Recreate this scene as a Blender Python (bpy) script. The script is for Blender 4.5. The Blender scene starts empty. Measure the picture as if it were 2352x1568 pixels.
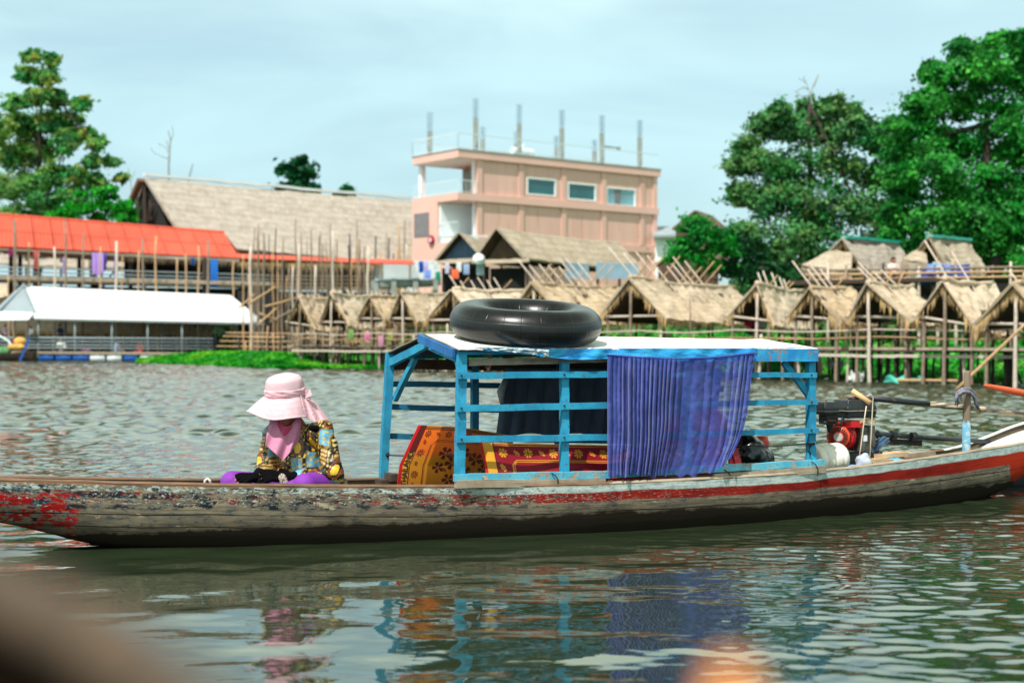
import bpy, bmesh, math, random
import numpy as np
from mathutils import Vector, Matrix, noise as mnoise

R = random.Random(11)
NR = np.random.default_rng(5)
C = bpy.context.scene.collection
F = 3267.0      # focal length in units of a 2352 wide frame (50 mm on 36 mm)
H = 1.26        # eye height above the water
V3 = Vector

def P(u, v, Y):
    return V3(((u - 1176) / F * Y, Y, H - (v - 784) / F * Y))

# ---- boat frame: e runs bow -> stern, n points to the near side
EA = math.radians(24.0)
E = V3((math.cos(EA), math.sin(EA), 0)); Nn = V3((math.sin(EA), -math.cos(EA), 0)); UP = V3((0, 0, 1))
Q0 = -9.15
def BP(p, s, z):
    return E * p + Nn * (Q0 + s) + UP * z
def BS(u, v, s):
    dx = (u - 1176) / F
    Y = (Q0 + s) / (dx * Nn.x + Nn.y)
    return V3((dx * Y, Y, H - (v - 784) / F * Y))
def pof(w):
    return w.x * E.x + w.y * E.y

def lin(c):
    return tuple((x / 255 / 12.92) if x / 255 <= 0.04045 else ((x / 255 + 0.055) / 1.055) ** 2.4 for x in c[:3]) + (1.0,)
def interp(x, xs, ys):
    return float(np.interp(x, xs, ys))
def smooth(a, b, x):
    t = min(1, max(0, (x - a) / (b - a)));  return t * t * (3 - 2 * t)
def catmull(xs, ys):
    """smooth interpolation through points (natural-ish cubic)"""
    xs = np.array(xs, float); ys = np.array(ys, float)
    m = np.gradient(ys, xs)
    def f(x):
        x = min(max(x, xs[0]), xs[-1]); i = int(min(np.searchsorted(xs, x, side='right') - 1, len(xs) - 2)); i = max(i, 0)
        h = xs[i + 1] - xs[i]; t = (x - xs[i]) / h
        return ((2*t**3 - 3*t*t + 1) * ys[i] + (t**3 - 2*t*t + t) * h * m[i] + (-2*t**3 + 3*t*t) * ys[i + 1] + (t**3 - t*t) * h * m[i + 1])
    return f

WL = {}
class MB:
    def __init__(s):
        s.v = []; s.f = []; s.m = []; s.uv = []; s.col = None
    def add(s, vs, fs, mi=0, uvs=None):
        o = len(s.v)
        s.v += [tuple(x) for x in vs]
        for k, f in enumerate(fs):
            s.f.append(tuple(i + o for i in f)); s.m.append(mi)
            s.uv.append([uvs[i] for i in f] if uvs else None)
    def box(s, c, size, rot=None, mi=0):
        c = V3(c); hx, hy, hz = size[0] / 2, size[1] / 2, size[2] / 2
        vs = []
        for z in (-hz, hz):
            for x, y in ((-hx, -hy), (hx, -hy), (hx, hy), (-hx, hy)):
                d = V3((x, y, z));  d = rot @ d if rot else d
                vs.append(c + d)
        s.add(vs, [(3, 2, 1, 0), (4, 5, 6, 7), (0, 1, 5, 4), (1, 2, 6, 5), (2, 3, 7, 6), (3, 0, 4, 7)], mi)
    def beam(s, p0, p1, w, h, up=UP, seg=1, jit=0.0, mi=0):
        """square-section bar, w across, h along up; seg/jit make it hand-sawn"""
        p0 = V3(p0); p1 = V3(p1); d = (p1 - p0); L = d.length; d = d / L
        side = d.cross(V3(up))
        if side.length < 1e-4: side = d.cross(V3((0, 1, 0)))
        side.normalize(); upv = side.cross(d).normalized()
        vs = []; uvs = []
        for i in range(seg + 1):
            t = i / seg; c = p0.lerp(p1, t)
            if jit: c = c + side * R.uniform(-jit, jit) + upv * R.uniform(-jit, jit)
            for a, b in ((-1, -1), (1, -1), (1, 1), (-1, 1)):
                vs.append(c + side * (a * w / 2) + upv * (b * h / 2)); uvs.append((t * L, (a + b) * .05))
        fs = [(0, 1, 2, 3), tuple(seg * 4 + k for k in (3, 2, 1, 0))]
        for i in range(seg):
            for k in range(4):
                a = i * 4 + k; b = i * 4 + (k + 1) % 4
                fs.append((a, a + 4, b + 4, b))
        s.add(vs, fs, mi, uvs)
    def tube(s, pts, r, n=8, cap=True, mi=0):
        pts = [V3(p) for p in pts]; m = len(pts)
        rs = list(r) if isinstance(r, (list, tuple)) else [r] * m
        vs = []; uvs = []; ref = None; L = 0
        for i, p in enumerate(pts):
            t = (pts[min(i + 1, m - 1)] - pts[max(i - 1, 0)]).normalized()
            if ref is None:
                ref = t.orthogonal().normalized()
            a = (ref - t * ref.dot(t))
            a = a.normalized() if a.length > 1e-5 else t.orthogonal().normalized()
            ref = a; b = t.cross(a)
            if i: L += (p - pts[i - 1]).length
            for k in range(n):
                an = 2 * math.pi * k / n
                vs.append(p + (a * math.cos(an) + b * math.sin(an)) * rs[i]); uvs.append((L, k / n))
        fs = []
        for i in range(m - 1):
            for k in range(n):
                a_ = i * n + k; b_ = i * n + (k + 1) % n
                fs.append((a_, b_, b_ + n, a_ + n))
        if cap:
            fs.append(tuple(range(n - 1, -1, -1))); fs.append(tuple((m - 1) * n + k for k in range(n)))
        s.add(vs, fs, mi, uvs)
    def grid(s, fn, nu, nv, closed=False, mi=0, uvf=None):
        vs = []; uvs = []
        cu = nu if closed else nu + 1
        for j in range(nv + 1):
            for i in range(cu):
                vs.append(fn(i / nu, j / nv)); uvs.append(uvf(i / nu, j / nv) if uvf else (i / nu, j / nv))
        fs = []
        for j in range(nv):
            for i in range(nu):
                a = j * cu + i; b = j * cu + (i + 1) % cu
                fs.append((a, b, b + cu, a + cu))
        s.add(vs, fs, mi, uvs)
    def prism(s, poly, ext, mi=0):
        poly = [V3(p) for p in poly]; ext = V3(ext); n = len(poly)
        vs = poly + [p + ext for p in poly]
        fs = [tuple(range(n - 1, -1, -1)), tuple(range(n, 2 * n))]
        for i in range(n):
            j = (i + 1) % n; fs.append((i, j, j + n, i + n))
        s.add(vs, fs, mi)
    def ell(s, c, r, nu=14, nv=9, rot=None, mi=0):
        c = V3(c); r = (r, r, r) if isinstance(r, (int, float)) else r
        vs = []
        for j in range(1, nv):
            th = math.pi * j / nv
            for i in range(nu):
                ph = 2 * math.pi * i / nu
                d = V3((r[0] * math.sin(th) * math.cos(ph), r[1] * math.sin(th) * math.sin(ph), r[2] * math.cos(th)))
                vs.append(c + (rot @ d if rot else d))
        t = V3((0, 0, r[2])); t = rot @ t if rot else t
        vs += [c + t, c - t]; T = len(vs) - 2; B = T + 1
        fs = []
        for j in range(nv - 2):
            for i in range(nu):
                a = j * nu + i; b = j * nu + (i + 1) % nu
                fs.append((a, a + nu, b + nu, b))
        for i in range(nu):
            fs.append((T, i, (i + 1) % nu)); fs.append((B, (nv - 2) * nu + (i + 1) % nu, (nv - 2) * nu + i))
        s.add(vs, fs, mi)
    def cap(s, p0, r0, p1, r1, n=12):
        """tapered limb: cone + two balls (used before a voxel remesh)"""
        p0 = V3(p0); p1 = V3(p1)
        s.ell(p0, r0, n, 8); s.ell(p1, r1, n, 8)
        if (p1 - p0).length > 1e-4: s.tube([p0, p1], [r0, r1], n)
    def lathe(s, prof, c, axis=UP, n=24, mi=0, ang=None):
        """prof: list of (radius, height)"""
        axis = V3(axis).normalized(); a = axis.orthogonal().normalized(); b = axis.cross(a); c = V3(c)
        def fn(u, v):
            k = v * (len(prof) - 1); i = min(int(k), len(prof) - 2); t = k - i
            r = prof[i][0] * (1 - t) + prof[i + 1][0] * t; h = prof[i][1] * (1 - t) + prof[i + 1][1] * t
            return c + axis * h + (a * math.cos(2 * math.pi * u) + b * math.sin(2 * math.pi * u)) * r
        s.grid(fn, n, len(prof) - 1, True, mi)
    def build(s, name, mat, parent=None, smooth=False, base=None):
        V = np.array(s.v, dtype=np.float64).reshape(-1, 3)
        if parent is not None: o = WL[parent]
        elif base is not None: o = V3(base)
        else: o = V3((float(V[:, 0].mean()), float(V[:, 1].mean()), float(V[:, 2].min())))
        me = bpy.data.meshes.new(name)
        me.from_pydata((V - np.array(o)).tolist(), [], s.f)
        mats = mat if isinstance(mat, (list, tuple)) else [mat]
        for m in mats: me.materials.append(m)
        if len(mats) > 1: me.polygons.foreach_set('material_index', s.m)
        if any(x is not None for x in s.uv):
            uvl = me.uv_layers.new(name='UVMap'); flat = []
            for f, u in zip(s.f, s.uv):
                for k in range(len(f)): flat += list(u[k]) if u else [0.0, 0.0]
            uvl.data.foreach_set('uv', flat)
        if s.col is not None:
            ca = me.color_attributes.new('Col', 'FLOAT_COLOR', 'POINT')
            ca.data.foreach_set('color', np.asarray(s.col, dtype=np.float32).ravel())
        if smooth: me.polygons.foreach_set('use_smooth', [True] * len(me.polygons))
        me.update()
        ob = bpy.data.objects.new(name, me); C.objects.link(ob)
        if parent is not None:
            ob.parent = parent; WL[ob] = WL[parent]
        else:
            ob.location = o; WL[ob] = o
        return ob

def tag(o, label=None, cat=None, group=None, kind=None):
    if label: o['label'] = label
    if cat: o['category'] = cat
    if group: o['group'] = group
    if kind: o['kind'] = kind
    return o
def thing(name, loc, label, cat, group=None):
    o = bpy.data.objects.new(name, None); C.objects.link(o); o.location = loc; o.empty_display_size = .2
    WL[o] = V3(loc); return tag(o, label, cat, group)
def structure(o): o['kind'] = 'structure'; return o

def fast_mesh(name, V, faces_n, mat, base=(0, 0, 0), col=None, parent=None, smooth=False):
    """big mesh from numpy arrays; faces_n: (n,4) indices"""
    V = np.asarray(V, dtype=np.float32); Fc = np.asarray(faces_n, dtype=np.int32)
    if parent is not None: base = WL[parent]
    V = V - np.array(base, dtype=np.float32)
    me = bpy.data.meshes.new(name); me.vertices.add(len(V)); me.vertices.foreach_set('co', V.ravel())
    k = Fc.shape[1]; me.loops.add(Fc.size); me.loops.foreach_set('vertex_index', Fc.ravel())
    me.polygons.add(len(Fc)); me.polygons.foreach_set('loop_start', np.arange(0, Fc.size, k, dtype=np.int32))
    me.update(calc_edges=True); me.validate()
    if smooth: me.polygons.foreach_set('use_smooth', [True] * len(me.polygons))
    if col is not None:
        ca = me.color_attributes.new('Col', 'FLOAT_COLOR', 'POINT'); ca.data.foreach_set('color', np.asarray(col, dtype=np.float32).ravel())
    for m in (mat if isinstance(mat, (list, tuple)) else [mat]): me.materials.append(m)
    ob = bpy.data.objects.new(name, me); C.objects.link(ob)
    if parent is not None: ob.parent = parent; WL[ob] = WL[parent]
    else: ob.location = base; WL[ob] = V3(base)
    return ob

def remeshed(mb, voxel, it=3, fac=.5):
    """voxel-unite everything in mb into one continuous surface -> (verts, faces)"""
    me = bpy.data.meshes.new('tmp'); me.from_pydata(mb.v, [], mb.f); me.update()
    ob = bpy.data.objects.new('tmp', me); C.objects.link(ob)
    m = ob.modifiers.new('r', 'REMESH'); m.mode = 'VOXEL'; m.voxel_size = voxel; m.adaptivity = 0
    if it:
        sm = ob.modifiers.new('s', 'SMOOTH'); sm.factor = fac; sm.iterations = it
    bpy.context.view_layer.update()
    dg = bpy.context.evaluated_depsgraph_get(); ev = ob.evaluated_get(dg).to_mesh()
    out = MB(); out.v = [tuple(v.co) for v in ev.vertices]; out.f = [tuple(p.vertices) for p in ev.polygons]
    out.m = [0] * len(out.f); out.uv = [None] * len(out.f)
    ob.evaluated_get(dg).to_mesh_clear()
    bpy.data.objects.remove(ob); bpy.data.meshes.remove(me)
    return out
# ------------------------------------------------------------------ materials
class NT:
    def __init__(s, name):
        s.m = bpy.data.materials.new(name); s.m.use_nodes = True; s.t = s.m.node_tree; s.t.nodes.clear()
        s.o = s.t.nodes.new('ShaderNodeOutputMaterial'); s.b = s.t.nodes.new('ShaderNodeBsdfPrincipled')
        s.t.links.new(s.b.outputs[0], s.o.inputs[0])
    def set(s, node, key, v):
        sk = node.inputs[key]
        if isinstance(v, bpy.types.NodeSocket): s.t.links.new(v, sk)
        else: sk.default_value = v
    def node(s, typ, out=0, props=None, **ins):
        n = s.t.nodes.new(typ)
        for k, v in (props or {}).items(): setattr(n, k, v)
        for k, v in ins.items(): s.set(n, int(k[1:]) if k[0] == '_' else k, v)
        return n.outputs[out]
    def math(s, op, a, b=0.0, c=0.0, clamp=False):
        return s.node('ShaderNodeMath', 0, dict(operation=op, use_clamp=clamp), _0=a, _1=b, _2=c)
    def coord(s, k='Object'): return s.node('ShaderNodeTexCoord', k)
    def map(s, vec, scale=(1, 1, 1), loc=(0, 0, 0), rot=(0, 0, 0)):
        return s.node('ShaderNodeMapping', 0, None, Vector=vec, Scale=scale, Location=loc, Rotation=rot)
    def noise(s, vec, scale, detail=3.0, rough=.55, dist=0.0, out=0):
        return s.node('ShaderNodeTexNoise', out, None, Vector=vec, Scale=scale, Detail=detail, Roughness=rough, Distortion=dist)
    def mix(s, fac, a, b, mode='MIX'):
        n = s.t.nodes.new('ShaderNodeMix'); n.data_type = 'RGBA'; n.blend_type = mode
        s.set(n, 0, fac); s.set(n, 6, a); s.set(n, 7, b); return n.outputs[2]
    def ramp(s, fac, stops, inter='LINEAR'):
        n = s.t.nodes.new('ShaderNodeValToRGB'); s.set(n, 0, fac); cr = n.color_ramp; cr.interpolation = inter
        while len(cr.elements) < len(stops): cr.elements.new(.5)
        for el, (p, c) in zip(cr.elements, stops):
            el.position = p; el.color = c if not isinstance(c, (int, float)) else (c, c, c, 1)
        return n.outputs[0]
    def step(s, x, a, b):
        """smooth 0..1 as x goes a..b"""
        n = s.t.nodes.new('ShaderNodeMapRange'); n.interpolation_type = 'SMOOTHSTEP'
        s.set(n, 0, x); s.set(n, 1, a); s.set(n, 2, b); s.set(n, 3, 0.0); s.set(n, 4, 1.0); return n.outputs[0]
    def sep(s, vec):
        n = s.t.nodes.new('ShaderNodeSeparateXYZ'); s.set(n, 0, vec); return n.outputs
    def bump(s, h, strength=.4, dist=.01):
        s.t.links.new(s.node('ShaderNodeBump', 0, None, Height=h, Strength=strength, Distance=dist), s.b.inputs['Normal'])
    def done(s, col=None, rough=None, **kw):
        if col is not None: s.set(s.b, 'Base Color', col)
        if rough is not None: s.set(s.b, 'Roughness', rough)
        for k, v in kw.items(): s.set(s.b, k.replace('_', ' '), v)
        return s.m
    def surf(s, sh): s.t.links.new(sh, s.o.inputs[0])

def simple(name, rgb, rough=.6, var=.25, scale=6.0, bump=0.0, bscale=40.0, metal=0.0, dirt=None, stretch=(1, 1, 1), spec=.5):
    n = NT(name); co = n.map(n.coord(), stretch)
    a = lin(rgb); lo = tuple(x * (1 - var) for x in a[:3]) + (1,); hi = tuple(min(1, x * (1 + var * .6)) for x in a[:3]) + (1,)
    c = n.ramp(n.noise(co, scale, 4), [(.3, lo), (.7, hi)])
    if dirt: c = n.mix(n.step(n.noise(co, scale * 2.3, 5, .65), .55, .72), c, lin(dirt))
    if bump: n.bump(n.noise(co, bscale, 4), bump, .01)
    return n.done(c, rough, Metallic=metal, **{'Specular_IOR_Level': spec})

def wood(name, c1, c2, c3, scale=1.0, axis='UV', rough=.8, bump=.4, paint=None, chips=.62, paint2=None):
    """weathered plank: grain along U (uv) ; optional flaking paint"""
    n = NT(name)
    co = n.coord('UV') if axis == 'UV' else n.coord()
    ob = n.coord()
    g = n.noise(n.map(ob if axis != 'UV' else co, (3 * scale, 60 * scale, 60 * scale)), 1, 5, .6, .4)
    b = n.noise(ob, 9 * scale, 4, .6)
    c = n.mix(n.step(b, .3, .7), lin(c1), lin(c2)); c = n.mix(n.step(g, .48, .75), c, lin(c3))
    hgt = g
    if paint:
        f = n.noise(n.map(ob, (1, 1, 1)), 22 * scale, 6, .7, .3)
        f2 = n.noise(ob, 4.0 * scale, 2)
        k = n.math('ADD', n.math('MULTIPLY', f, .75), n.math('MULTIPLY', f2, .35))
        pc = n.mix(n.step(n.noise(ob, 7, 3), .35, .7), lin(paint), lin(paint2 or paint))
        pc = n.mix(n.math('MULTIPLY', n.step(n.noise(n.map(ob, (1, 1, .5)), 48, 5, .75), .54, .68), .75), pc, lin(c3))
        kk = n.step(k, chips, chips + .03)
        c = n.mix(kk, pc, c); hgt = n.math('ADD', n.math('MULTIPLY', g, .4), n.math('MULTIPLY', kk, -.6))
    n.bump(hgt, bump, .006)
    return n.done(c, rough)

def attr_mat(name, rough=.7, trans=0.0, bump=0, bscale=100, spec=.3):
    n = NT(name); a = n.node('ShaderNodeAttribute', 'Color', dict(attribute_name='Col'))
    n.done(a, rough, **{'Specular_IOR_Level': spec})
    if bump: n.bump(n.noise(n.coord(), bscale, 3), bump, .004)
    if trans:
        t = n.node('ShaderNodeBsdfTranslucent', 0, None, Color=a)
        n.surf(n.node('ShaderNodeMixShader', 0, None, _0=trans, _1=n.b.outputs[0], _2=t))
    return n.m

def thatch_mat(name, c1, c2, c3, dark):
    n = NT(name); uv = n.coord('UV'); ob = n.coord()
    st = n.noise(n.map(uv, (38, 2.6, 1)), 1, 5, .65, .3)
    big = n.noise(ob, 1.1, 4, .6)
    c = n.mix(n.step(big, .32, .68), lin(c1), lin(c2)); c = n.mix(n.step(st, .45, .7), c, lin(c3))
    co = n.sep(uv)[1]
    wob = n.math('ADD', co, n.math('MULTIPLY', n.noise(n.map(uv, (1.4, .4, 1)), 1, 3), .35))
    saw = n.math('FRACT', n.math('MULTIPLY', wob, 3.1))
    edge = n.step(saw, .86, 1.0)
    c = n.mix(n.math('MULTIPLY', edge, .55), c, lin(dark))
    c = n.mix(n.math('MULTIPLY', n.step(n.noise(ob, 2.7, 5, .7), .56, .74), .6), c, lin(dark))
    n.bump(n.math('ADD', st, n.math('MULTIPLY', saw, -.8)), .7, .05)
    return n.done(c, .95, **{'Specular_IOR_Level': .1})

M = {}
M['blue'] = wood('blue_painted_wood', (120, 100, 78), (150, 125, 95), (70, 58, 48), paint=(16, 124, 162), paint2=(36, 150, 186), chips=.68)
M['blue_worn'] = wood('worn_blue_painted_wood', (150, 135, 112), (176, 158, 132), (92, 78, 62), paint=(62, 158, 186), paint2=(96, 176, 196), chips=.585)
M['blue_dark'] = wood('deep_blue_painted_wood', (90, 80, 70), (110, 95, 80), (50, 45, 40), paint=(18, 88, 150), paint2=(28, 110, 170), chips=.70)
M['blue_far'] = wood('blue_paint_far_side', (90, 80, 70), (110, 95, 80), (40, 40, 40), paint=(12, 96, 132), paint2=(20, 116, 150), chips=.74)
M['grey_wood'] = wood('weathered_grey_plank', (168, 154, 134), (140, 124, 104), (84, 70, 56))
M['pale_wood'] = wood('pale_sawn_plank', (205, 180, 145), (180, 150, 118), (120, 92, 66))
M['dark_wood'] = wood('dark_stained_timber', (70, 52, 40), (52, 40, 32), (28, 22, 20))
M['dowel'] = wood('turned_light_wood', (228, 190, 140), (214, 172, 120), (180, 136, 90), rough=.5, bump=.1)
M['pole'] = wood('grey_bamboo_pole', (150, 132, 112), (118, 102, 86), (70, 60, 52), axis='OB')
M['pole_tan'] = wood('tan_bamboo_pole', (196, 160, 118), (168, 134, 98), (104, 78, 56), axis='OB')
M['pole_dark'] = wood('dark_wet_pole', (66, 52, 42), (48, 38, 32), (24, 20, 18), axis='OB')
M['pole_pale'] = wood('pale_bamboo_pole', (206, 192, 178), (186, 170, 154), (140, 122, 106), axis='OB')
M['thatch'] = thatch_mat('golden_thatch', (204, 185, 160), (176, 156, 128), (226, 210, 188), (100, 84, 64))
M['thatch_pale'] = thatch_mat('faded_thatch', (218, 198, 174), (200, 176, 148), (232, 216, 196), (130, 110, 88))
M['thatch_brown'] = thatch_mat('brown_thatch', (196, 174, 144), (168, 144, 114), (218, 200, 174), (92, 74, 54))
M['thatch_grey'] = thatch_mat('old_grey_thatch', (176, 162, 142), (150, 136, 116), (198, 184, 164), (84, 72, 58))
M['thatch_hall'] = thatch_mat('hall_thatch', (174, 163, 151), (152, 142, 130), (194, 183, 171), (110, 101, 91))
M['thatch_dark'] = thatch_mat('dark_brown_thatch', (120, 104, 84), (96, 84, 68), (146, 130, 108), (50, 42, 34))  # darker brown thatch of the gabled houses and the orange eave fringe
M['thatch_under'] = simple('thatch_underside', (66, 50, 30), .98, .4, 2, stretch=(1, 1, 3))  # old leaf underside, darkened further to paint in the hut interior's shade
M['fringe'] = simple('straw_fringe', (190, 158, 110), .95, .35, 3)
M['tin_white'] = simple('white_sheet_metal', (222, 226, 228), .45, .05, .6)
M['tin_grey'] = simple('grey_sheet_metal', (140, 152, 158), .5, .1, 1)
M['tin_orange'] = simple('orange_sheet_roof', (206, 88, 64), .75, .16, .5, dirt=(178, 74, 56), stretch=(1.6, .25, .25))
M['tin_rust'] = simple('roof_overlap_seam', (150, 62, 46), .8, .3, 1)
M['tin_teal'] = simple('teal_ridge_cap', (40, 170, 150), .5, .15, 2)
M['pink'] = simple('pink_wall_paint', (218, 174, 160), .85, .08, .8, dirt=(200, 148, 132), stretch=(1.6, 1.6, .18))
M['pink_light'] = simple('light_pink_wall_paint', (222, 178, 165), .85, .05, .5)
M['white_wall'] = simple('white_plaster', (226, 232, 234), .8, .05, .5)
M['concrete'] = simple('bare_concrete', (140, 146, 140), .9, .2, 1.2)
M['steel_bar'] = simple('steel_bars', (84, 116, 130), .6, .1, 2)
M['glass_dark'] = simple('window_glass', (30, 92, 96), .06, .3, .4, spec=.9)
M['glass_pale'] = simple('pale_window_glass', (120, 165, 175), .08, .3, .5, spec=.9)
M['louver'] = simple('grey_louvre', (120, 118, 122), .7, .2, 4)
M['rail_white'] = simple('white_painted_steel', (210, 224, 228), .5, .05, 3)
M['rail_grey'] = simple('grey_painted_steel', (128, 142, 146), .55, .1, 3)
M['shade'] = simple('shade_and_dark_parts', (24, 22, 21), .9, .4, 1)  # near-black: stands in for shade on backing walls, plain dark on small parts
M['plank_blue'] = simple('blue_grey_boards', (84, 112, 140), .8, .35, 3, stretch=(3, 3, .3))
M['plank_brown'] = simple('brown_boards', (92, 72, 58), .85, .4, 3, stretch=(3, 3, .3))
M['sheet_blue'] = simple('pale_blue_sheeting', (150, 178, 200), .7, .15, 2)
M['barrel_blue'] = simple('blue_plastic_drum', (18, 84, 164), .45, .2, 2)
M['barrel_white'] = simple('white_plastic_drum', (214, 220, 222), .5, .1, 2)
M['leaf'] = attr_mat('leaves', .55, .38)
M['leaf_dull'] = attr_mat('dull_leaves', .65, .25)
M['bark'] = simple('bark', (60, 50, 44), .95, .35, 5, bump=.6, bscale=20, stretch=(2, 2, .4))
M['bark_grey'] = simple('bare_grey_branches', (150, 160, 160), .9, .2, 5)
M['skin'] = simple('skin', (176, 116, 84), .55, .08, 20, spec=.35)
M['black_cloth'] = simple('black_cloth', (11, 11, 12), 1.0, .3, 60, bump=.25, bscale=200, spec=.08)
M['ground'] = simple('bank_soil_and_grass', (74, 110, 44), .95, .45, .5, dirt=(96, 82, 52))
# ------------------------------------------------------------------ camera, light, sky
scn = bpy.context.scene
cam = bpy.data.cameras.new('camera'); cam.lens = 50; cam.sensor_width = 36; cam.clip_start = .02; cam.clip_end = 3000
co_ = bpy.data.objects.new('camera', cam); C.objects.link(co_); co_.location = (0, 0, H); co_.rotation_euler = (math.radians(90), 0, 0)
cam.dof.use_dof = True; cam.dof.focus_distance = 9.6; cam.dof.aperture_fstop = 2.1
scn.camera = co_
scn.view_settings.view_transform = 'Standard'; scn.view_settings.look = 'None'; scn.view_settings.gamma = 1; scn.view_settings.exposure = 0.24
SUN_EL, SUN_AZ = math.radians(57), math.radians(208)      # azimuth clockwise from +Y
sdir = V3((math.sin(SUN_AZ) * math.cos(SUN_EL), math.cos(SUN_AZ) * math.cos(SUN_EL), math.sin(SUN_EL)))
sl = bpy.data.lights.new('sun', 'SUN'); sl.energy = 5.0; sl.angle = math.radians(.8); sl.color = (1, .965, .91)
so = bpy.data.objects.new('sun', sl); C.objects.link(so); so.rotation_euler = sdir.to_track_quat('Z', 'Y').to_euler(); so.location = (0, 0, 40)
w = bpy.data.worlds.new('World'); scn.world = w; w.use_nodes = True; wt = w.node_tree
bg = wt.nodes['Background']
sky = wt.nodes.new('ShaderNodeTexSky'); sky.sky_type = 'NISHITA'; sky.sun_disc = False
sky.sun_elevation = SUN_EL; sky.sun_rotation = SUN_AZ; sky.altitude = 50; sky.air_density = 1.2; sky.dust_density = 2.2; sky.ozone_density = 1.6
tc = wt.nodes.new('ShaderNodeTexCoord'); mp = wt.nodes.new('ShaderNodeMapping'); mp.inputs['Scale'].default_value = (1.6, 1.6, 7.0)
mp.inputs['Rotation'].default_value = (0, .12, .3)
wt.links.new(tc.outputs['Generated'], mp.inputs[0])
nz = wt.nodes.new('ShaderNodeTexNoise'); nz.inputs['Scale'].default_value = 2.1; nz.inputs['Detail'].default_value = 6; nz.inputs['Roughness'].default_value = .5; nz.inputs['Distortion'].default_value = .5
wt.links.new(mp.outputs[0], nz.inputs['Vector'])
mr = wt.nodes.new('ShaderNodeMapRange'); mr.interpolation_type = 'SMOOTHSTEP'
for i, x in ((1, .30), (2, .70), (3, .52), (4, 1.0)): mr.inputs[i].default_value = x
wt.links.new(nz.outputs[0], mr.inputs[0])
mx = wt.nodes.new('ShaderNodeMix'); mx.data_type = 'RGBA'
wt.links.new(mr.outputs[0], mx.inputs[0]); wt.links.new(sky.outputs[0], mx.inputs[6]); mx.inputs[7].default_value = (5.0, 6.45, 6.85, 1)
# bright warm sky band added higher up to lift the water reflections; zenith dimmed
sp = wt.nodes.new('ShaderNodeSeparateXYZ'); wt.links.new(tc.outputs['Generated'], sp.inputs[0])
def wrange(src, a, b, lo, hi):
    k = wt.nodes.new('ShaderNodeMapRange'); k.interpolation_type = 'SMOOTHSTEP'
    for i, x in ((1, a), (2, b), (3, lo), (4, hi)): k.inputs[i].default_value = x
    wt.links.new(src, k.inputs[0]); return k.outputs[0]
hz = wt.nodes.new('ShaderNodeMath'); hz.operation = 'MULTIPLY'; wt.links.new(wrange(sp.outputs[2], .20, .36, 1.0, 2.0), hz.inputs[0]); wt.links.new(wrange(sp.outputs[2], .42, .66, 1.0, .26), hz.inputs[1])
vm = wt.nodes.new('ShaderNodeVectorMath'); vm.operation = 'MULTIPLY'; wt.links.new(mx.outputs[2], vm.inputs[0]); vm.inputs[1].default_value = (.91, 1.03, 1.04)
vs_ = wt.nodes.new('ShaderNodeVectorMath'); vs_.operation = 'SCALE'; wt.links.new(vm.outputs[0], vs_.inputs[0]); wt.links.new(hz.outputs[0], vs_.inputs[3])
wm = wt.nodes.new('ShaderNodeMix'); wm.data_type = 'RGBA'; wm.blend_type = 'MULTIPLY'; wt.links.new(wrange(sp.outputs[2], .18, .34, 0.0, 1.0), wm.inputs[0]); wt.links.new(vs_.outputs[0], wm.inputs[6]); wm.inputs[7].default_value = (1.26, 1.03, .82, 1)
wt.links.new(wm.outputs[2], bg.inputs['Color']); bg.inputs['Strength'].default_value = .120

# ------------------------------------------------------------------ water
def water_mat():
    n = NT('river_water')
    co = n.coord()
    a = n.noise(n.map(co, (3.2, 9, 1)), 1, 3, .5); b = n.noise(n.map(co, (.9, 2.6, 1)), 1, 2)
    d = n.node('ShaderNodeNewGeometry', 'Position')
    far = n.step(n.sep(d)[1], 10, 26)
    n.bump(n.math('ADD', n.math('MULTIPLY', a, .35), b), .12, .05)
    col = n.mix(n.noise(co, .35, 2), (.016, .025, .012, 1), (.024, .036, .017, 1))
    return n.done(col, n.math('ADD', .015, n.math('MULTIPLY', far, .09)), IOR=1.72, **{'Specular Tint': (.97, 1.0, .90, 1)})
M['water'] = water_mat()
def waves(X, Y, comps, seed):
    r = np.random.default_rng(seed); Z = np.zeros_like(X)
    for lam0, lam1, n, slope, spread, ang in comps:
        for i in range(n):
            lam = math.exp(r.uniform(math.log(lam0), math.log(lam1))); k = 2 * math.pi / lam
            th = ang + r.normal(0, spread); a = slope / k * math.sqrt(2 / n)
            ph = r.uniform(0, 6.283)
            Z += a * np.sin(k * (X * math.sin(th) + Y * math.cos(th)) + ph + .6 * np.sin(.31 * k * X * math.cos(th) + 1.3 * i))
    return Z
def water_patch(name, x0, x1, y0, y1, dx, dy, zf):
    xs = np.arange(x0, x1 + dx / 2, dx); ys = np.arange(y0, y1 + dy / 2, dy)
    X, Y = np.meshgrid(xs, ys); Z = zf(X, Y)
    V = np.stack([X, Y, Z], -1).reshape(-1, 3); nx = len(xs); ny = len(ys)
    a = (np.arange(ny - 1)[:, None] * nx + np.arange(nx - 1)[None, :]).ravel()
    return structure(fast_mesh(name, V, np.stack([a, a + 1, a + nx + 1, a + nx], 1), M['water'], smooth=True))
def fade(X, Y, x0, x1, y0, y1, m):
    f = lambda t: np.clip(t, 0, 1) ** 2 * (3 - 2 * np.clip(t, 0, 1))
    return f((X - x0) / m) * f((x1 - X) / m) * f((Y - y0) / m) * f((y1 - Y) / m)
def ss(t): t = np.clip(t, 0, 1); return t * t * (3 - 2 * t)
def far_w(X, Y): return waves(X, Y, [(.6, 1.3, 34, .165, .8, .1), (1.3, 3.0, 12, .02, .6, .2)], 31)
def mid_w(X, Y): return waves(X, Y, [(.32, .75, 36, .19, .75, .1), (.75, 2.0, 14, .022, .6, .2)], 51)
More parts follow.
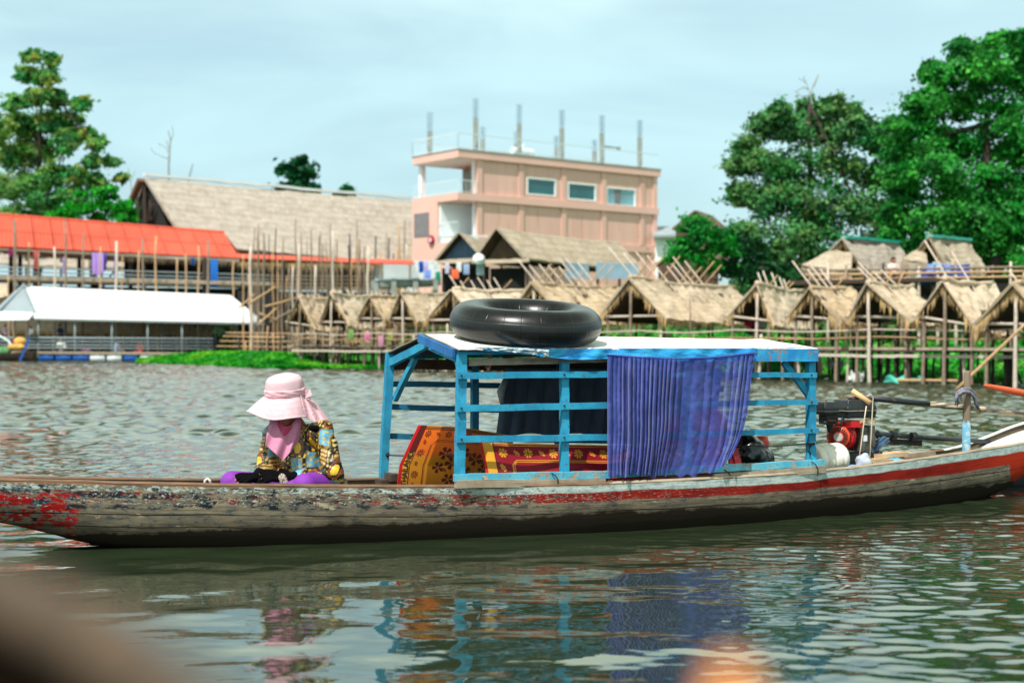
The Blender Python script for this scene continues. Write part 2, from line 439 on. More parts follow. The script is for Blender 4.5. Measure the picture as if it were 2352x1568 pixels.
def near_w(X, Y):
    big = waves(X, Y, [(.45, 1.1, 14, .026, .35, .05), (.22, .45, 16, .020, .45, .1)], 3)
    fine = waves(X, Y, [(.10, .22, 28, .064, .42, -.15), (.07, .10, 12, .022, .6, 0)], 8)
    chop = waves(X, Y, [(.13, .34, 32, .092, .6, .1), (.08, .13, 20, .05, .8, 0)], 21)
    right = 1 / (1 + np.exp(-(X - (.55 + .10 * (Y - 5))) * 3.2))
    far = ss((Y - 9.4) / 3.0)
    g = .5 + .5 * np.sin(X * 1.1 + np.sin(Y * 1.7)) * np.sin(Y * 1.3 + .6 * X)
    return big * (.85 + .4 * g) * (1 - .45 * right) + fine * np.maximum(.10 + .5 * g * .25, right * .85) * (1 - far * .3) + chop * far
def side(X, a, b, m): return ss((X - a) / m) * ss((b - X) / m)
def near_z(X, Y):
    w_ = ss((Y - 16) / 3.6); Z = near_w(X, Y) * (1 - w_); k = Y[:, 0] > 15.9
    Z[k] += mid_w(X[k], Y[k]) * w_[k]
    return Z * side(X, -7, 9, 1.2) * ss((Y - .8) / 1.2)
def mid_z(X, Y):
    w_ = ss((Y - 46) / 9.5); return (mid_w(X, Y) * (1 - w_) + far_w(X, Y) * w_) * side(X, -21, 23, 1.5) * np.where(Y < 20.05, side(X, -7, 9, 1.2), 1)
def far_z(X, Y): return far_w(X, Y) * fade(X, Y, -48, 36, 40, 116, 3) * np.where(Y < 56.1, side(X, -21, 23, 1.5), 1)
water_patch('river_water', -7, 9, .8, 20, .026, .024, near_z)
water_patch('river_water', -48, 36, 56, 116, .17, .14, far_z)
water_patch('river_water', -90, -48, 56, 116, 3, 3, lambda X, Y: X * 0); water_patch('river_water', 36, 75, 56, 116, 3, 3, lambda X, Y: X * 0)
water_patch('river_water', -21, 23, 20, 56, .09, .075, mid_z)
flat = lambda X, Y: X * 0
water_patch('river_water', -75, -21, 20, 56, 2, 2, flat); water_patch('river_water', 23, 75, 20, 56, 2, 2, flat)
flat = lambda X, Y: X * 0
water_patch('river_water', -75, -7, -12, 20, 2, 2, flat); water_patch('river_water', 9, 75, -12, 20, 2, 2, flat)
water_patch('river_water', -7, 9, -12, .8, 1, .8, flat)

# ------------------------------------------------------------------ bank
SHX = [-80, -40, -24, -14, -9, 0, 8, 15, 24, 40, 90]; SHY = [112, 108, 100, 92, 80, 64, 53, 45.5, 37, 26, 8]
def ground_z(x, y):
    d = (y - np.interp(x, SHX, SHY)) * .75
    z = -.5 + .14 * d + .4 * np.clip(d / 4, 0, 1)
    return np.minimum(z, 3.4 + .004 * d) + .06 * np.sin(x * .9 + y * .4) * np.clip(d, 0, 1)
def bank():
    xs = np.concatenate([np.arange(-420, -90, 30), np.arange(-90, 90, 1.2), np.arange(90, 421, 30)]); ys = np.concatenate([np.arange(6, 170, 1.2), np.arange(170, 700, 40)])
    X, Y = np.meshgrid(xs, ys); Z = np.maximum(ground_z(X, Y), -1.2)
    nx, ny = len(xs), len(ys); a = (np.arange(ny - 1)[:, None] * nx + np.arange(nx - 1)[None, :]).ravel()
    structure(fast_mesh('river_bank', np.stack([X, Y, Z], -1).reshape(-1, 3), np.stack([a, a + 1, a + nx + 1, a + nx], 1), M['ground'], smooth=True))
bank()

# ------------------------------------------------------------------ foliage
def leaves(pts, size, nrm_up=.5, aspect=.55, rng=NR, outward=None):
    """diamond leaf quads at pts -> (V, F)"""
    n = len(pts)
    d = rng.normal(size=(n, 3)); d[:, 2] += nrm_up
    if outward is not None: d = d * .55 + outward * 2.6
    d /= np.linalg.norm(d, axis=1)[:, None]
    t = rng.normal(size=(n, 3)); t -= d * (t * d).sum(1)[:, None]; t /= np.linalg.norm(t, axis=1)[:, None]
    b = np.cross(d, t); s = (size * rng.uniform(.6, 1.35, n))[:, None]
    V = np.stack([pts - t * s * .5, pts + b * s * aspect * .5 + d * s * .08, pts + t * s * .5, pts - b * s * aspect * .5 + d * s * .08], 1).reshape(-1, 3)
    return V, np.arange(4 * n).reshape(n, 4)
def crown(clumps, size, n_per, pal, sub=9, subr=.46, flat=.85, rng=NR):
    """clumps: (center Vector, radius m). Leaves gather in tufts inside each clump, so gaps stay open."""
    P_ = []; Cc = []; O = []
    pal = np.array([lin(c)[:3] for c in pal])
    for c, r in clumps:
        c = np.array(c); tint = rng.random(3); tint /= tint.sum()
        for k in range(sub):
            d = rng.normal(size=3); d /= np.linalg.norm(d); sc = c + d * r * (rng.uniform(.35, 1.0)) * np.array([1, 1, flat])
            m = int(n_per * rng.uniform(.6, 1.4)); q = rng.normal(size=(m, 3)) * r * subr * rng.uniform(.7, 1.25) * .55
            ax_ = rng.normal(size=3); ax_[2] *= .5; ax_ /= np.linalg.norm(ax_); q = q * .72 + np.outer(q @ ax_, ax_) * rng.uniform(.4, 1.5); st_ = rng.random(m) < .06; q[st_] *= rng.uniform(1.2, 1.7)
            q[:, 2] *= .75
            P_.append(sc + q); O.append(np.tile((sc - c) / r * .5, (m, 1)))
            w_ = rng.dirichlet([.6] * len(pal)); base = (pal * w_[:, None]).sum(0)
            Cc.append(np.clip(base * rng.uniform(.7, 1.3, (m, 1)) * rng.uniform(.9, 1.1, (m, 3)), 0, 1))
    pts = np.concatenate(P_); col = np.concatenate(Cc); out = np.concatenate(O)
    V, Fc = leaves(pts, size, .45, .6, rng, out)
    col4 = np.concatenate([np.repeat(col, 4, 0), np.ones((len(V), 1))], 1)
    return V, Fc, col4
def tree(name, label, clumps_px, Y, size, n_per, pal, trunk, group=None, sub=9, subr=.46, spread=.5, mat='leaf', limbs=7, cat='tree', bark='bark', trunk_r=.35):
    """clumps_px: (u, v, r) outline read at distance Y; trunk: list of (u, v) from ground up, or None"""
    rr = random.Random(len(clumps_px) * 7 + int(Y))
    W = max(c[0] for c in clumps_px) - min(c[0] for c in clumps_px)
    ucen = sum(c[0] for c in clumps_px) / len(clumps_px); half = W / F * Y / 2
    cl = []
    for u, v, r in clumps_px:
        k = (u - ucen) / max(W / 2, 1); dep = math.sqrt(max(0, 1 - min(1, k * k))) * half * spread
        yy = Y + rr.uniform(-1, 1) * dep
        cl.append((P(u, v, yy), r / F * yy))
        if dep > 1.5: cl.append((P(u, v + rr.uniform(-.3, .3) * r, Y + dep * rr.uniform(.3, 1.1)), r / F * Y * .9))
    tp = trunk[0]; gx = P(tp[0], tp[1], Y); gz = float(ground_z(gx.x, gx.y)) - .2
    root = thing(name, V3((gx.x, gx.y, gz)), label, cat, group)
    V, Fc, col = crown(cl, size, n_per, pal, sub, subr)
    fast_mesh('crown', V, Fc, M[mat], col=col, parent=root)
    mb = MB(); pts = [V3((gx.x, gx.y, gz))] + [P(a, b, Y) for a, b in trunk]
    mb.tube(pts, [trunk_r * (1 - .75 * i / (len(pts) - 1)) for i in range(len(pts))], 9)
    for c, r in rr.sample(cl, min(limbs, len(cl))):
        i = rr.randrange(1, len(pts)); s0 = pts[i - 1].lerp(pts[i], rr.uniform(.3, 1)); c = V3(c)
        mid = s0.lerp(c, .5) + V3((rr.uniform(-.4, .4), rr.uniform(-.4, .4), -.1 * (c - s0).length))
        mb.tube([s0, mid, c], [trunk_r * .34, trunk_r * .2, trunk_r * .06], 6)
    mb.build('trunk', M[bark], root, smooth=True)
    return root
G_VIV = [(10, 112, 34), (22, 150, 46), (88, 192, 72), (6, 78, 34)]
G_TEAL = [(28, 140, 82), (52, 164, 78), (122, 172, 66), (170, 170, 74), (18, 116, 74)]
G_OLIVE = [(24, 116, 62), (44, 140, 62), (90, 144, 70), (122, 142, 78), (14, 92, 54)]
tree('tall_tree', 'tall open-crowned tree rising above the orange roof at the left edge',
     [(75,135,20),(118,138,17),(60,172,22),(108,182,24),(85,222,25),(35,240,24),(130,228,22),(185,238,20),(162,280,25),(110,280,34),(50,290,38),(8,292,34),(200,308,20),(150,328,34),(85,345,42),(25,355,42),(222,332,18),(258,372,16),(276,408,14),(212,372,20),(180,398,26),(130,405,38),(60,425,44),(5,435,42),(226,425,24),(165,450,32),(100,480,40),(30,495,42)],
     118, .38, 92, G_TEAL, [(85, 560), (88, 440), (92, 300), (98, 150)], sub=11, limbs=14, trunk_r=.4)
tree('rain_tree', 'low spreading bright green tree between the tall tree and the big thatched gable',
     [(250,448,22),(210,462,32),(160,486,32),(285,470,20),(290,498,22),(240,498,36),(130,505,20),(200,500,34)], 112, .42, 46, [(20,150,30),(40,180,40),(16,120,30)], [(215, 600), (220, 500)], limbs=5)
tree('distant_tree', 'small dark tree standing alone behind the hall roof', [(683,372,18),(662,396,20),(704,396,24),(684,424,30),(655,430,16),(722,432,12)], 165, .8, 34, [(12,84,44),(20,100,50),(10,64,40)], [(686, 600), (685, 420)], limbs=3)
tree('distant_tree', 'tiny treetop peeping over the hall roof beside the pink building', [(795,440,13),(772,446,9),(805,450,11)], 165, .8, 24, [(12,84,44),(20,110,50)], [(790, 600), (790, 450)], limbs=2)
tree('broad_tree', 'broad dark green tree right of the pink building with dead twigs on top',
     [(1790,256,26),(1855,250,26),(1910,246,30),(1958,256,24),(1760,292,34),(1830,300,44),(1900,300,48),(1970,300,46),(2020,325,40),(1715,338,30),(1695,385,28),(1750,370,48),(1830,380,56),(1920,390,58),(2000,400,58),(2060,400,40),(1708,445,36),(1760,470,54),(1840,470,58),(1930,480,60),(2020,480,58),(1735,540,52),(1820,560,62),(1910,570,62),(2000,570,58),(1760,610,48),(1850,620,48),(1950,620,44),(1710,640,40),(1780,650,40),(1860,655,40),(1940,655,40),(2010,640,40),(2060,600,40),(1700,560,40),(1870,520,50),(1790,430,50)],
     76, .25, 84, G_OLIVE, [(1860, 640), (1862, 470), (1860, 300), (1858, 235)], mat='leaf_dull', sub=21, spread=.35, limbs=6, trunk_r=.28)
tree('large_tree', 'huge vivid green leafy tree filling the upper right corner',
     [(2215,112,34),(2290,100,30),(2340,98,30),(2140,160,28),(2190,170,38),(2260,170,52),(2340,180,55),(2148,218,38),(2220,240,52),(2310,260,62),(2062,288,22),(2110,290,38),(2180,320,54),(2270,340,62),(2350,340,56),(2095,370,44),(2170,400,54),(2260,430,62),(2340,440,56),(2085,450,38),(2056,500,32),(2050,545,24),(2108,510,44),(2180,500,54),(2260,510,56),(2340,530,48),(2100,570,28),(2120,596,18),(2230,560,38),(2310,575,34),(2400,200,60),(2420,330,70),(2410,470,60),(2240,520,56),(2300,480,56),(2350,598,36),(2180,460,56),(2262,588,36),(2200,596,24),(2120,240,40),(2070,400,40),(2130,330,40),(2380,120,40),(2250,160,46),(2060,340,34)],
     66, .24, 105, G_VIV, [(2288, 700), (2285, 560), (2270, 420), (2265, 250)], sub=18, subr=.46, spread=.4, limbs=8, trunk_r=.42)
tree('riverside_bush', 'feathery bright bush in front of the broad dark green tree, right of the pink building', [(1600,518,30),(1568,545,26),(1632,540,40),(1588,580,42),(1640,590,42),(1558,588,24),(1606,552,36),(1660,560,34)], 70, .20, 90, [(16,130,40),(34,166,46),(10,92,36)], [(1605, 650), (1605, 560)], limbs=4, cat='bush', trunk_r=.15)
tree('riverside_bush', 'dark shady bush under the broad dark green tree behind the open huts', [(1690,560,40),(1680,610,44),(1740,620,44),(1800,640,40),(1870,640,40),(1950,640,40)], 72, .26, 60, [(10,60,34),(14,76,38),(24,84,40)], [(1760, 680), (1750, 600)], limbs=4, cat='bush', trunk_r=.15)
tree('riverside_bush', 'pale sunlit shrubs glimpsed between the trunks at the right edge', [(2320,585,26),(2350,610,26),(2330,640,26),(2380,600,30),(2300,640,24)], 92, .34, 40, [(70,160,60),(110,180,80),(50,120,50)], [(2335, 680), (2335, 620)], limbs=3, cat='bush', trunk_r=.12)
for lab, pts, r in (('dark straight trunk right of the largest riverside trunk', [(2342, 690), (2340, 600), (2334, 510)], .30), ('slim grey trunk between the two dark trunks', [(2318, 690), (2321, 610), (2318, 520)], .13)):
    mb = MB(); b0 = P(*pts[0], 74); b0.z = float(ground_z(b0.x, b0.y)) - .2
    mb.tube([b0] + [P(a, b, 74) for a, b in pts[1:]], [r, r * .85, r * .6], 9)
    root = thing('tree', b0, lab, 'tree'); mb.build('trunk', M['bark'], root, smooth=True)
    Vv, Fc, cc = crown([(P(pts[-1][0], pts[-1][1] - 30, 66), 1.0)], .34, 40, G_VIV); fast_mesh('crown', Vv, Fc, M['leaf'], col=cc, parent=root)
def dead_tree(label, lines, Y, r0, m='bark_grey'):
    b = P(*lines[0][0], Y); b.z = float(ground_z(b.x, b.y)) - .1 if Y < 160 and lines[0][0][1] > 380 else b.z
    root = thing('bare_tree', b, label, 'tree'); mb = MB()
    mb.tube([b] + [P(a, c, Y) for a, c in lines[0]], [r0] + [r0 * (1 - .8 * i / len(lines[0])) for i in range(len(lines[0]))], 6); mb.build('trunk', M[m], root)
    for l in lines[1:]:
        k = MB(); k.tube([P(a, c, Y) for a, c in l], [r0 * .5] + [r0 * .28] * (len(l) - 1), 5); k.build('branch', M[m], root)
dead_tree('tall bare dead tree with forked branches behind the hall ridge', [[(388,440),(387,380),(390,340),(391,318),(386,300)],[(388,365),(372,360),(352,350),(346,340)],[(388,352),(380,338),(364,330)],[(390,330),(398,308),(395,290)],[(389,345),(382,322)]], 150, .16)
dead_tree('short bare dead stem leaning right behind the hall ridge', [[(428,440),(436,400),(443,376)],[(436,400),(440,392)]], 150, .13)
dead_tree('faint thin bare stem between the leafy tree and the hall', [[(302,440),(300,420),(294,385)],[(300,420),(310,392)]], 150, .10)
tw = MB()
for l in ([(1866,240),(1860,215),(1852,190),(1834,180)],[(1860,222),(1868,195),(1876,178)],[(1856,205),(1845,200),(1830,210)],[(1868,200),(1880,172)],[(1850,192),(1846,176)],[(1862,218),(1840,222),(1826,208)]):
    tw.tube([P(a, c, 76) for a, c in l], [.05, .035] + [.02] * (len(l) - 2), 5)
tw.build('bare_twigs', M['bark_grey'], [o for o in C.objects if o.name == 'broad_tree'][0])

def plants(name, label, poly_fn, n, size, pal, seed, zmax=.5):
    """ground cover: poly_fn(rng, n) -> points; one uncountable mass"""
    rng = np.random.default_rng(seed); pts = poly_fn(rng, n); pal = np.array([lin(c)[:3] for c in pal])
    V, Fc = leaves(pts, size, .9, .7, rng)
    f = np.array([mnoise.noise(V3((p[0] * .5, p[1] * .5, 3))) for p in pts]) * .9 + .5 + rng.normal(0, .15, n)
    i = np.clip(f * (len(pal) - 1), 0, len(pal) - 1.001); a = pal[i.astype(int)]; b = pal[i.astype(int) + 1]; t = (i % 1)[:, None]
    col = (a * (1 - t) + b * t) * rng.uniform(.75, 1.2, (n, 1))
    o = fast_mesh(name, V, Fc, M['leaf'], col=np.concatenate([np.repeat(col, 4, 0), np.ones((len(V), 1))], 1))
    return tag(o, label, kind='stuff')
def hyacinth(rng, n):
    out = []
    while len(out) < n:
        u = rng.uniform(315, 890); vb = np.interp(u, [310, 450, 630, 760, 890], [834, 839, 848, 847, 849]); vt = np.interp(u, [310, 400, 470, 560, 650, 740, 800, 890], [830, 812, 803, 800, 803, 818, 832, 842])
        Yf = H * F / (vb - 784); t = rng.random() ** 1.3; Y = Yf + t * 9
        ztop = H - (vt - 784) / F * (Yf + 6)
        z = max(.03, .72 * ztop * smooth(0, .65, t)) * rng.uniform(.75, 1.0) + rng.uniform(0, .1)
        out.append(((u - 1176) / F * Y, Y, z))
    return np.array(out)
plants('water_hyacinth', 'bright green mat of floating water plants in front of the stilts', hyacinth, 26000, .26, [(10,110,20),(24,150,24),(60,170,30),(120,180,40)], 4)
def bankgrass(rng, n):
    x = rng.uniform(-12, 34, n); d = rng.uniform(-1.4, 13, n) ** 1.0
    y = np.interp(x, SHX, SHY) + 2.2 + d
    return np.stack([x, y, np.maximum(ground_z(x, y), -.02) + rng.uniform(0, .32, n)], 1)
plants('bank_grass', 'lush green growth on the bank behind the stilt posts', bankgrass, 60000, .20, [(20,120,36),(36,160,44),(70,186,54),(130,180,84)], 9)
def backgrass(rng, n):
    x = rng.uniform(-60, 60, n); d = rng.uniform(0, 34, n)
    y = np.interp(x, SHX, SHY) + 4 + d
    return np.stack([x, y, ground_z(x, y) + rng.uniform(0, .4, n)], 1)
plants('bank_grass', 'rough weeds on the raised ground behind the huts', backgrass, 16000, .42, [(20,70,30),(40,96,36),(80,110,60)], 10)
def edgeweed(rng, n):
    x = rng.uniform(6, 22, n); y = np.interp(x, SHX, SHY) - 1.0 + rng.normal(0, .7, n) + 1.2 * np.sin(x * 2.1)
    return np.stack([x, y, rng.uniform(.0, .10, n)], 1)
plants('water_weed', 'low floating weed along the water edge under the walkway', edgeweed, 5000, .16, [(30,110,30),(70,150,50),(110,160,70)], 12)
# ------------------------------------------------------------------ thatch helper
def thatch_slope(mb, r0, r1, e0, e1, th=.10, nu=18, nv=10, rag=.06, seed=0, uvs=1.0):
    """closed shaggy sheet between ridge r0-r1 and eave e0-e1"""
    r0, r1, e0, e1 = map(V3, (r0, r1, e0, e1)); nrm = (r1 - r0).cross(e0 - r0).normalized()
    if nrm.z < 0: nrm = -nrm
    Lu = (r1 - r0).length; Lv = (e0 - r0).length
    def base(u, v): return r0.lerp(r1, u).lerp(e0.lerp(e1, u), v)
    def top(u, v):
        p = base(u, v); k = mnoise.noise(p * 1.7 + V3((seed, 0, 0))); k2 = mnoise.noise(p * 5.0)
        sag = -.10 * math.sin(math.pi * u) * min(1, Lu / 6) + (.07 * mnoise.noise(V3((u * 2.2 + seed * 3.1, v * .6, seed))) if Lu < 14 else 0)
        ed = rag * 1.6 * k2 * (1 if v > .99 else 0)
        return p + nrm * (th + rag * (k + .6 * k2)) + UP * sag + (e0 - r0).normalized() * ed
    mb.grid(top, nu, nv, uvf=lambda u, v: (u * Lu * uvs, v * Lv * uvs))
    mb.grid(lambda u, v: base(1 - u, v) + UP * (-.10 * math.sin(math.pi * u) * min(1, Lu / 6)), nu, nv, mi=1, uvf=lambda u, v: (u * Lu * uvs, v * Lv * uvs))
    # rim strips
    for fa in (lambda t: (t, 1), lambda t: (1 - t, 0), lambda t: (0, t), lambda t: (1, 1 - t)):
        mb.grid(lambda u, v: (lambda q: top(*q).lerp(base(*q) + UP * (-.10 * math.sin(math.pi * q[0]) * min(1, Lu / 6)), v))(fa(u)), nu, 1, uvf=lambda u, v: (u * Lu * uvs, v * .2))
def fringe(mb, a, b, n, ln, out, seed=1):
    n = int(n * 1.7)
    """loose straw hanging along a-b"""
    rr = random.Random(seed); a = V3(a); b = V3(b); d = (b - a).normalized()
    for i in range(n):
        p = a.lerp(b, rr.random()); L = ln * rr.uniform(.35, 1.2); w_ = rr.uniform(.015, .04) * max(1, ln * 2)
        q = p + V3(out) * rr.uniform(-.2, .6) * L + UP * -L
        mb.add([p - d * w_, p + d * w_, q + d * w_ * rr.uniform(-1, 1)], [(0, 1, 2)])
def wpole(mb, a, b, r, seg=5, jit=.02, n=6):
    a = V3(a); b = V3(b); pts = [a.lerp(b, i / seg) + V3((R.uniform(-jit, jit), R.uniform(-jit, jit), 0)) for i in range(seg + 1)]
    mb.tube(pts, [r * (1.1 - .3 * i / seg) for i in range(seg + 1)], n)
def part_pole(name, parent, a, b, r, mat='pole', seg=4, jit=.02):
    mb = MB(); wpole(mb, a, b, r, seg, jit); return mb.build(name, M[mat], parent, smooth=True)
def part_box(name, parent, a, b, w_, h_, mat, up=UP):
    mb = MB(); mb.beam(a, b, w_, h_, up); return mb.build(name, M[mat], parent)

# ------------------------------------------------------------------ big thatched hall
def hall():
    Y = 117; A = P(331, 414, Y); B = P(944, 466, Y + 17)
    e0 = P(560, 582, Y - 3.0); d = (B - A); e0 = P(426, 565, Y - 4); e1 = P(950, 608, Y + 8)
    root = thing('thatched_hall', V3((P(620, 600, Y).x, Y, 3)), 'huge steep thatched hall roof left of the pink building', 'hall')
    mb = MB(); thatch_slope(mb, A, B, e0, e1, .25, 40, 22, .10, 3, .45)
    back0 = A + V3((-4.6, 9, -6.5)); back1 = B + V3((-4.6, 9, -6.5))
    thatch_slope(mb, A, B, back0, back1, .25, 10, 6, .10, 5, .45); mb.build('roof', [M['thatch_hall'], M['thatch_under']], root, smooth=True)
    cap = MB(); cap.beam(A + UP * .45, B + UP * .45, .5, .22, seg=18, jit=.05); cap.build('ridge_cap', M['tin_white'], root)
    g = MB(); lf = P(288, 520, Y + 3); rf = P(372, 520, Y - 3); k = V3((.25, .5, 0))
    g.prism([A + k, lf + k, rf + k], V3((.1, .2, 0))); g.build('gable_wall', M['shade'], root)
    for (u, v, s) in ((331, 420, 0), (316, 455, .5), (345, 460, -.5)):
        part_box('gable_strut', root, P(u, v, Y + s), P(u + 2, 522, Y + s), .22, .2, 'dark_wood', V3((0, 1, 0)))
    part_box('gable_brace', root, P(352, 470, Y - 1.3), P(336, 515, Y - .6), .2, .2, 'dark_wood', V3((0, 1, 0)))
    brd = MB(); brd.beam(A + V3((-.2, -.3, 0)), lf + V3((-.3, -.3, 0)), .5, .35); brd.build('barge_board', wood('brown_barge_board', (120, 84, 60), (96, 68, 50), (60, 44, 36)), root)
    # near-black sheet painted as the shaded open side under the hall, and floor deck
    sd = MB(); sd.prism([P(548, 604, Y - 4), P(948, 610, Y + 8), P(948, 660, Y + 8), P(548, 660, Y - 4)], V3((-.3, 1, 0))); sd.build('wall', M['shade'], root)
    for u0 in range(566, 940, 26):
        part_box('wall_stud', root, P(u0, 606, Y - 4.6 + (u0 - 548) * .03), P(u0, 664, Y - 4.6 + (u0 - 548) * .03), .16, .16, 'dark_wood', V3((0, 1, 0)))
    for v in (633, 641, 650):
        part_box('side_rail', root, P(548, v, Y - 5), P(880, v + 2, Y + 4), .06, .10, 'grey_wood')
    part_box('deck_beam', root, P(548, 660, Y - 5.2), P(900, 664, Y + 4.6), .4, .35, 'grey_wood')
    fr = MB(); fringe(fr, P(548, 602, Y - 6), P(930, 609, Y + 5), 260, .7, (0, -.3, 0), 4); tag(fr.build('straw_fringe', M['fringe'], root), kind='stuff')
hall()
st = MB(); a, b = P(540, 582, 107), P(932, 598, 114); c, d = P(932, 607, 112.5), P(540, 592, 105.5)
st.prism([a, b, c, d], V3((0, .3, -.15))); tag(st.build('sheet_roof', M['tin_orange']), 'narrow faded orange sheet roof strip along the foot of the hall thatch', 'roof')

# ------------------------------------------------------------------ orange roofed restaurant on stilts
def orange():
    Y = 100; root = thing('stilt_restaurant', V3((P(240, 700, Y).x, Y, -1)), 'long open stilt restaurant under a bright orange sheet roof', 'restaurant')
    q = [P(-60, 489, Y + 3), P(515, 535, Y + 9), P(549, 592, Y + 3.5), P(-60, 562, Y - 2.5)]
    mb = MB(); mb.prism(q, V3((0, .25, -.2)));
    back = [q[0], q[1], q[1] + V3((1, 6, -2.4)), q[0] + V3((0, 6, -2.4))]; mb.prism(back, V3((0, -.1, -.2))); mb.build('roof', M['tin_orange'], root)
    rb = MB()
    for i in range(1, 70): t = i / 70; rb.beam(q[0].lerp(q[1], t) + V3((0, -.02, .03)), q[3].lerp(q[2], t) + V3((0, -.02, .03)), .04, .035)
    rb.build('roof_ribs', M['tin_orange'], root)
    rb = MB()
    for i in range(1, 14): t = i / 14; rb.beam(q[0].lerp(q[1], t) + V3((.1, -.02, .03)), q[3].lerp(q[2], t) + V3((.1, -.02, .03)), .05, .03)
    rb.beam(q[0].lerp(q[3], .52) + V3((0, -.02, .03)), q[1].lerp(q[2], .52) + V3((0, -.02, .03)), .05, .03); rb.build('roof_seams', M['tin_rust'], root)
    cp = MB(); cp.tube([q[0] + UP * .05, q[1] + UP * .05], .10, 6); cp.build('ridge_cap', M['tin_orange'], root)
    eb = MB(); eb.beam(P(-60, 568, Y - 2.2), P(549, 598, Y + 3.7), .25, .22, seg=20, jit=.02); eb.build('eave_beam', M['pole_pale'], root)
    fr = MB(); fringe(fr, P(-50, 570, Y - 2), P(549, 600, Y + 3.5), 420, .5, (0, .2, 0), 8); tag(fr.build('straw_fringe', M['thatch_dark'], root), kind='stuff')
    dk = MB(); dk.beam(P(-60, 641, Y), P(620, 656, Y + 5), 7, .22); dk.build('floor_deck', M['grey_wood'], root)
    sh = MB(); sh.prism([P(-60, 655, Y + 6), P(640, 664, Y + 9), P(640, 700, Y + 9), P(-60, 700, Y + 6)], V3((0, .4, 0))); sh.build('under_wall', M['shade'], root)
    bw = MB(); bw.prism([P(285, 590, Y + 9), P(545, 606, Y + 11), P(545, 655, Y + 11), P(285, 650, Y + 9)], V3((0, .3, 0))); bw.build('back_wall', M['shade'], root)  # near-black sheets stand for the shade inside and under this open restaurant
    for v0, v1 in ((612, 632), (621, 641), (630, 648)):
        part_pole('side_rail', root, P(-60, v0, Y - 2.4), P(620, v1, Y + 3.6), .05, 'rail_grey', 10)
    part_box('deck_edge', root, P(-60, 640, Y - 2.7), P(600, 655, Y + 3.4), .15, .3, 'grey_wood')
    for u in (25, 46, 182, 300, 330, 470):
        mb = MB(); mb.tube([P(u, 700, Y + 2), P(u, 574 + u * .04, Y + 2)], .16, 8); mb.build('column', M['pole_dark'], root)
    # more thatch seen through the open side
    r2 = thing('thatched_shelter', V3((P(150, 640, Y + 16).x, Y + 16, 3)), 'pale thatched roof seen through the open side of the orange roofed restaurant', 'shelter')
    mb = MB(); thatch_slope(mb, P(-60, 560, Y + 22), P(350, 578, Y + 22), P(-60, 606, Y + 16), P(380, 622, Y + 16), .2, 30, 8, .08, 9, .6); mb.build('roof', [M['thatch_hall'], M['thatch_under']], r2, smooth=True)
    for u in (-20, 60, 140, 220, 300): part_pole('post', r2, P(u, 700, Y + 17), P(u, 585, Y + 17), .12, 'pole_dark')
orange()
G_POLE = 'bare poles standing along the stilt buildings'
poles = [(35,498,706,.16,'pole'),(66,535,708,.12,'pole'),(90,560,708,.09,'pole'),(150,500,706,.13,'pole_pale'),(126,545,708,.13,'pole_pale'),(192,516,710,.12,'pole_pale'),(267,548,714,.17,'pole_pale'),(281,566,712,.08,'pole'),(328,525,714,.13,'pole'),(358,536,716,.13,'pole_tan'),(407,570,718,.10,'pole_tan'),(428,560,718,.11,'pole_tan'),(456,558,720,.11,'pole_tan'),(478,532,720,.15,'pole_pale'),(535,578,722,.10,'pole_tan'),
 (318,570,716,.11,'pole_tan'),(575,565,722,.17,'pole_pale'),(592,540,724,.09,'pole'),(606,535,724,.13,'pole'),(672,610,726,.11,'pole_pale'),(686,560,726,.15,'pole_pale'),(725,610,728,.14,'pole_pale'),(741,558,728,.10,'pole'),(765,532,730,.15,'pole_pale'),(785,600,730,.11,'pole'),(846,566,734,.16,'pole_pale'),(874,580,736,.11,'pole_tan'),(912,576,738,.11,'pole_tan'),(932,560,738,.14,'pole_pale'),(20,610,708,.08,'pole_tan'),(230,560,712,.10,'pole_tan')]
xs_more = [582,596,618,634,652,664,690,704,716,730,748,762,776,790,806,818,828,838,858,866,884,896,905,918,942,958] + [R.uniform(556, 960) for _ in range(22)]
for i, u in enumerate(xs_more): poles.append((u + R.uniform(-3, 3), R.choice([500, 515, 530, 545, 560, 590, 620]) + R.uniform(-12, 12) + (u - 600) * .04, 800, R.uniform(.05, .09), R.choice(['pole', 'pole_tan', 'pole', 'pole_dark'])))
for k, (u, v0, v1, r, m) in enumerate(poles):
    left = u < 545 and v1 < 790
    if left: v0 += 22 if k % 3 else 6; m = {'pole_pale': 'pole', 'pole': 'pole_tan'}.get(m, m) if k % 2 else m
    Y = 96 + R.uniform(-.6, .6) + (u / 540) * 4 if left else 90 + R.uniform(-3, 3)
    a = P(u + R.uniform(-4, 4), v1 + 130, Y); a.z = max(-.6, float(ground_z(a.x, a.y)) - .3) if a.z < 0 else a.z
    a.z = max(-.6, float(ground_z(a.x, a.y)) - .3)
    b = P(u, v0, Y); mb = MB(); wpole(mb, a, b, r * .72, 7, .05)
    lab = 'pale or grey upright pole in the row along the front of the orange roofed restaurant' if left else 'thin bare upright pole in the thicket between the orange roof and the pink building'
    tag(mb.build('bamboo_pole', M[m], smooth=True), lab, 'pole', G_POLE + (' under the orange roof' if left else ' left of the pink building'))
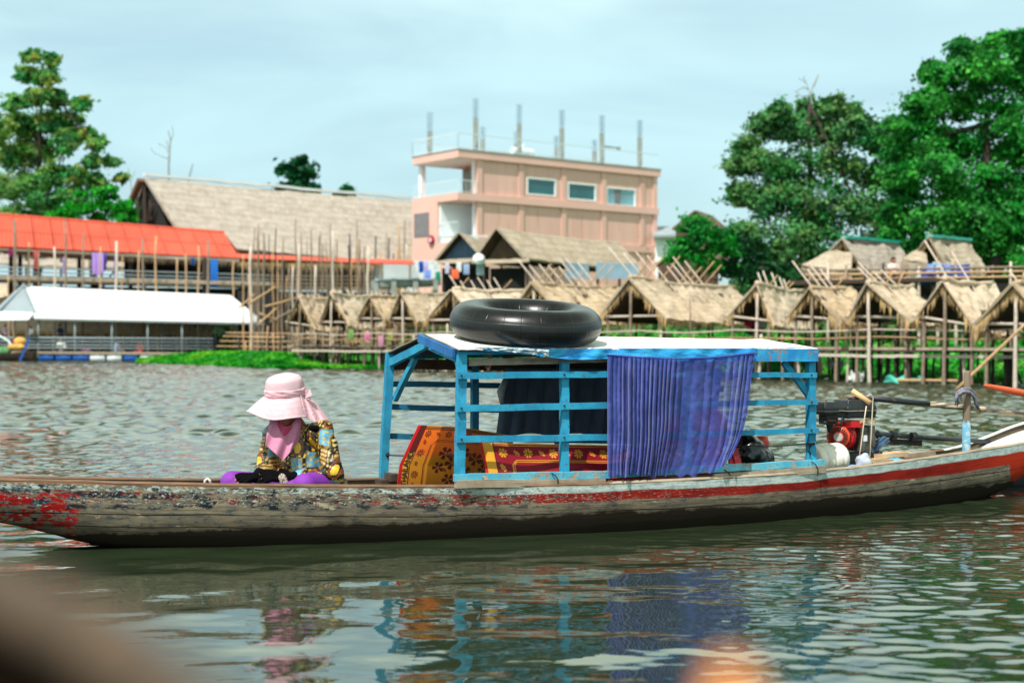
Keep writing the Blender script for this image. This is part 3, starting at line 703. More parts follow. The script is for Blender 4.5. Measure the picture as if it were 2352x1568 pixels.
# cross-braces low in the thicket
for i in range(26):
    u = R.uniform(545, 1010); v = R.uniform(690, 790); Y = R.uniform(80, 88); s = R.choice([-1, 1])
    mb = MB(); wpole(mb, P(u, v, Y), P(u + R.uniform(28, 75), v - s * R.uniform(14, 44), Y + 1), .06, 4, .03)
    tag(mb.build('bamboo_brace', M[R.choice(['pole_tan', 'pole', 'pole_pale'])], smooth=True), 'slanting thin brace pole low in the thicket between the white roof and the small huts', 'pole', 'slanting brace poles of the stilt thicket')
for i, v in enumerate((766, 774, 785, 797)):
    mb = MB(); wpole(mb, P(520 - i * 8, v - 2, 82), P(960, v + 4, 78), .036, 12, .05); tag(mb.build('bamboo_rail', M['pole_tan'], smooth=True), ['topmost', 'second', 'third', 'lowest'][i] + ' of four long level rails between the white roof and the small huts', 'rail', 'level rails through the stilt thicket')
mb = MB(); mb.prism([P(545, 668, 97), P(1000, 672, 95), P(1000, 815, 95), P(545, 815, 97)], V3((0, .3, 0))); tag(mb.build('shade_backing', M['shade']), 'near-black backing sheet painted as the shade under the hall deck behind the pole thicket', 'wall')  # sheet added in place of the deep shade among the poles
# cloths hanging in the orange restaurant
def cloth(label, u0, u1, v0, v1, Y, rgb, cat='cloth', point=0, group=None, waves_=3):
    def fn(a, b):
        p = P(u0 + (u1 - u0) * a, v0 + (v1 - v0) * b * (1 - point * abs(a - .5)), Y); p.y += .10 * math.sin(a * waves_ * 6.28) * (.4 + .6 * b); return p
    mb = MB(); mb.grid(fn, 14, 8); mb.grid(lambda a, b: fn(1 - a, b) + V3((0, .025, 0)), 14, 8)
    nm = 'cloth_%s_%s_%s' % rgb
    if nm not in M: M[nm] = simple('dyed_cloth', rgb, .9, .12, 2)
    return tag(mb.build('hanging_cloth', M[nm], smooth=True), label, cat, group)
GC = 'cloths hanging from the orange roof'
for a in (('wide lilac cloth hanging in the middle of the orange roofed restaurant', 211, 238, 580, 634, 99.2, (160, 130, 200), 'cloth', .3),
          ('narrow violet cloth right beside the wide lilac cloth', 236, 244, 582, 620, 99.4, (110, 90, 200)),
          ('thin violet cloth hanging behind a pole right of the lilac cloths', 262, 270, 588, 640, 99.6, (130, 100, 190)),
          ('dusky red cloth hanging at the left under the orange roof', 77, 90, 574, 618, 98.6, (190, 100, 90)),
          ('magenta cloth corner hanging near the left end of the orange roof', 18, 30, 572, 592, 98.4, (160, 50, 120), 'cloth', 1.2),
          ('pale lilac cloth hanging behind the thick pole under the orange roof', 144, 152, 590, 630, 98.8, (180, 160, 205)),
          ('bright blue cloth hanging at the right end of the orange roof', 483, 500, 596, 658, 101.2, (30, 110, 190)),
          ('small teal blue cloth left of the bright blue cloth', 438, 447, 592, 608, 101, (20, 90, 150))):
    cloth(*a, group=GC)

# ------------------------------------------------------------------ floating restaurant with white roof
def raft():
    Y = 93; root = thing('floating_restaurant', V3((P(260, 828, Y).x, Y, -.2)), 'floating raft restaurant with a long white metal roof on the left', 'raft')
    q = [P(52, 657, Y + 4), P(530, 678, Y + 4), P(608, 741, Y - 1.2), P(78, 730, Y - 1.2)]
    mb = MB(); mb.prism(q, V3((0, .06, -.12)))
    mb.prism([q[0], q[1], q[1] + V3((1.6, 5, -2)), q[0] + V3((-1.5, 5, -2))], V3((0, 0, -.1))); mb.build('roof', M['tin_white'], root)
    rib = MB()
    for i in range(1, 60):
        t = i / 60; rib.beam(q[0].lerp(q[1], t) + V3((0, -.02, .03)), q[3].lerp(q[2], t) + V3((0, -.02, .03)), .03, .03)
    rib.build('roof_ribs', M['tin_white'], root)
    rib = MB(); g = [P(52, 662, Y + 3), P(-2, 716, Y + 1.0), P(76, 716, Y - .6)]; rib.prism(g, V3((.15, .2, 0))); rib.build('gable_panel', M['tin_grey'], root)
    bb = MB(); bb.beam(P(54, 657, Y + 3.4), P(-6, 716, Y + .8), .3, .25); bb.build('barge_board', M['tin_grey'], root)
    sk = MB(); sk.prism([P(-40, 714, Y), P(78, 717, Y - .8), P(66, 732, Y - 1.8), P(-40, 734, Y - 1.4)], V3((0, 0, -.08))); sk.build('skirt_roof', M['tin_white'], root)
    for u in (-20, 63, 88, 149, 172, 230, 257, 302, 339, 372, 418, 455, 495, 545):
        thick = u in (149, 63) or u in (88, 172, 257, 339, 418); y = Y - .9 if u in (88, 172, 257, 339, 418, -20) else Y + 2.5
        part_pole('post', root, P(u, 812, y), P(u, 735 + (u > 300) * 3, y), .07 if thick else .05, 'rail_grey', 2, 0)
    for v in (775, 783, 791, 798):
        part_pole('side_rail', root, P(-60, v, Y - .95), P(490, v + 3, Y - .95), .045 if v != 775 else .07, 'rail_grey', 2, 0)
    dk = MB(); dk.beam(P(-60, 808, Y + 1.6), P(470, 811, Y + 1.6), 6, .10); dk.build('deck', M['grey_wood'], root)
    de = MB(); de.beam(P(20, 809, Y - 1.5), P(470, 812, Y - 1.5), .10, .16); de.build('deck_edge', M['grey_wood'], root)
    for i, (u0, u1, m) in enumerate(((90, 126, 'blue'), (130, 166, 'blue'), (169, 206, 'blue'), (209, 243, 'white'), (248, 281, 'white'), (286, 318, 'blue'), (324, 354, 'white'))):
        b = MB(); a0 = P(u0, 821, Y - 1.2); a1 = P(u1, 821, Y - 1.2); b.tube([a0, a0.lerp(a1, .05), a0.lerp(a1, .33), a0.lerp(a1, .36), a0.lerp(a1, .66), a0.lerp(a1, .69), a0.lerp(a1, .95), a1], [.26, .30, .30, .315, .315, .30, .30, .26], 14)
        o = b.build('float_drum', M['barrel_' + m], root, smooth=True); o['label'] = m + ' plastic float drum under the deck edge'
    r2 = thing('thatched_shelter', V3((P(250, 800, Y + 9).x, Y + 9, 0)), 'long low thatched shelter behind the floating restaurant, showing under its white roof', 'shelter')
    mb = MB(); thatch_slope(mb, P(-80, 650, Y + 13), P(470, 690, Y + 13), P(-80, 758, Y + 8), P(490, 770, Y + 8), .25, 40, 10, .12, 19, .5)
    mb.build('roof', [M['thatch'], M['thatch_under']], r2, smooth=True)
    fr = MB(); fringe(fr, P(-60, 757, Y + 7.9), P(490, 769, Y + 7.9), 500, .5, (0, -.2, 0), 3); tag(fr.build('straw_fringe', M['fringe'], r2), kind='stuff')
    for u in range(-10, 480, 38): part_pole('post', r2, P(u, 815, Y + 8.6), P(u + R.uniform(-3, 3), 748, Y + 8.6), .09, 'pole_dark')
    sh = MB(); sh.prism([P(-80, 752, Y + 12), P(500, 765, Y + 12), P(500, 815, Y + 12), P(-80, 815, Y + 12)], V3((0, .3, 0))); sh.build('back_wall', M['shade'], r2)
raft()

# small figures aboard
def figure_meshes():
    """one seated person as a continuous body plus clothes, 1:1, facing -Y"""
    b = MB(); b.ell((0, -.04, .74), (.085, .10, .115)); b.cap((0, 0, .60), .05, (0, -.02, .70), .045)
    b.cap((0, 0, .14), .13, (0, .01, .5), .125)
    for s in (-1, 1):
        b.cap((.17 * s, .01, .53), .05, (.23 * s, -.06, .30), .042); b.cap((.23 * s, -.06, .30), .042, (.12 * s, -.27, .22), .034); b.ell((.10 * s, -.31, .21), (.04, .06, .025))
        b.cap((.09 * s, 0, .10), .085, (.30 * s, -.30, .12), .065); b.cap((.30 * s, -.30, .12), .06, (-.06 * s, -.36, .06), .045)
    body = remeshed(b, .022, 2)
    sh = MB(); sh.cap((0, 0, .14), .155, (0, .01, .48), .15); sh.ell((0, 0, .54), (.2, .11, .07))
    for s in (-1, 1): sh.cap((.17 * s, .01, .53), .068, (.225 * s, -.05, .33), .06)
    shirt = remeshed(sh, .024, 2)
    tr = MB()
    for s in (-1, 1): tr.cap((.09 * s, 0, .10), .10, (.30 * s, -.30, .12), .078); tr.cap((.30 * s, -.30, .12), .07, (.02 * s, -.35, .065), .055)
    trous = remeshed(tr, .024, 2)
    hr = MB(); hr.ell((0, -.02, .785), (.095, .112, .09)); hr.ell((0, .03, .74), (.09, .09, .10)); hair = remeshed(hr, .02, 2)
    return body, shirt, trous, hair
FIG = [m for m in figure_meshes()]
def figure(label, u, v, Y, rot, shirt, trous='dark', sc=1.0, group=None):
    base = P(u, v, Y); root = thing('person', base, label, 'person', group)
    ms = [M['skin']]
    for c in (shirt, (40, 44, 60) if trous == 'dark' else trous, (18, 16, 16)):
        nm = 'cloth_%s_%s_%s' % tuple(c)
        if nm not in M: M[nm] = simple('dyed_cloth', c, .9, .12, 2)
        ms.append(M[nm])
    rm = Matrix.Rotation(rot, 3, 'Z') * sc
    for nm, mesh, mt in zip(('body', 'shirt', 'trousers', 'hair'), FIG, ms):
        k = MB(); k.v = [tuple(base + rm @ V3(x)) for x in mesh.v]; k.f = mesh.f; k.m = mesh.m; k.uv = mesh.uv; k.build(nm, mt, root, smooth=True)
GP = 'people sitting on the floating restaurant'
figure('person in a white shirt sitting at the left of the floating restaurant', 140, 811, 92.5, .4, (225, 232, 228), sc=1.15, group=GP)
figure('person in a pale blue shirt sitting bent over on the floating restaurant', 269, 812, 92.8, 1.4, (170, 190, 225), trous=(130, 170, 190), sc=1.1, group=GP)
figure('person in a bright red orange top sitting on the floating restaurant', 323, 812, 93.2, -.5, (232, 70, 40), trous=(200, 70, 80), sc=1.05, group=GP)
figure('person in a teal shirt sitting deeper inside the floating restaurant', 243, 800, 95.5, .2, (30, 100, 120), group=GP)
figure('person in a blue shirt sitting back in the shade of the floating restaurant', 138, 776, 99.5, 1.1, (60, 110, 165), sc=1.2, group=GP)
figure('person in a lavender top sitting far back at the left edge', 12, 772, 99, .5, (180, 175, 205), group=GP)
figure('person in a grey top sitting in the shade behind the second post', 70, 776, 99, -.4, (120, 140, 150), group=GP)
t = MB(); c0 = P(198, 806, 92.4); t.ell(c0, (.35, .3, .16), 12, 8); tag(t.build('bundle', simple('magenta_bundle', (170, 120, 160), .9, .5, 3)), 'small pink and white bundle on the raft deck between the white and pale blue shirts', 'bundle')
# longtail boat at the left edge
def edge_boat():
    Y = 90; root = thing('small_boat', P(20, 826, Y), 'small cluttered boat with a slanting blue pole at the far left edge', 'boat')
    h = MB()
    def hull(u, v):
        x = -2.6 + 4.4 * u; w_ = .55 * (1 - max(0, (u - .55) / .45) ** 2); zt = .45 + .5 * max(0, u - .6) ** 1.0
        an = math.pi * v; c = P(20, 828, Y)
        return c + V3((x, -math.cos(an) * w_, zt - math.sin(an) * (zt + .1)))
    h.grid(hull, 16, 8); h.build('hull', M['dark_wood'], root, smooth=True)
    k = MB(); k.beam(P(44, 832, Y - .8), P(66, 778, Y - .6), .14, .14); k.build('pole', M['barrel_blue'], root)
    k = MB(); k.tube([P(-20, 768, Y), P(0, 772, Y), P(18, 782, Y), P(28, 795, Y)], .07, 6); k.build('hoop', M['rail_white'], root)
    k = MB(); k.ell(P(38, 797, Y - .3), (.62, .3, .22)); k.ell(P(46, 784, Y + .1), (.4, .3, .28)); k.build('cargo_bundle', simple('ochre_bundle', (206, 158, 80), .9, .4, 2), root, smooth=True)
    k = MB(); k.ell(P(42, 785, Y + .3), (.5, .3, .35)); k.build('dark_bundle', simple('maroon_bundle', (92, 44, 38), .9, .4, 2), root, smooth=True)
    k = MB(); k.ell(P(8, 806, Y - .3), (.5, .35, .3)); k.build('green_bundle', simple('green_bundle', (90, 140, 90), .9, .6, 3), root, smooth=True)
edge_boat()

# ------------------------------------------------------------------ pink building
def pink():
    L1 = V3((math.cos(math.radians(38)), math.sin(math.radians(38)), 0)); L2 = V3((-L1.y, L1.x, 0)); C0 = P(1095, 600, 118); C0.z = 0
    def at(a, b, z): return C0 + L1 * a + L2 * b + UP * z
    def a_of(u):
        k = (u - 1176) / F; return (k * C0.y - C0.x) / (L1.x - k * L1.y)
    def z_of(v, a, b=0): p = at(a, b, 0); return H - (v - 784) / F * p.y
    root = thing('pink_building', at(8, 3, 2), 'unfinished three storey pink concrete building with open balconies', 'building')
    A = a_of(1508); W = 6.4; OV = 2.1
    zr = z_of(349, 0); zr0 = zr - .62; zf = z_of(446, 0); zf0 = zf - .6; zl = z_of(541, 0); zl0 = zl - .5
    def slab(name, a0, a1, b0, b1, z0, z1, m):
        mb = MB(); mb.prism([at(a0, b0, z0), at(a1, b0, z0), at(a1, b1, z0), at(a0, b1, z0)], UP * (z1 - z0)); return mb.build(name, M[m] if isinstance(m, str) else m, root)
    wl = MB()
    def wq(a0, a1, z0, z1, b=0.0, th=.2): wl.prism([at(a0, b, z0), at(a1, b, z0), at(a1, b + th, z0), at(a0, b + th, z0)], UP * (z1 - z0))
    # right facade panels with window holes
    wins = [(1210, 1277, 702, 858), (1304, 1369, 742, 895), (1393, 1460, 778, 940)]
    bays = [0.0, a_of(1196), a_of(1294), a_of(1386), a_of(1474), A]
    for i in range(5):
        a0, a1 = bays[i], bays[i + 1]
        if 1 <= i <= 3:
            u0, u1, z0p, z1p = wins[i - 1]; wa0, wa1 = a_of(u0), a_of(u1)
            vt = (350 + z0p / 1.96) / 1.7415; vb = (350 + z1p / 1.96) / 1.7415; zt = z_of(vt, wa0); zb = z_of(vb, wa1)
            wq(a0, wa0, zf, zr0); wq(wa1, a1, zf, zr0); wq(wa0, wa1, zf, zb); wq(wa0, wa1, zt, zr0)
            fr = MB(); t_ = .12
            for (x0, x1, y0, y1) in ((wa0, wa1, zb, zb + t_), (wa0, wa1, zt - t_, zt), (wa0, wa0 + t_, zb + t_, zt - t_), (wa1 - t_, wa1, zb + t_, zt - t_)):
                fr.prism([at(x0, -.04, y0), at(x1, -.04, y0), at(x1, .10, y0), at(x0, .10, y0)], UP * (y1 - y0))
            wd = fr.build('window', M['white_wall'], root)
            gl = MB(); gl.prism([at(wa0, .09, zb), at(wa1, .09, zb), at(wa1, .12, zb), at(wa0, .12, zb)], UP * (zt - zb)); gl.build('pane', M['glass_pale'] if i == 3 else M['glass_dark'], wd)
            if i == 3:
                cu = MB(); cu.prism([at(wa0 + (wa1 - wa0) * .3, .04, zb + .13), at(wa0 + (wa1 - wa0) * .47, .04, zb + .13), at(wa0 + (wa1 - wa0) * .52, .06, zt - .13), at(wa0 + (wa1 - wa0) * .3, .06, zt - .13)], L2 * .02); cu.build('curtain', M['louver'], wd)
        else: wq(a0, a1, zf, zr0)
        wq(a0, a1, 1.5, zf0)
    wl.prism([at(A, .2, 1.5), at(A, W, 1.5), at(A - .2, W, 1.5), at(A - .2, .2, 1.5)], UP * (zr0 - 1.5))
    wl.prism([at(3.2, W - .2, 1.5), at(A - .2, W - .2, 1.5), at(A - .2, W, 1.5), at(3.2, W, 1.5)], UP * (zr0 - 1.5)); wl.build('wall', M['pink'], root)
    # bands + pilasters (proud of the panels)
    slab('roof_band', -OV, A + .25, -.30, W, zr0, zr, 'pink_light'); slab('roof_edge', -OV - .05, A + .3, -.36, W + .05, zr, zr + .08, 'concrete')
    slab('floor_band', -OV, A + .1, -.24, W, zf0, zf, 'pink_light'); slab('lower_band', 0.01, A + .1, -.22, -.003, zl0 - .2, zl - .1, 'pink')
    for i, a in enumerate(bays):
        w_ = .5
        a = min(max(a, w_ / 2), A - w_ / 2)
        for z0, z1 in ((zf + .003, zr0 - .003), (zl, zf0 - .003), (1.5, zl0 - .203)): slab('pilaster', a - w_ / 2, a + w_ / 2, -.11, -.004, z0, z1, 'pink')
    # balcony end: white jambs, soffits, rails
    slab('jamb', -.02, .5, .25, .7, zf + .003, zr0 - .003, 'white_wall'); slab('back_column', -OV + .5, -OV + .95, W - .6, W - .2, zf + .003, zr0 - .003, 'white_wall')
    slab('soffit', -OV + .05, 1.5, .02, W - .05, zr0 - .04, zr0 - .004, 'white_wall')
    slab('balcony_back', 3.0, 3.15, .25, W - .25, zf + .003, zr0 - .05, 'concrete'); slab('doorway', 2.9, 2.99, 1.6, 4.6, zf + .01, zf + 2.4, 'glass_pale')
    # middle storey: solid left part with louvre, recess near the corner
    slab('end_wall', -OV, -OV + .2, 2.7, W, 1.5, zf0 - .003, 'pink_light'); slab('end_wall', -OV + .003, -OV + .2, -.2, 2.69, 1.5, zl0 - .1, 'pink_light')
    slab('louvre_window', -OV - .05, -OV - .01, 3.9, W - .3, zl + .1, zl + 2.1, 'louver')
    slab('recess_wall', -OV + .2, 1.6, 2.5, 2.69, zl, zf0 - .05, 'white_wall'); slab('recess_back', 1.6, 1.75, .25, 2.45, zl, zf0 - .05, 'white_wall')
    slab('jamb', -.02, .45, .25, .6, zl, zf0 - .003, 'white_wall'); slab('recess_floor', -OV + .25, 1.6, -.15, 2.45, zl0 - .05, zl - .003, 'white_wall')
    def rail(a0, b0, a1, b1, z, h=1.05, step=.35, mat='rail_white'):
        mb = MB(); p, q = at(a0, b0, z), at(a1, b1, z); mb.beam(p + UP * h, q + UP * h, .06, .06); mb.beam(p + UP * .12, q + UP * .12, .04, .04); n_ = int((q - p).length / step)
        for i in range(n_ + 1): r_ = p.lerp(q, i / n_); mb.beam(r_, r_ + UP * h, .022, .022, V3((0, 1, 0)))
        return mb.build('balustrade', M[mat], root)
    rail(-OV + .1, -.1, -OV + .1, W, zf); rail(-OV + .1, -.15, 0, -.15, zf); rail(-OV + .1, -.1, -OV + .1, 2.6, zl)
    rail(-OV, -.25, -OV, W, zr + .08, 1.3); rail(-OV, -.25, A, -.25, zr + .08, 1.3); rail(-OV, W, A, W, zr + .08, 1.3)
    # roof columns with bars
    for (u, b) in ((1000, 4.8), (1096, .2), (1196, .2), (1294, .2), (1386, .2), (1473, .2), (1104, 5.6), (1376, 5.6), (1290, 6.0), (1193, 6.0)):
        a = a_of(u) if b < 1 else (-1.4 if u == 1000 else a_of(u) + 4.4); hc = 2.7 if b < 1 else 2.0
        mb = MB(); mb.beam(at(a, b, zr + .08), at(a, b, zr + .08 + hc), .42, .42, V3((0, 1, 0))); cc = mb.build('roof_column', M['concrete'], root)
        mb = MB()
        for dx in (-.16, 0, .16):
            for dy in (-.14, .14): mb.beam(at(a + dx, b + dy, zr + hc), at(a + dx * 1.1, b + dy, zr + hc + (1.75 if b < 1 or u == 1000 else 1.2)), .035, .035, V3((0, 1, 0)))
        mb.build('steel_bars', M['steel_bar'], cc)
    tk = MB(); pz = at(a_of(1218) + 1.5, 3, zr + .9); tk.tube([pz + L1 * -1.1, pz + L1 * 1.1], .34, 14); tk.tube([pz + L1 * -.3 + UP * .2, pz + L1 * .2 + UP * .55], .15, 8)
    for d_ in (-1, 1): tk.beam(pz + L1 * d_ - UP * .8, pz + L1 * d_, .1, .8)
    tk.build('water_tank', M['rail_white'], root, smooth=False)
    lm = MB(); p0 = at(a_of(1395), .6, zr); lm.beam(p0, p0 + UP * 2.4, .08, .08, V3((0, 1, 0))); lm.beam(p0 + UP * 1.75, p0 + UP * 1.75 + L1 * 1.9, .12, .12); lm.box(p0 + UP * 1.7 + L1 * 1.9, (.35, .35, .3)); lm.build('roof_pipe_arm', M['concrete'], root)
    sg = MB(); s0 = at(-OV - .12, 3.4, z_of(551, -OV, 3.4)); sg.tube([s0 - L1 * .1, s0 + L1 * .05], .38, 20); so_ = sg.build('round_sign', simple('crimson_disc', (150, 24, 60), .5, .1, 2), root)
    sg = MB(); sg.tube([s0 - L1 * .13, s0 - L1 * .11], .2, 16); sg.build('sign_mark', simple('pale_disc_mark', (225, 190, 205), .5, .3, 9), so_)
pink()
# white house and dark gables right of it
hs = thing('white_house', P(1535, 640, 125), 'white house wall showing between the pink building and the bright bush', 'house')
mb = MB(); a = P(1509, 640, 126); mb.prism([P(1505, 640, 130), P(1600, 640, 130), P(1600, 535, 130), P(1505, 535, 130)], V3((0, 3, 0))); mb.build('wall', M['white_wall'], hs)
mb = MB(); mb.prism([P(1500, 540, 129), P(1600, 538, 129), P(1600, 518, 133), P(1500, 520, 133)], V3((0, 0, -.2))); mb.build('roof', M['tin_grey'], hs)
def gable_house(label, apex, lf, rf, Y, wallm, dep=5):
    A, l, r = P(*apex, Y), P(*lf, Y), P(*rf, Y); g = thing('gabled_house', V3((A.x, Y, 2)), label, 'house'); d = V3((2, dep, 0))
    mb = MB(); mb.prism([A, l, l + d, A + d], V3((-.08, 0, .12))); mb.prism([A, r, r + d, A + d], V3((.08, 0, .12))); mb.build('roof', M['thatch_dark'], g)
    mb = MB(); ins = .88; c = (l + r) / 2; mb.prism([c.lerp(A, ins), c.lerp(l, ins), c.lerp(l, ins) - UP * 3, c.lerp(r, ins) - UP * 3, c.lerp(r, ins)], V3((.1, .4, 0)) + V3((0, .3, 0))); mb.build('wall', M[wallm], g)
gable_house('dark gabled house peak rising above the bright bush', (1597, 486), (1545, 528), (1660, 540), 110, 'plank_brown')
gable_house('dark lower gable end beside the pink building, half hidden by the bush', (1592, 560), (1502, 612), (1660, 612), 84, 'plank_brown')

# ------------------------------------------------------------------ plank houses in front of the pink building
def plank_house(label, A, lf, rf, rid, Y, gm, dY, roofm, posts):
    a, l, r = P(*A, Y), P(*lf, Y + .8), P(*rf, Y - .6); e = P(*rid, Y + dY); e.z = a.z - .1; e.x = (rid[0] - 1176) / F * e.y; k = e - a
    g = thing('plank_house', V3((a.x + 2, Y, 2.5)), label, 'house')
    mb = MB(); o = k.normalized() * -.35
    thatch_slope(mb, a + o, e, r + o, r + k, .12, 26, 10, .07, Y, .6); thatch_slope(mb, a + o, e, l + o, l + k, .12, 10, 6, .07, Y + 3, .6); mb.build('roof', [M[roofm], M['thatch_under']], g, smooth=True)
    gp = MB(); c = (l + r) / 2; kk = k.normalized()
    gp.prism([a + kk * .5 - UP * .15, l.lerp(c, .1) + kk * .5, r.lerp(c, .1) + kk * .5], kk * .12); gp.build('gable_panel', M[gm], g)
    sk = MB(); thatch_slope(sk, l + UP * .1, r + UP * .1, l + V3((-.3, -.6, -.12)), r + V3((.1, -.6, -.12)), .08, 14, 3, .04, 2, 1); sk.build('eave_skirt', [M['thatch_grey'], M['thatch_under']], g, smooth=True)
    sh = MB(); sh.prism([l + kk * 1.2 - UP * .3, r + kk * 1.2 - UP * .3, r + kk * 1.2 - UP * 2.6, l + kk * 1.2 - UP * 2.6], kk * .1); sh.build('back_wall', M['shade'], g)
    for i in range(posts):
        t = i / (posts - 1); b = r.lerp(r + k * .97, t); part_pole('post', g, V3((b.x, b.y, 1.2)), b - UP * .05, .10, 'pole_dark')
    return g, a, l, r, k
plank_house('thatched house with a blue grey board gable, left of the larger board house', (1058, 537), (1003, 602), (1112, 597), (1140, 540), 84, 'plank_blue', 9, 'thatch_grey', 3)
g, a, l, r, k = plank_house('large thatched house with a brown board gable before the pink building', (1148, 527), (1096, 602), (1212, 598), (1418, 552), 80, 'plank_brown', 9.5, 'thatch_grey', 6)
wl = MB(); kk = k.normalized(); s0 = r + kk * .6 - UP * 2.8; wl.prism([s0, s0 + kk * 4, s0 + kk * 4 + UP * 2.5, s0 + UP * 2.5], V3((-.5, .5, 0))); wl.build('side_wall', M['pink_light'], g)
for i, (u0, u1, lab) in enumerate(((1300, 1352, 'pale blue plastic sheeting hung under the left half of the large thatched eave'), (1370, 1466, 'wide pale blue plastic sheeting hung under the right end of the large thatched eave'))):
    mb = MB(); mb.prism([P(u0, 602, 79.6 + i * 1.5), P(u1, 607, 80.6 + i * 1.5), P(u1 + 2, 640, 80.6 + i * 1.5), P(u0 - 2, 640, 79.6 + i * 1.5)], V3((0, .06, 0))); tag(mb.build('plastic_sheet', M['sheet_blue']), lab, 'sheet', 'plastic sheets under the thatched eave')
lt = MB(); c0 = P(1100, 596, 79); lt.lathe([(.0, .32), (.2, .28), (.34, .1), (.36, 0), (.0, .02)], c0, V3((.3, -1, .5)), 16); lt.beam(c0, P(1100, 600, 80), .04, .04); tag(lt.build('satellite_dish', M['tin_white']), 'small white dish glinting between the two board gables', 'dish')

# ------------------------------------------------------------------ terrace with laundry
def terrace():
    Y = 82; g = thing('white_terrace', P(935, 680, Y), 'concrete terrace with white railing and laundry left of the board houses', 'terrace')
    mb = MB(); mb.beam(P(862, 652, Y + 1.5), P(1000, 648, Y + 2.5), 3, .45); mb.build('deck', M['concrete'], g)
    for u in (864, 905, 955, 1000): part_box('column', g, P(u, 720, Y + .2), P(u, 640, Y + .2), .3, .3, 'concrete', V3((0, 1, 0)))
    mb = MB(); a, b = P(862, 605, Y), P(1004, 602, Y + .8); mb.beam(a, b, .08, .08); mb.beam(P(862, 642, Y), P(1004, 640, Y + .8), .08, .08)
    for i in range(46): p = a.lerp(b, i / 45); mb.beam(p, p - UP * .95, .03, .03, V3((0, 1, 0)))
    mb.build('railing', M['rail_white'], g)
    mb = MB(); mb.prism([P(880, 600, Y + 5), P(1010, 598, Y + 6), P(1010, 645, Y + 6), P(880, 645, Y + 5)], V3((0, .2, 0))); mb.build('back_wall', M['white_wall'], g)
    mb = MB(); mb.prism([P(850, 594, Y + 2), P(948, 597, Y + 2), P(952, 604, Y - .5), P(846, 602, Y - .5)], V3((0, 0, -.1))); mb.build('awning', M['tin_orange'], g)
terrace()
GL = 'laundry hung along the white railing'
for a in (('strong blue garment hanging first on the laundry line', 962, 972, 600, 626, 81.6, (20, 90, 190)), ('lavender garment hanging beside the blue one', 972, 984, 600, 622, 81.6, (205, 195, 225)), ('long periwinkle cloth draped over the white railing', 974, 990, 620, 640, 81.4, (140, 165, 230)),
          ('white towel hanging at the middle of the laundry', 996, 1004, 600, 618, 81.6, (228, 232, 230)), ('small teal cloth on the railing end', 1000, 1012, 624, 642, 81.4, (20, 160, 140)), ('pale lilac towel under the left board house', 1022, 1032, 604, 628, 81.6, (215, 215, 232)),
          ('bright orange cloth under the left board house', 1036, 1054, 618, 640, 81.4, (235, 120, 80)), ('white sheet hung under the left board house', 1048, 1060, 602, 624, 81.7, (228, 234, 232)), ('white and blue cloth right of the orange cloth', 1064, 1078, 606, 630, 81.7, (170, 190, 220)), ('large white plastic curtain under the right side of the blue gable', 1094, 1112, 602, 632, 80.5, (205, 222, 232))):
    cloth(*a, cat='laundry', group=GL)
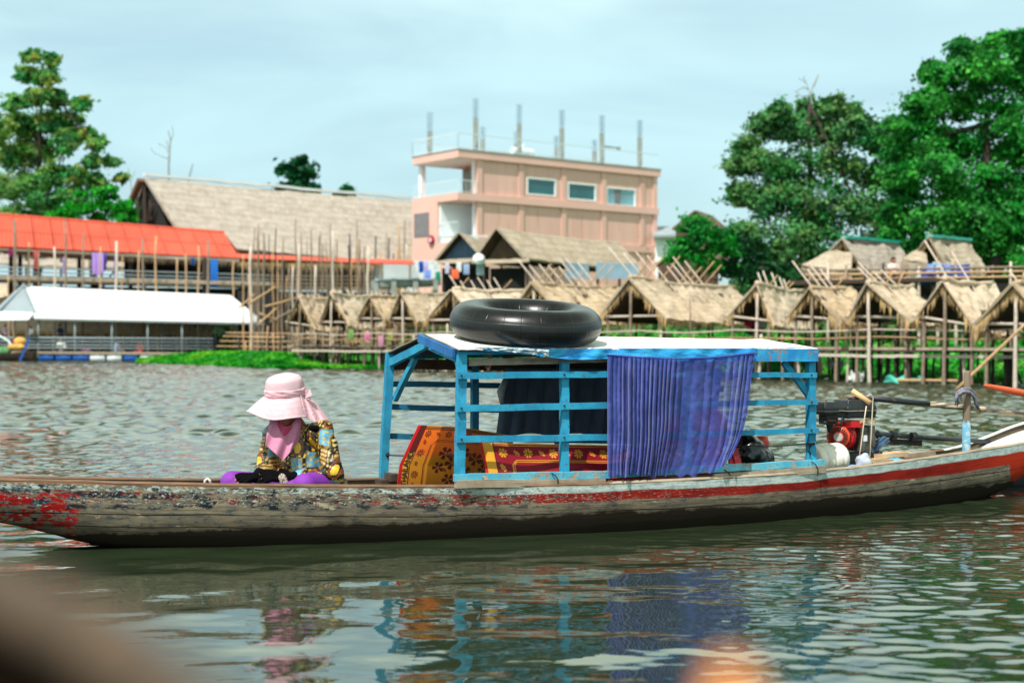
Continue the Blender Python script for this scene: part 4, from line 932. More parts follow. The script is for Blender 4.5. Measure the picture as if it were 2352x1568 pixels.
# ------------------------------------------------------------------ row of open thatched huts on stilts
def hut(label, apex, lf, rf, rend, Y, ext=.4, n_r=6, dl=.8, dr=.6, dark=None, fr_n=160, posts=True, seed=1, clampd=(2.2, 9), both=True, midpost=True):
    rr = random.Random(seed); dark = dark or ('thatch', 'thatch_pale', 'thatch_brown')[(seed * 5) % 3]
    A, L, Rf = P(*apex, Y), P(*lf, Y + dl), P(*rf, Y - dr)
    dv = 784 - rend[1]; YE = (A.z - H) * F / dv; YE = min(max(YE, Y + clampd[0]), Y + clampd[1]); Eb = P(rend[0], rend[1], YE); k = Eb - A; k.z *= .6; Eb = A + k
    root = thing('thatched_hut', V3(((L.x + Rf.x) / 2, Y, 0)), label, 'hut', 'open thatched huts along the stilt walkway')
    mb = MB(); prow = k.normalized() * -.25
    thatch_slope(mb, A + prow * .6, Eb, Rf, Rf + k * .96, .07, 40, 22, .105, seed, 1.3)
    thatch_slope(mb, A + prow * .6, Eb, L, L + k * .96, .07, 24, 12, .045, seed + 9, 1.3)
    rg = [A.lerp(Eb, i / 10) + UP * (.08 + rr.uniform(-.03, .05) - .10 * math.sin(math.pi * i / 10) * min(1, k.length / 6)) for i in range(11)]
    mb.tube(rg, .09, 7); mb.build('roof', [M[dark], M['thatch_under']], root, smooth=True)
    fr = MB(); kn = k.normalized(); out = V3((.2, -.3, 0))
    fringe(fr, Rf, Rf + k * .95, fr_n, .30, (.3, -.2, 0), seed); fringe(fr, A, Rf, fr_n // 6, .45, kn * -.35, seed + 1); fringe(fr, A, L, fr_n // 6, .40, kn * -.35, seed + 2); fringe(fr, L, L + k * .9, fr_n // 3, .2, (-.3, 0, 0), seed + 3)
    tag(fr.build('straw_fringe', M['fringe'], root), kind='stuff')
    dk = MB(); z = 1.0; a, b = V3((L.x, L.y, z)) + kn * .1, V3((Rf.x, Rf.y, z)) + kn * .1
    dk.prism([a, b, b + V3((k.x, k.y, 0)), a + V3((k.x, k.y, 0))], UP * .08); dk.build('platform', M['grey_wood'], root)
    ins = .12
    def pst(q, m='pole', r=.055, top=0.0):
        gz = max(-.7, float(ground_z(q.x, q.y)) - .2); lean = V3((rr.uniform(-.08, .08), rr.uniform(-.05, .05), 0))
        part_pole('post', root, V3((q.x, q.y, gz)) + lean, q + UP * top, r, m, 5, .015)
    if posts:
        for q in (L.lerp(Rf, ins), Rf.lerp(L, ins)):
            pst(q + kn * .2, 'pole', .055, .1); pst(q + k * .5 + UP * .0, 'pole_dark', .055); pst(q + k * .95, 'pole_dark', .06)
        if midpost: pst(A + kn * .05 + UP * -.1, 'pole_pale' if seed % 2 else 'pole', .06)
        pst(Rf + k * .2 + V3((.04, -.06, 0)), 'pole', .03, .9 * rr.uniform(.5, 1)); pst(Rf + k * .7 + V3((.04, -.06, 0)), 'pole', .03, .9 * rr.uniform(.5, 1))
        cb = MB(); wpole(cb, L.lerp(Rf, -.05) + kn * .1 + UP * .12, Rf.lerp(L, .05) + kn * .1 + UP * .16, .045, 5, .02); cb.build('cross_beam', M['pole_pale'], root, smooth=True)
    for i in range(max(2, int(n_r * .8)) if n_r else 0):
        t = (i + .5 + rr.uniform(-.25, .25)) / n_r; a_, e_ = A.lerp(Eb, t), Rf.lerp(Rf + k * .96, t)
        d = (a_ - e_).normalized(); e2 = ext * rr.uniform(.65, 1.25)
        part_pole('rafter', root, e_ + (a_ - e_) * .55 + UP * -.02, a_ + d * (a_ - e_).length * e2 + UP * .1, .030, 'pole_pale', 3, .01)
        if both and rr.random() < .7:
            e_ = L.lerp(L + k * .96, t); d = (a_ - e_).normalized()
            part_pole('rafter', root, e_ + (a_ - e_) * .6, a_ + d * (a_ - e_).length * e2 * .8 + UP * .1, .029, 'pole_tan', 3, .01)
    return root, A, L, Rf, k
hut('thatched hut cut off by the right edge, shaggy straw hanging over its wide dark gable', (2331,656), (2238,752), (2420,760), (2440,662), 39.0, .35, 4, seed=1, fr_n=320, dl=1.2)
hut('thatched hut second from the right edge, ridge crossed by two long bamboo pairs', (2169,648), (2101,735), (2243,762), (2279,658), 41.5, .85, 3, seed=2)
hut('thatched hut third from the right edge, with the steepest narrow dark gable', (1994,653), (1948,735), (2092,742), (2097,664), 43.5, .45, 6, seed=3)
hut('thatched hut fourth from the right edge, poles fanning both ways over its ridge', (1863,664), (1808,733), (1931,746), (1955,668), 46, .60, 6, seed=4)
hut('thatched hut with a narrow pale slope just right of the largest front hut', (1739,656), (1668,733), (1777,749), (1845,675), 48.5, .35, 7, seed=5)
hut('largest front thatched hut with a broad dark opening, right of the black inner tube', (1448,642), (1372,735), (1530,735), (1689,664), 52, .62, 11, seed=6, fr_n=260, clampd=(3, 12))
hut('wide thatched hut half hidden behind the black inner tube', (1225,653), (1160,738), (1300,738), (1417,663), 56, .62, 10, seed=7, clampd=(3, 12))
hut('thatched hut with a big dark gable just left of the black inner tube', (1041,667), (972,742), (1095,742), (1206,672), 60, .35, 8, seed=8, clampd=(3, 11))
hut('small thatched hut fourth from the left end of the hut row', (923,674), (894,737), (959,740), (1027,680), 62.5, .14, 7, seed=9, fr_n=110)
hut('small thatched hut third from the left end of the hut row', (852,683), (819,737), (884,740), (917,684), 65, .14, 6, seed=10, fr_n=110)
hut('small thatched hut second from the left end of the hut row', (761,676), (733,745), (802,748), (849,685), 67, .14, 6, seed=11, fr_n=110)
hut('small thatched hut at the left end of the hut row, beside the white roof', (688,685), (658,745), (722,757), (755,690), 69.5, .14, 5, seed=12, fr_n=110)
def back_hut(label, A, lf, rf, rend, Y, cap_, rm, skirt, seed, sm=1.0):
    r = hut(label, A, lf, rf, rend, Y, 0, 0, 1.0, .8, rm, 160, False, seed, (3, 8))
    root, a, l, rr_, k = r
    root['group'] = 'raised thatched huts behind the row'
    if cap_:
        c = MB(); c.beam(a + UP * .12, a + k + UP * .12, .34, .12, seg=8, jit=.02); c.build('ridge_cap', M['tin_teal'], root)
    sk = MB(); thatch_slope(sk, a.lerp(l, .5 if sm == 1 else .7), a.lerp(rr_, .45) if sm == 1 else a.lerp(l, .62).lerp(rr_, .25), l + V3((-1.0, -1.2, -.2)) * sm, rr_.lerp(l, .3 if sm == 1 else .62) + V3((-.3, -1.5, -.25)) * sm, .1, 16, 5, .05, seed, 1); fringe(sk, l + V3((-1.0, -1.2, -.2)) * sm, rr_.lerp(l, .3 if sm == 1 else .62) + V3((-.3, -1.5, -.25)) * sm, 160, .35, (0, -.3, 0), seed); sk.build('front_skirt', [M['thatch_grey'], M['thatch_under']], root, smooth=True)
    for t in (0, .35, .7, 1.0):
        q = l.lerp(rr_, t) + V3((-.4, -.6, 0)); part_pole('post', root, V3((q.x, q.y, 2.0)), q - UP * .3, .07, 'pole_tan'); q = q + k * .9; part_pole('post', root, V3((q.x, q.y, 2.0)), q - UP * .2, .07, 'pole_dark')
back_hut('raised thatched hut with a green ridge cap under the large tree', (1938,550), (1880,605), (1985,625), (2062,562), 62, True, 'thatch_hall', True, 21)
back_hut('raised grey thatched hut with a teal ridge patch at the right, by the dark trunks', (2136,548), (2095,592), (2180,625), (2225,556), 58, True, 'thatch_grey', True, 22, .6)
tp = MB(); tp.prism([P(2118, 616, 55.5), P(2228, 606, 55), P(2226, 650, 55), P(2116, 656, 55.5)], V3((0, .08, 0))); tag(tp.build('tarpaulin', simple('deep_blue_tarp', (24, 66, 160), .6, .3, 1.5)), 'deep blue tarpaulin screen under the raised grey hut', 'tarpaulin')
tp = MB(); tp.grid(lambda a, b: P(2128 + 56 * a, 606 + 20 * b, 55.2) + V3((0, .12 * math.sin(a * 19), 0)), 24, 4); tag(tp.build('frilled_cloth', simple('pale_blue_frill', (140, 170, 225), .8, .3, 6)), 'pale blue frilled cloth hung along the top of the blue tarpaulin', 'cloth')
# raised terrace behind the row
def terrace2():
    Y = 56; g = thing('timber_terrace', P(2050, 700, Y), 'raised timber terrace with rails behind the right hand huts', 'terrace')
    mb = MB(); mb.beam(P(1850, 652, Y + 3), P(2400, 640, Y - 3), 3.2, .16); mb.build('deck', M['dark_wood'], g)
    for dv in (0, 10, 22): part_pole('rail', g, P(1850, 622 + dv, Y + 2), P(2400, 612 + dv, Y - 5), .05, 'pole_tan' if dv else 'pole', 8)
    for u in range(1860, 2400, 42): q = P(u, 608 + R.uniform(-8, 4), Y + 1.6 - (u - 1850) * .012); part_pole('post', g, V3((q.x, q.y, float(ground_z(q.x, q.y)) - .2)), q, .06, R.choice(['pole', 'pole_pale', 'pole_dark']))
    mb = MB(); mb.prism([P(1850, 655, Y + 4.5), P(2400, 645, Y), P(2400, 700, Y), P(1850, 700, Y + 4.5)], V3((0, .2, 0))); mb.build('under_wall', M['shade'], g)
terrace2()
figure('person in a pale shirt sitting on the raised timber terrace between the two back huts', 2052, 640, 57, .3, (225, 200, 190))
# ------------------------------------------------------------------ walkway
ROW = lambda t: V3((-10.6 + 29.1 * t, 68.8 - 33.3 * t, 0))      # along the fronts of the huts
def walkway():
    g = thing('stilt_walkway', ROW(.5) + V3((0, 0, -.6)), 'long bamboo walkway on thin stilts in front of the thatched huts', 'walkway')
    nrm = V3((33.3, 29.1, 0)).normalized()           # away from the camera
    mb = MB(); mb.prism([ROW(0) + UP * .98, ROW(1) + UP * .92, ROW(1) + nrm * 1.6 + UP * .92, ROW(0) + nrm * 1.6 + UP * .98], UP * .07); mb.build('deck', M['dark_wood'], g)
    mb = MB(); n = 30
    for i in range(n): mb.beam(ROW(i / n) - nrm * .04 + UP * (.82 + R.uniform(-.015, .015)), ROW((i + 1) / n) - nrm * .04 + UP * (.82 + R.uniform(-.015, .015)), .08, .09)
    mb.build('edge_beam', M['pole_pale'], g)
    for z, m, r in ((1.36, 'pole_tan', .020), (1.60, 'pole_pale', .024)):
        for side, off in ((('a', -.05), ('b', 1.55)) if z < 1.5 else (('a', -.05),)):
            pts = [ROW(i / 40) + nrm * off + UP * (z + .04 * math.sin(i * 1.3) + R.uniform(-.02, .02)) for i in range(41)]
            k = MB(); k.tube(pts, r, 6); k.build('rail', M[m], g, smooth=True)
    for i in range(88):
        t = (i + R.uniform(-.25, .25)) / 88; off = R.choice([0, .1, .2, .8, 1.5, 1.7, 2.2]); q = ROW(max(t, 0)) + nrm * off
        low = off > .5; top = R.choice([.9, .9, .9, 1.6]) if low else R.choice([1.65, 1.5, 2.0, 1.0])
        lean = V3((R.uniform(-.12, .12), R.uniform(-.06, .06), 0)); gz = max(-.8, float(ground_z(q.x, q.y)) - .3)
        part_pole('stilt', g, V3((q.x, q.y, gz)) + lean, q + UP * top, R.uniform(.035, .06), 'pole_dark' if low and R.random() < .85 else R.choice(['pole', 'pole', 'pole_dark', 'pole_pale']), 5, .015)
    for i in range(12):
        t = R.uniform(.3, 1); q = ROW(t) + nrm * R.uniform(.6, 1.8)
        part_pole('brace', g, V3((q.x + R.choice([-.5, .5]), q.y, -.3)), q + UP * .9, .04, 'pole_dark', 4, .02)
walkway()
G_ST = 'dark stilts standing in the water behind the walkway'
for i in range(60):
    t = R.uniform(.35, 1.0); q = ROW(t) + V3((.75, .66, 0)) * R.uniform(2.0, 4.5); gz = max(-.8, float(ground_z(q.x, q.y)) - .3)
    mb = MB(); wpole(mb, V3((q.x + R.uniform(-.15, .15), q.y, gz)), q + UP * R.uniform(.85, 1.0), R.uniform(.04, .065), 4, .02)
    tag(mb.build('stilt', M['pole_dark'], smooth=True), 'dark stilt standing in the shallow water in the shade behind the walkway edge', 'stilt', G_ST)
mb = MB(); wpole(mb, P(2194, 898, 37.5), P(2365, 733, 37.0), .045, 6, .01); tag(mb.build('bamboo_pole', M['pole_tan'], smooth=True), 'long slanting tan bamboo pole leaning from the water up to the right edge', 'pole')
for i, (u, v, Y, lab, rgb) in enumerate(((2075, 879, 43.2, 'flattened turquoise plastic bag at the water edge under the walkway', (90, 210, 190)), (1968, 868, 44.5, 'small white plastic scrap on the green bank left of the turquoise bag', (232, 234, 230)), (1922, 838, 48, 'pale white bag lying on the green bank near the boat canopy', (214, 222, 230)))):
    mb = MB(); c = P(u, v, Y)
    def fb(a, b): return c + V3(((a - .5) * (1.1 if i == 0 else .45), math.sin(a * 9 + b * 4) * .05, (b - .3) * .28 + .06 * math.sin(a * 14)))
    mb.grid(fb, 14, 5); mb.grid(lambda a, b: fb(1 - a, b) + V3((0, .12 * math.sin(math.pi * b), 0)), 14, 5); tag(mb.build('plastic_bag', simple('bag_%d' % i, rgb, .5, .15, 6), smooth=True), lab, 'plastic bag')
mb = MB(); wpole(mb, P(2040, 873, 43.5), P(2200, 874, 41.5), .05, 6, .02); tag(mb.build('floating_pole', M['pole_tan'], smooth=True), 'tan bamboo pole floating level at the water edge under the walkway', 'pole')
for a in (('person in a red top on the bank under the pale hut slope', 1725, 768, 52, .2, (190, 60, 80)), ('person in white on the bank beside the one in red', 1748, 772, 52, -.9, (226, 226, 220))):
    figure(*a)
# cloth bits and people seen under the small left huts
for lab, u0, u1, v0, v1, rgb in (('green cloth hanging under the second small hut from the left', 800, 812, 756, 780, (150, 190, 110)), ('pink cloth hanging under the third small hut from the left', 838, 850, 765, 782, (225, 140, 180)), ('yellow green cloth hanging under the fourth small hut from the left', 890, 902, 762, 782, (190, 200, 110)), ('rose cloth hanging low between the third and fourth small huts', 868, 880, 770, 796, (220, 170, 190))):
    cloth(lab, u0, u1, v0, v1, 63, rgb, group='cloths hung under the small huts')

G_SK = 'thin stakes crowding under the small left huts'
for i in range(54):
    u = 545 + 500 * (i + R.uniform(-.4, .4)) / 54; Y = np.interp(u, [545, 690, 1040], [78, 71, 60]) + R.uniform(-.4, 2.5); a = P(u + R.uniform(-3, 3), 850, Y); a.z = max(-.6, float(ground_z(a.x, a.y)) - .2)
    mb = MB(); wpole(mb, a, P(u + R.uniform(-5, 5), R.choice([748, 756, 765, 775, 785]), Y), R.uniform(.03, .055), 4, .02)
    tag(mb.build('stake', M[R.choice(['pole_dark', 'pole_tan', 'pole', 'pole_dark'])], smooth=True), 'thin stake among the crowd of stakes below and beside the small left huts', 'stake', G_SK)
for i in range(14):
    u = R.uniform(560, 980); v = R.uniform(752, 812); Y = np.interp(u, [545, 690, 1040], [77, 70.5, 60]) - .1; w_ = R.uniform(40, 110)
    mb = MB(); wpole(mb, P(u, v, Y), P(u + w_, v + R.uniform(-4, 4), Y - w_ * .018), .035, 5, .02); tag(mb.build('cross_rail', M[R.choice(['pole_tan', 'pole', 'pole_dark'])], smooth=True), 'short level rail lashed across the stakes near the small left huts', 'rail', 'short rails lashed across the stakes')
# ------------------------------------------------------------------ the longtail boat
G_W = catmull([-.6, .2, .66, 1.27, 1.9, 2.6, 3.35, 4.2, 5.1, 6.1, 7.25, 8.1, 8.7, 9.6, 10.6], [.16, .25, .32, .42, .53, .63, .74, .84, .86, .78, .58, .38, .27, .17, .07])
ZN = catmull([-.6, .66, 1.9, 2.6, 3.4, 5.1, 6.2, 7.2, 8.0, 8.7, 9.6, 10.6], [.52, .447, .385, .36, .335, .325, .335, .37, .405, .45, .62, .95])
KL = catmull([-.6, .0, .66, 1.27, 2.0, 3.0, 5.0, 6.5, 7.6, 8.4, 9.0, 9.6, 10.6], [.42, .29, .17, .0, -.10, -.16, -.18, -.16, -.10, .05, .38, .54, .90])
HEEL = .055
P0, P1 = -.6, 10.6
def zg(p, side):  # gunwale height; the boat heels away from the viewer
    w_ = G_W(p); return ZN(p) - (0 if side > 0 else HEEL * 2 * w_) + ((.13 * smooth(8.15, 9.0, p) - .035 * smooth(6.3, 7.9, p)) if side < 0 else 0)
def hullpt(p, t, inset=0.0):
    """t 0..1 from near gunwale under the keel to the far gunwale"""
    side = 1 if t <= .5 else -1; k = t * 2 if t <= .5 else (1 - t) * 2
    g = max(.01, G_W(p) - inset); zt = zg(p, side); zk = KL(p) + inset
    n = 3.6 if p > 1 else 2.8
    ang = k * math.pi / 2; y = g * math.cos(ang) ** (2 / n); z = zt + (zk - zt) * math.sin(ang) ** (2 / n) if k > 0 else zt
    return BP(p, side * y, z)
boat = thing('longtail_boat', BP(4.6, 0, 0), 'long weathered wooden longtail boat with a blue slatted canopy frame', 'boat')
def hull_mat():
    n = NT('flaking_boat_paint'); uv = n.sep(n.coord('UV')); p, d = uv[0], uv[1]; co = n.coord()
    geo = n.sep(n.node('ShaderNodeNewGeometry', 'Position')); z = geo[2]
    along = n.map(n.coord('UV'), (1, 3.0, 1))
    def nz(sx, sy, det=5, rough=.65, dist=.2): return n.noise(n.map(n.coord('UV'), (sx, sy, 1)), 1, det, rough, dist)
    grain = nz(2.2, 70, 5, .6); blot = nz(4, 12, 6, .68); blot2 = nz(13, 30, 6, .74); fine = nz(34, 80, 4, .75)
    base = n.mix(n.step(blot, .35, .65), lin((130, 120, 100)), lin((102, 96, 84))); base = n.mix(n.step(grain, .45, .7), base, lin((88, 78, 66)))
    base = n.mix(n.math('MULTIPLY', n.step(blot2, .52, .62), .8), base, lin((54, 66, 76)))           # old dark blue remnants
    base = n.mix(n.math('MULTIPLY', n.step(nz(5, 12, 6, .7), .60, .68), .7), base, lin((182, 168, 140)))   # pale bare wood
    base = n.mix(n.math('MULTIPLY', n.step(nz(1.2, 55, 3, .5), .64, .70), .8), base, lin((34, 28, 26)))   # cracks
    keep = n.step(p, 2.2, 6.3)                     # how much paint survives towards the stern
    thr = n.math('SUBTRACT', .555, n.math('MULTIPLY', keep, .21))
    chipw = n.math('ADD', n.math('MULTIPLY', nz(15, 40, 6, .78), .62), n.math('MULTIPLY', fine, .38))
    chipr = n.math('ADD', n.math('MULTIPLY', nz(9, 30, 6, .76), .70), n.math('MULTIPLY', fine, .30))
    wob = n.math('MULTIPLY', n.math('SUBTRACT', nz(1.8, 4, 4, .6), .5), .045)
    dd = n.math('ADD', d, wob)
    w0 = n.math('ADD', .003, n.math('MULTIPLY', n.math('SUBTRACT', 1.0, keep), .007)); w1 = n.math('ADD', .046, n.math('MULTIPLY', keep, .012))
    r1 = n.math('ADD', .115, n.math('MULTIPLY', n.step(p, 5.5, 8.6), .035))
    def band(x, a, b, s=.006):
        n1 = n.t.nodes.new('ShaderNodeMath'); n1.operation = 'SUBTRACT'; n.set(n1, 0, x); n.set(n1, 1, a)
        n2 = n.t.nodes.new('ShaderNodeMath'); n2.operation = 'SUBTRACT'; n.set(n2, 0, b); n.set(n2, 1, x)
        return n.math('MULTIPLY', n.step(n1.outputs[0], -s, s), n.step(n2.outputs[0], -s, s))
    def over(x, t, s=.02):
        n1 = n.t.nodes.new('ShaderNodeMath'); n1.operation = 'SUBTRACT'; n.set(n1, 0, x); n.set(n1, 1, t); return n.step(n1.outputs[0], -s, s)
    red = n.mix(n.step(blot, .4, .6), lin((132, 36, 28)), lin((108, 28, 24))); red = n.mix(n.step(p, 7.2, 8.8), red, lin((166, 50, 30)))
    white = n.mix(n.step(blot2, .4, .65), lin((178, 190, 184)), lin((136, 152, 150)))
    darkp = lin((30, 38, 44))
    c = n.mix(n.math('MULTIPLY', n.math('MULTIPLY', band(dd, .02, .15), n.step(nz(8, 22, 6, .72), .50, .57)), n.math('SUBTRACT', 1.0, keep)), base, darkp)
    c = n.mix(n.math('MULTIPLY', band(dd, w1, r1), over(chipr, thr)), c, red)
    c = n.mix(n.math('MULTIPLY', band(dd, w0, w1), over(chipw, n.math('SUBTRACT', thr, .03))), c, white)
    spk = n.math('MULTIPLY', n.math('MULTIPLY', band(dd, .02, .12), n.step(nz(36, 80, 4, .7), .57, .62)), n.math('SUBTRACT', 1.0, keep)); c = n.mix(spk, c, white)
    # bow block: red with blue and white scraps
    bow = n.math('SUBTRACT', 1.0, n.step(n.math('ADD', p, n.math('MULTIPLY', fine, .10)), 1.10, 1.16))
    c = n.mix(n.math('MULTIPLY', n.math('MULTIPLY', bow, band(dd, .07, .5)), n.step(nz(9, 22, 6, .72), .48, .52)), c, lin((150, 26, 24)))
    c = n.mix(n.math('MULTIPLY', bow, n.step(nz(17, 34, 5, .75), .60, .64)), c, lin((52, 118, 150))); c = n.mix(n.math('MULTIPLY', bow, n.step(nz(19, 44, 5, .75), .61, .65)), c, lin((170, 178, 176)))
    c = n.mix(n.math('MULTIPLY', bow, n.step(nz(14, 28, 5, .75), .57, .61)), c, darkp)
    # stern stem fully red below the white line
    stern = n.step(n.math('ADD', p, n.math('MULTIPLY', n.math('SUBTRACT', .20, d), .3)), 8.30, 8.33)
    c = n.mix(n.math('MULTIPLY', stern, over(dd, w1, .006)), c, red)
    # rubbed brown gunwale edge
    c = n.mix(n.math('MULTIPLY', n.math('SUBTRACT', 1.0, over(d, w0, .006)), n.math('SUBTRACT', 1.0, n.math('MULTIPLY', keep, .35))), c, n.mix(n.step(grain, .4, .65), lin((150, 104, 70)), lin((86, 60, 44))))
    for d0, wd_ in ((.185, .0035), (.262, .003)):
        q = n.math('ABSOLUTE', n.math('SUBTRACT', n.math('ADD', d, n.math('MULTIPLY', n.math('SUBTRACT', nz(.8, .3, 4, .6), .5), .06)), d0))
        c = n.mix(n.math('MULTIPLY', n.math('SUBTRACT', 1.0, n.step(q, wd_ * .5, wd_ * 1.6)), n.step(nz(1.1, .2, 3), .38, .5)), c, lin((30, 26, 24)))
    # tarred, slimy bottom
    tz = n.math('ADD', z, n.math('MULTIPLY', n.math('SUBTRACT', nz(2.2, 3.0, 7, .7), .5), .17)); lvl = n.math('ADD', .105, n.math('MULTIPLY', n.step(p, 1.2, 2.2), .02))
    c = n.mix(n.math('SUBTRACT', 1.0, over(tz, lvl, .012)), c, n.mix(fine, lin((5, 5, 5)), lin((12, 11, 10))))
    c = n.mix(n.math('MULTIPLY', n.math('SUBTRACT', 1.0, over(tz, .165, .05)), .55), c, lin((48, 42, 34)))
    n.bump(n.math('ADD', grain, n.math('MULTIPLY', chipr, .8)), .5, .006)
    return n.done(c, .9, **{'Specular_IOR_Level': .04})
M['hull'] = hull_mat(); M['hull_in'] = wood('boat_inside_wood', (112, 96, 76), (92, 80, 66), (54, 46, 40)); M['white_paint'] = simple('white_boat_paint', (198, 200, 194), .8, .2, 5, dirt=(140, 138, 126))
M['orange_paint'] = simple('orange_boat_paint', (226, 106, 52), .6, .12, 4, dirt=(180, 80, 50))
hb = MB(); NU, NV = 190, 44
def dist_uv(u, v):
    p = P0 + (P1 - P0) * u; side = 1 if v <= .5 else -1; a = hullpt(p, v); return (p, zg(p, side) - a.z + abs(v - .5) * 0)
hb.grid(lambda u, v: hullpt(P0 + (P1 - P0) * u, v) + Nn * (.006 * mnoise.noise(V3((u * 60, v * 3, 0)))), NU, NV, uvf=dist_uv)
hb.add([hullpt(P0, i / NV) for i in range(NV + 1)], [tuple(range(NV + 1))]); hull = hb.build('hull', M['hull'], boat, smooth=True)
ib = MB(); IN = .035
ib.grid(lambda u, v: hullpt(P0 + .05 + (P1 - P0 - .1) * (1 - u), v, IN), 120, 24, uvf=lambda u, v: (u * 11, v)); ib.build('inner_planking', M['hull_in'], boat, smooth=True)
for side, nm in ((1, 'near'), (-1, 'far')):
    for (a0, a1, mt) in (((P0, 4.4, 'edge'), (4.4, P1, 'white_paint')) if side > 0 else ((P0, 8.2, 'edge'), (8.2, P1, 'white_paint'))):
        g = MB(); n_ = 90
        if side > 0 and mt == 'white_paint': mm = wood('pale_gunwale', (168, 152, 130), (146, 130, 110), (92, 80, 66))
        elif mt == 'edge': mm = wood('rubbed_gunwale', (124, 94, 70), (98, 76, 58), (56, 44, 36))
        else: mm = M['white_paint']
        vs = []
        def gp(u, v):
            p = a0 + (a1 - a0) * u; o = hullpt(p, 0 if side > 0 else 1); i_ = hullpt(p, 0 if side > 0 else 1, IN + .012); an = v * math.pi
            c = o.lerp(i_, .5); h_ = (o - i_) * .54; wv = .003 * mnoise.noise(V3((p * 5, 0, side)))
            return c + h_ * math.cos(an) + UP * (math.sin(an) * .013 + wv)
        g.grid(gp, n_, 8, uvf=lambda u, v: (u * (a1 - a0), v * .08)); g.build('gunwale', mm, boat, smooth=True)
fl = MB()
for i in range(5):
    s0 = -.40 + .2 * i
    fl.beam(BP(1.9, s0 * .8, .13), BP(7.0, s0 * .8, .14), .17, .025, seg=6, jit=.004)
fl.build('floor_boards', M['grey_wood'], boat)
# stem deck at the stern: white inside, orange splash on it
sd = MB(); sd.grid(lambda u, v: hullpt(8.3 + 2.1 * u, 1, IN + .02).lerp(hullpt(8.3 + 2.1 * u, 0, IN + .02), v) + UP * (-.05 - .06 * math.sin(math.pi * v)), 24, 6, uvf=lambda u, v: (u, v)); sd.build('stern_deck', M['white_paint'], boat, smooth=True)
sd = MB(); sd.grid(lambda u, v: hullpt(8.95 + 1.4 * u, 1, IN + .02).lerp(hullpt(8.95 + 1.4 * u, 0, IN + .02), .2 + .6 * v) + UP * (-.035 - .06 * math.sin(math.pi * (.2 + .6 * v))), 16, 6); sd.build('orange_patch', M['orange_paint'], boat, smooth=True)

SN, SF = .74, -.74
def bar(name, u0, v0, u1, v1, s, w_, h_, mat='blue', s1=None, up=UP, seg=10, j=.0025, par=None):
    mb = MB(); mb.beam(BS(u0, v0, s), BS(u1, v1, s if s1 is None else s1), w_, h_, up, seg, j)
    return mb.build(name, M[mat], par or boat)
def nails(pts, s):
    for u, v in pts:
        mb = MB(); c = BS(u, v, s); mb.tube([c, c + Nn * .006], .006, 8); mb.build('nail', M['shade'], boat)
# posts
bar('post', 1055, 1094, 1061, 801, SN, .05, .058, up=E, seg=14)
bar('post', 1296, 1084, 1296, 832, SN, .045, .052, up=E)
bar('post', 1578, 1078, 1578, 826, SN, .045, .052, up=E)
bar('post', 1863, 1062, 1862, 826, SN, .05, .056, up=E)
bar('post', 880, 1098, 896, 810, SF, .05, .058, up=E)
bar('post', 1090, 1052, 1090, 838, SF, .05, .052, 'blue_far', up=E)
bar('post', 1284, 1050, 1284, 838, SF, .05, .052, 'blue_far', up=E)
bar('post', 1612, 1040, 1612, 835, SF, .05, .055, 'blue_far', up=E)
# near slats, nailed outside the posts
SO = SN + .038
for u0, v0, u1, v1, u2, v2 in ((1050, 862.5, 1396, 859.5, 1876, 861), (1050, 937.5, 1396, 931, 1877, 923), (1049, 1008.5, 1396, 1004, 1879, 988)):
    mb = MB(); mb.beam(BS(u0, v0, SO), BS(u1, v1, SO), .02, .042, UP, 8, .002); a = BS(u1, v1, SO); mb.beam(BS(u1 - 4, v1, SO - .004), BS(u2, v2, SO), .02, .036, UP, 10, .002); mb.build('slat', M['blue'], boat)
    nails([(1060, v0), (1296, v1 + .5), (1864, v2)], SO + .011)
for u0, v0, u1, v1 in ((903, 881, 1660, 894), (898, 934, 1660, 958), (893, 1001, 1660, 1018)):
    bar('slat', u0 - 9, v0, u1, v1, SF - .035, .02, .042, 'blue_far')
mb = MB(); mb.beam(BS(1044, 1096.6, SN + .02), BS(1397, 1089, SN + .02), .05, .046, UP, 10, .003); mb.build('sill_rail', M['blue_worn'], boat)
mb = MB(); mb.beam(BS(1390, 1089.5, SN + .01), BS(1890, 1062, SN + .02), .05, .046, UP, 10, .003); mb.build('sill_rail', M['blue_worn'], boat)
bar('sill_board', 1047, 1111, 1387, 1107, SN + .035, .05, .05, 'grey_wood', seg=8)
bar('sill_board', 1638, 1096, 1892, 1077, SN + .035, .05, .05, 'grey_wood', seg=8)
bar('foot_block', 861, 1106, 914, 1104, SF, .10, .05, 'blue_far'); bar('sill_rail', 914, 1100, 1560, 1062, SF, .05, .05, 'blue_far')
mb = MB(); mb.beam(BS(900, 838, SF - .01), BS(1640, 836, SF - .01), .02, .075, UP, 14, .006); mb.build('far_eave_board', M['dark_wood'], boat)
# gable end frame
RA = BS(981, 783, 0.0); RB = BS(1748, 787, 0.0)
bar('eave_beam', 1059, 806, 1876, 806, SN, .05, .045, seg=14)
bar('eave_beam', 892, 817, 1640, 808, SF, .05, .045, 'blue_far')
mb = MB(); mb.beam(BS(900, 832, SF + .03), BS(985, 789, -.02), .04, .055, UP, 6, .002); mb.build('gable_rafter', M['blue'], boat)
mb = MB(); mb.beam(BS(990, 797, .0), BS(1049, 822, SN - .03), .04, .04, UP, 6, .002); mb.build('gable_rafter', M['blue'], boat)
mb = MB(); mb.beam(BS(972, 776, -.03) - E * .03, BS(1052, 812, SN - .01) - E * .03, .022, .055, UP, 6, .002); mb.build('barge_board', M['blue_dark'], boat)
mb = MB(); mb.beam(BS(948, 820, -.33) + E * .02, BS(901, 917, SF + .02) + E * .02, .035, .04, UP, 6, .002); mb.build('brace', M['blue'], boat)
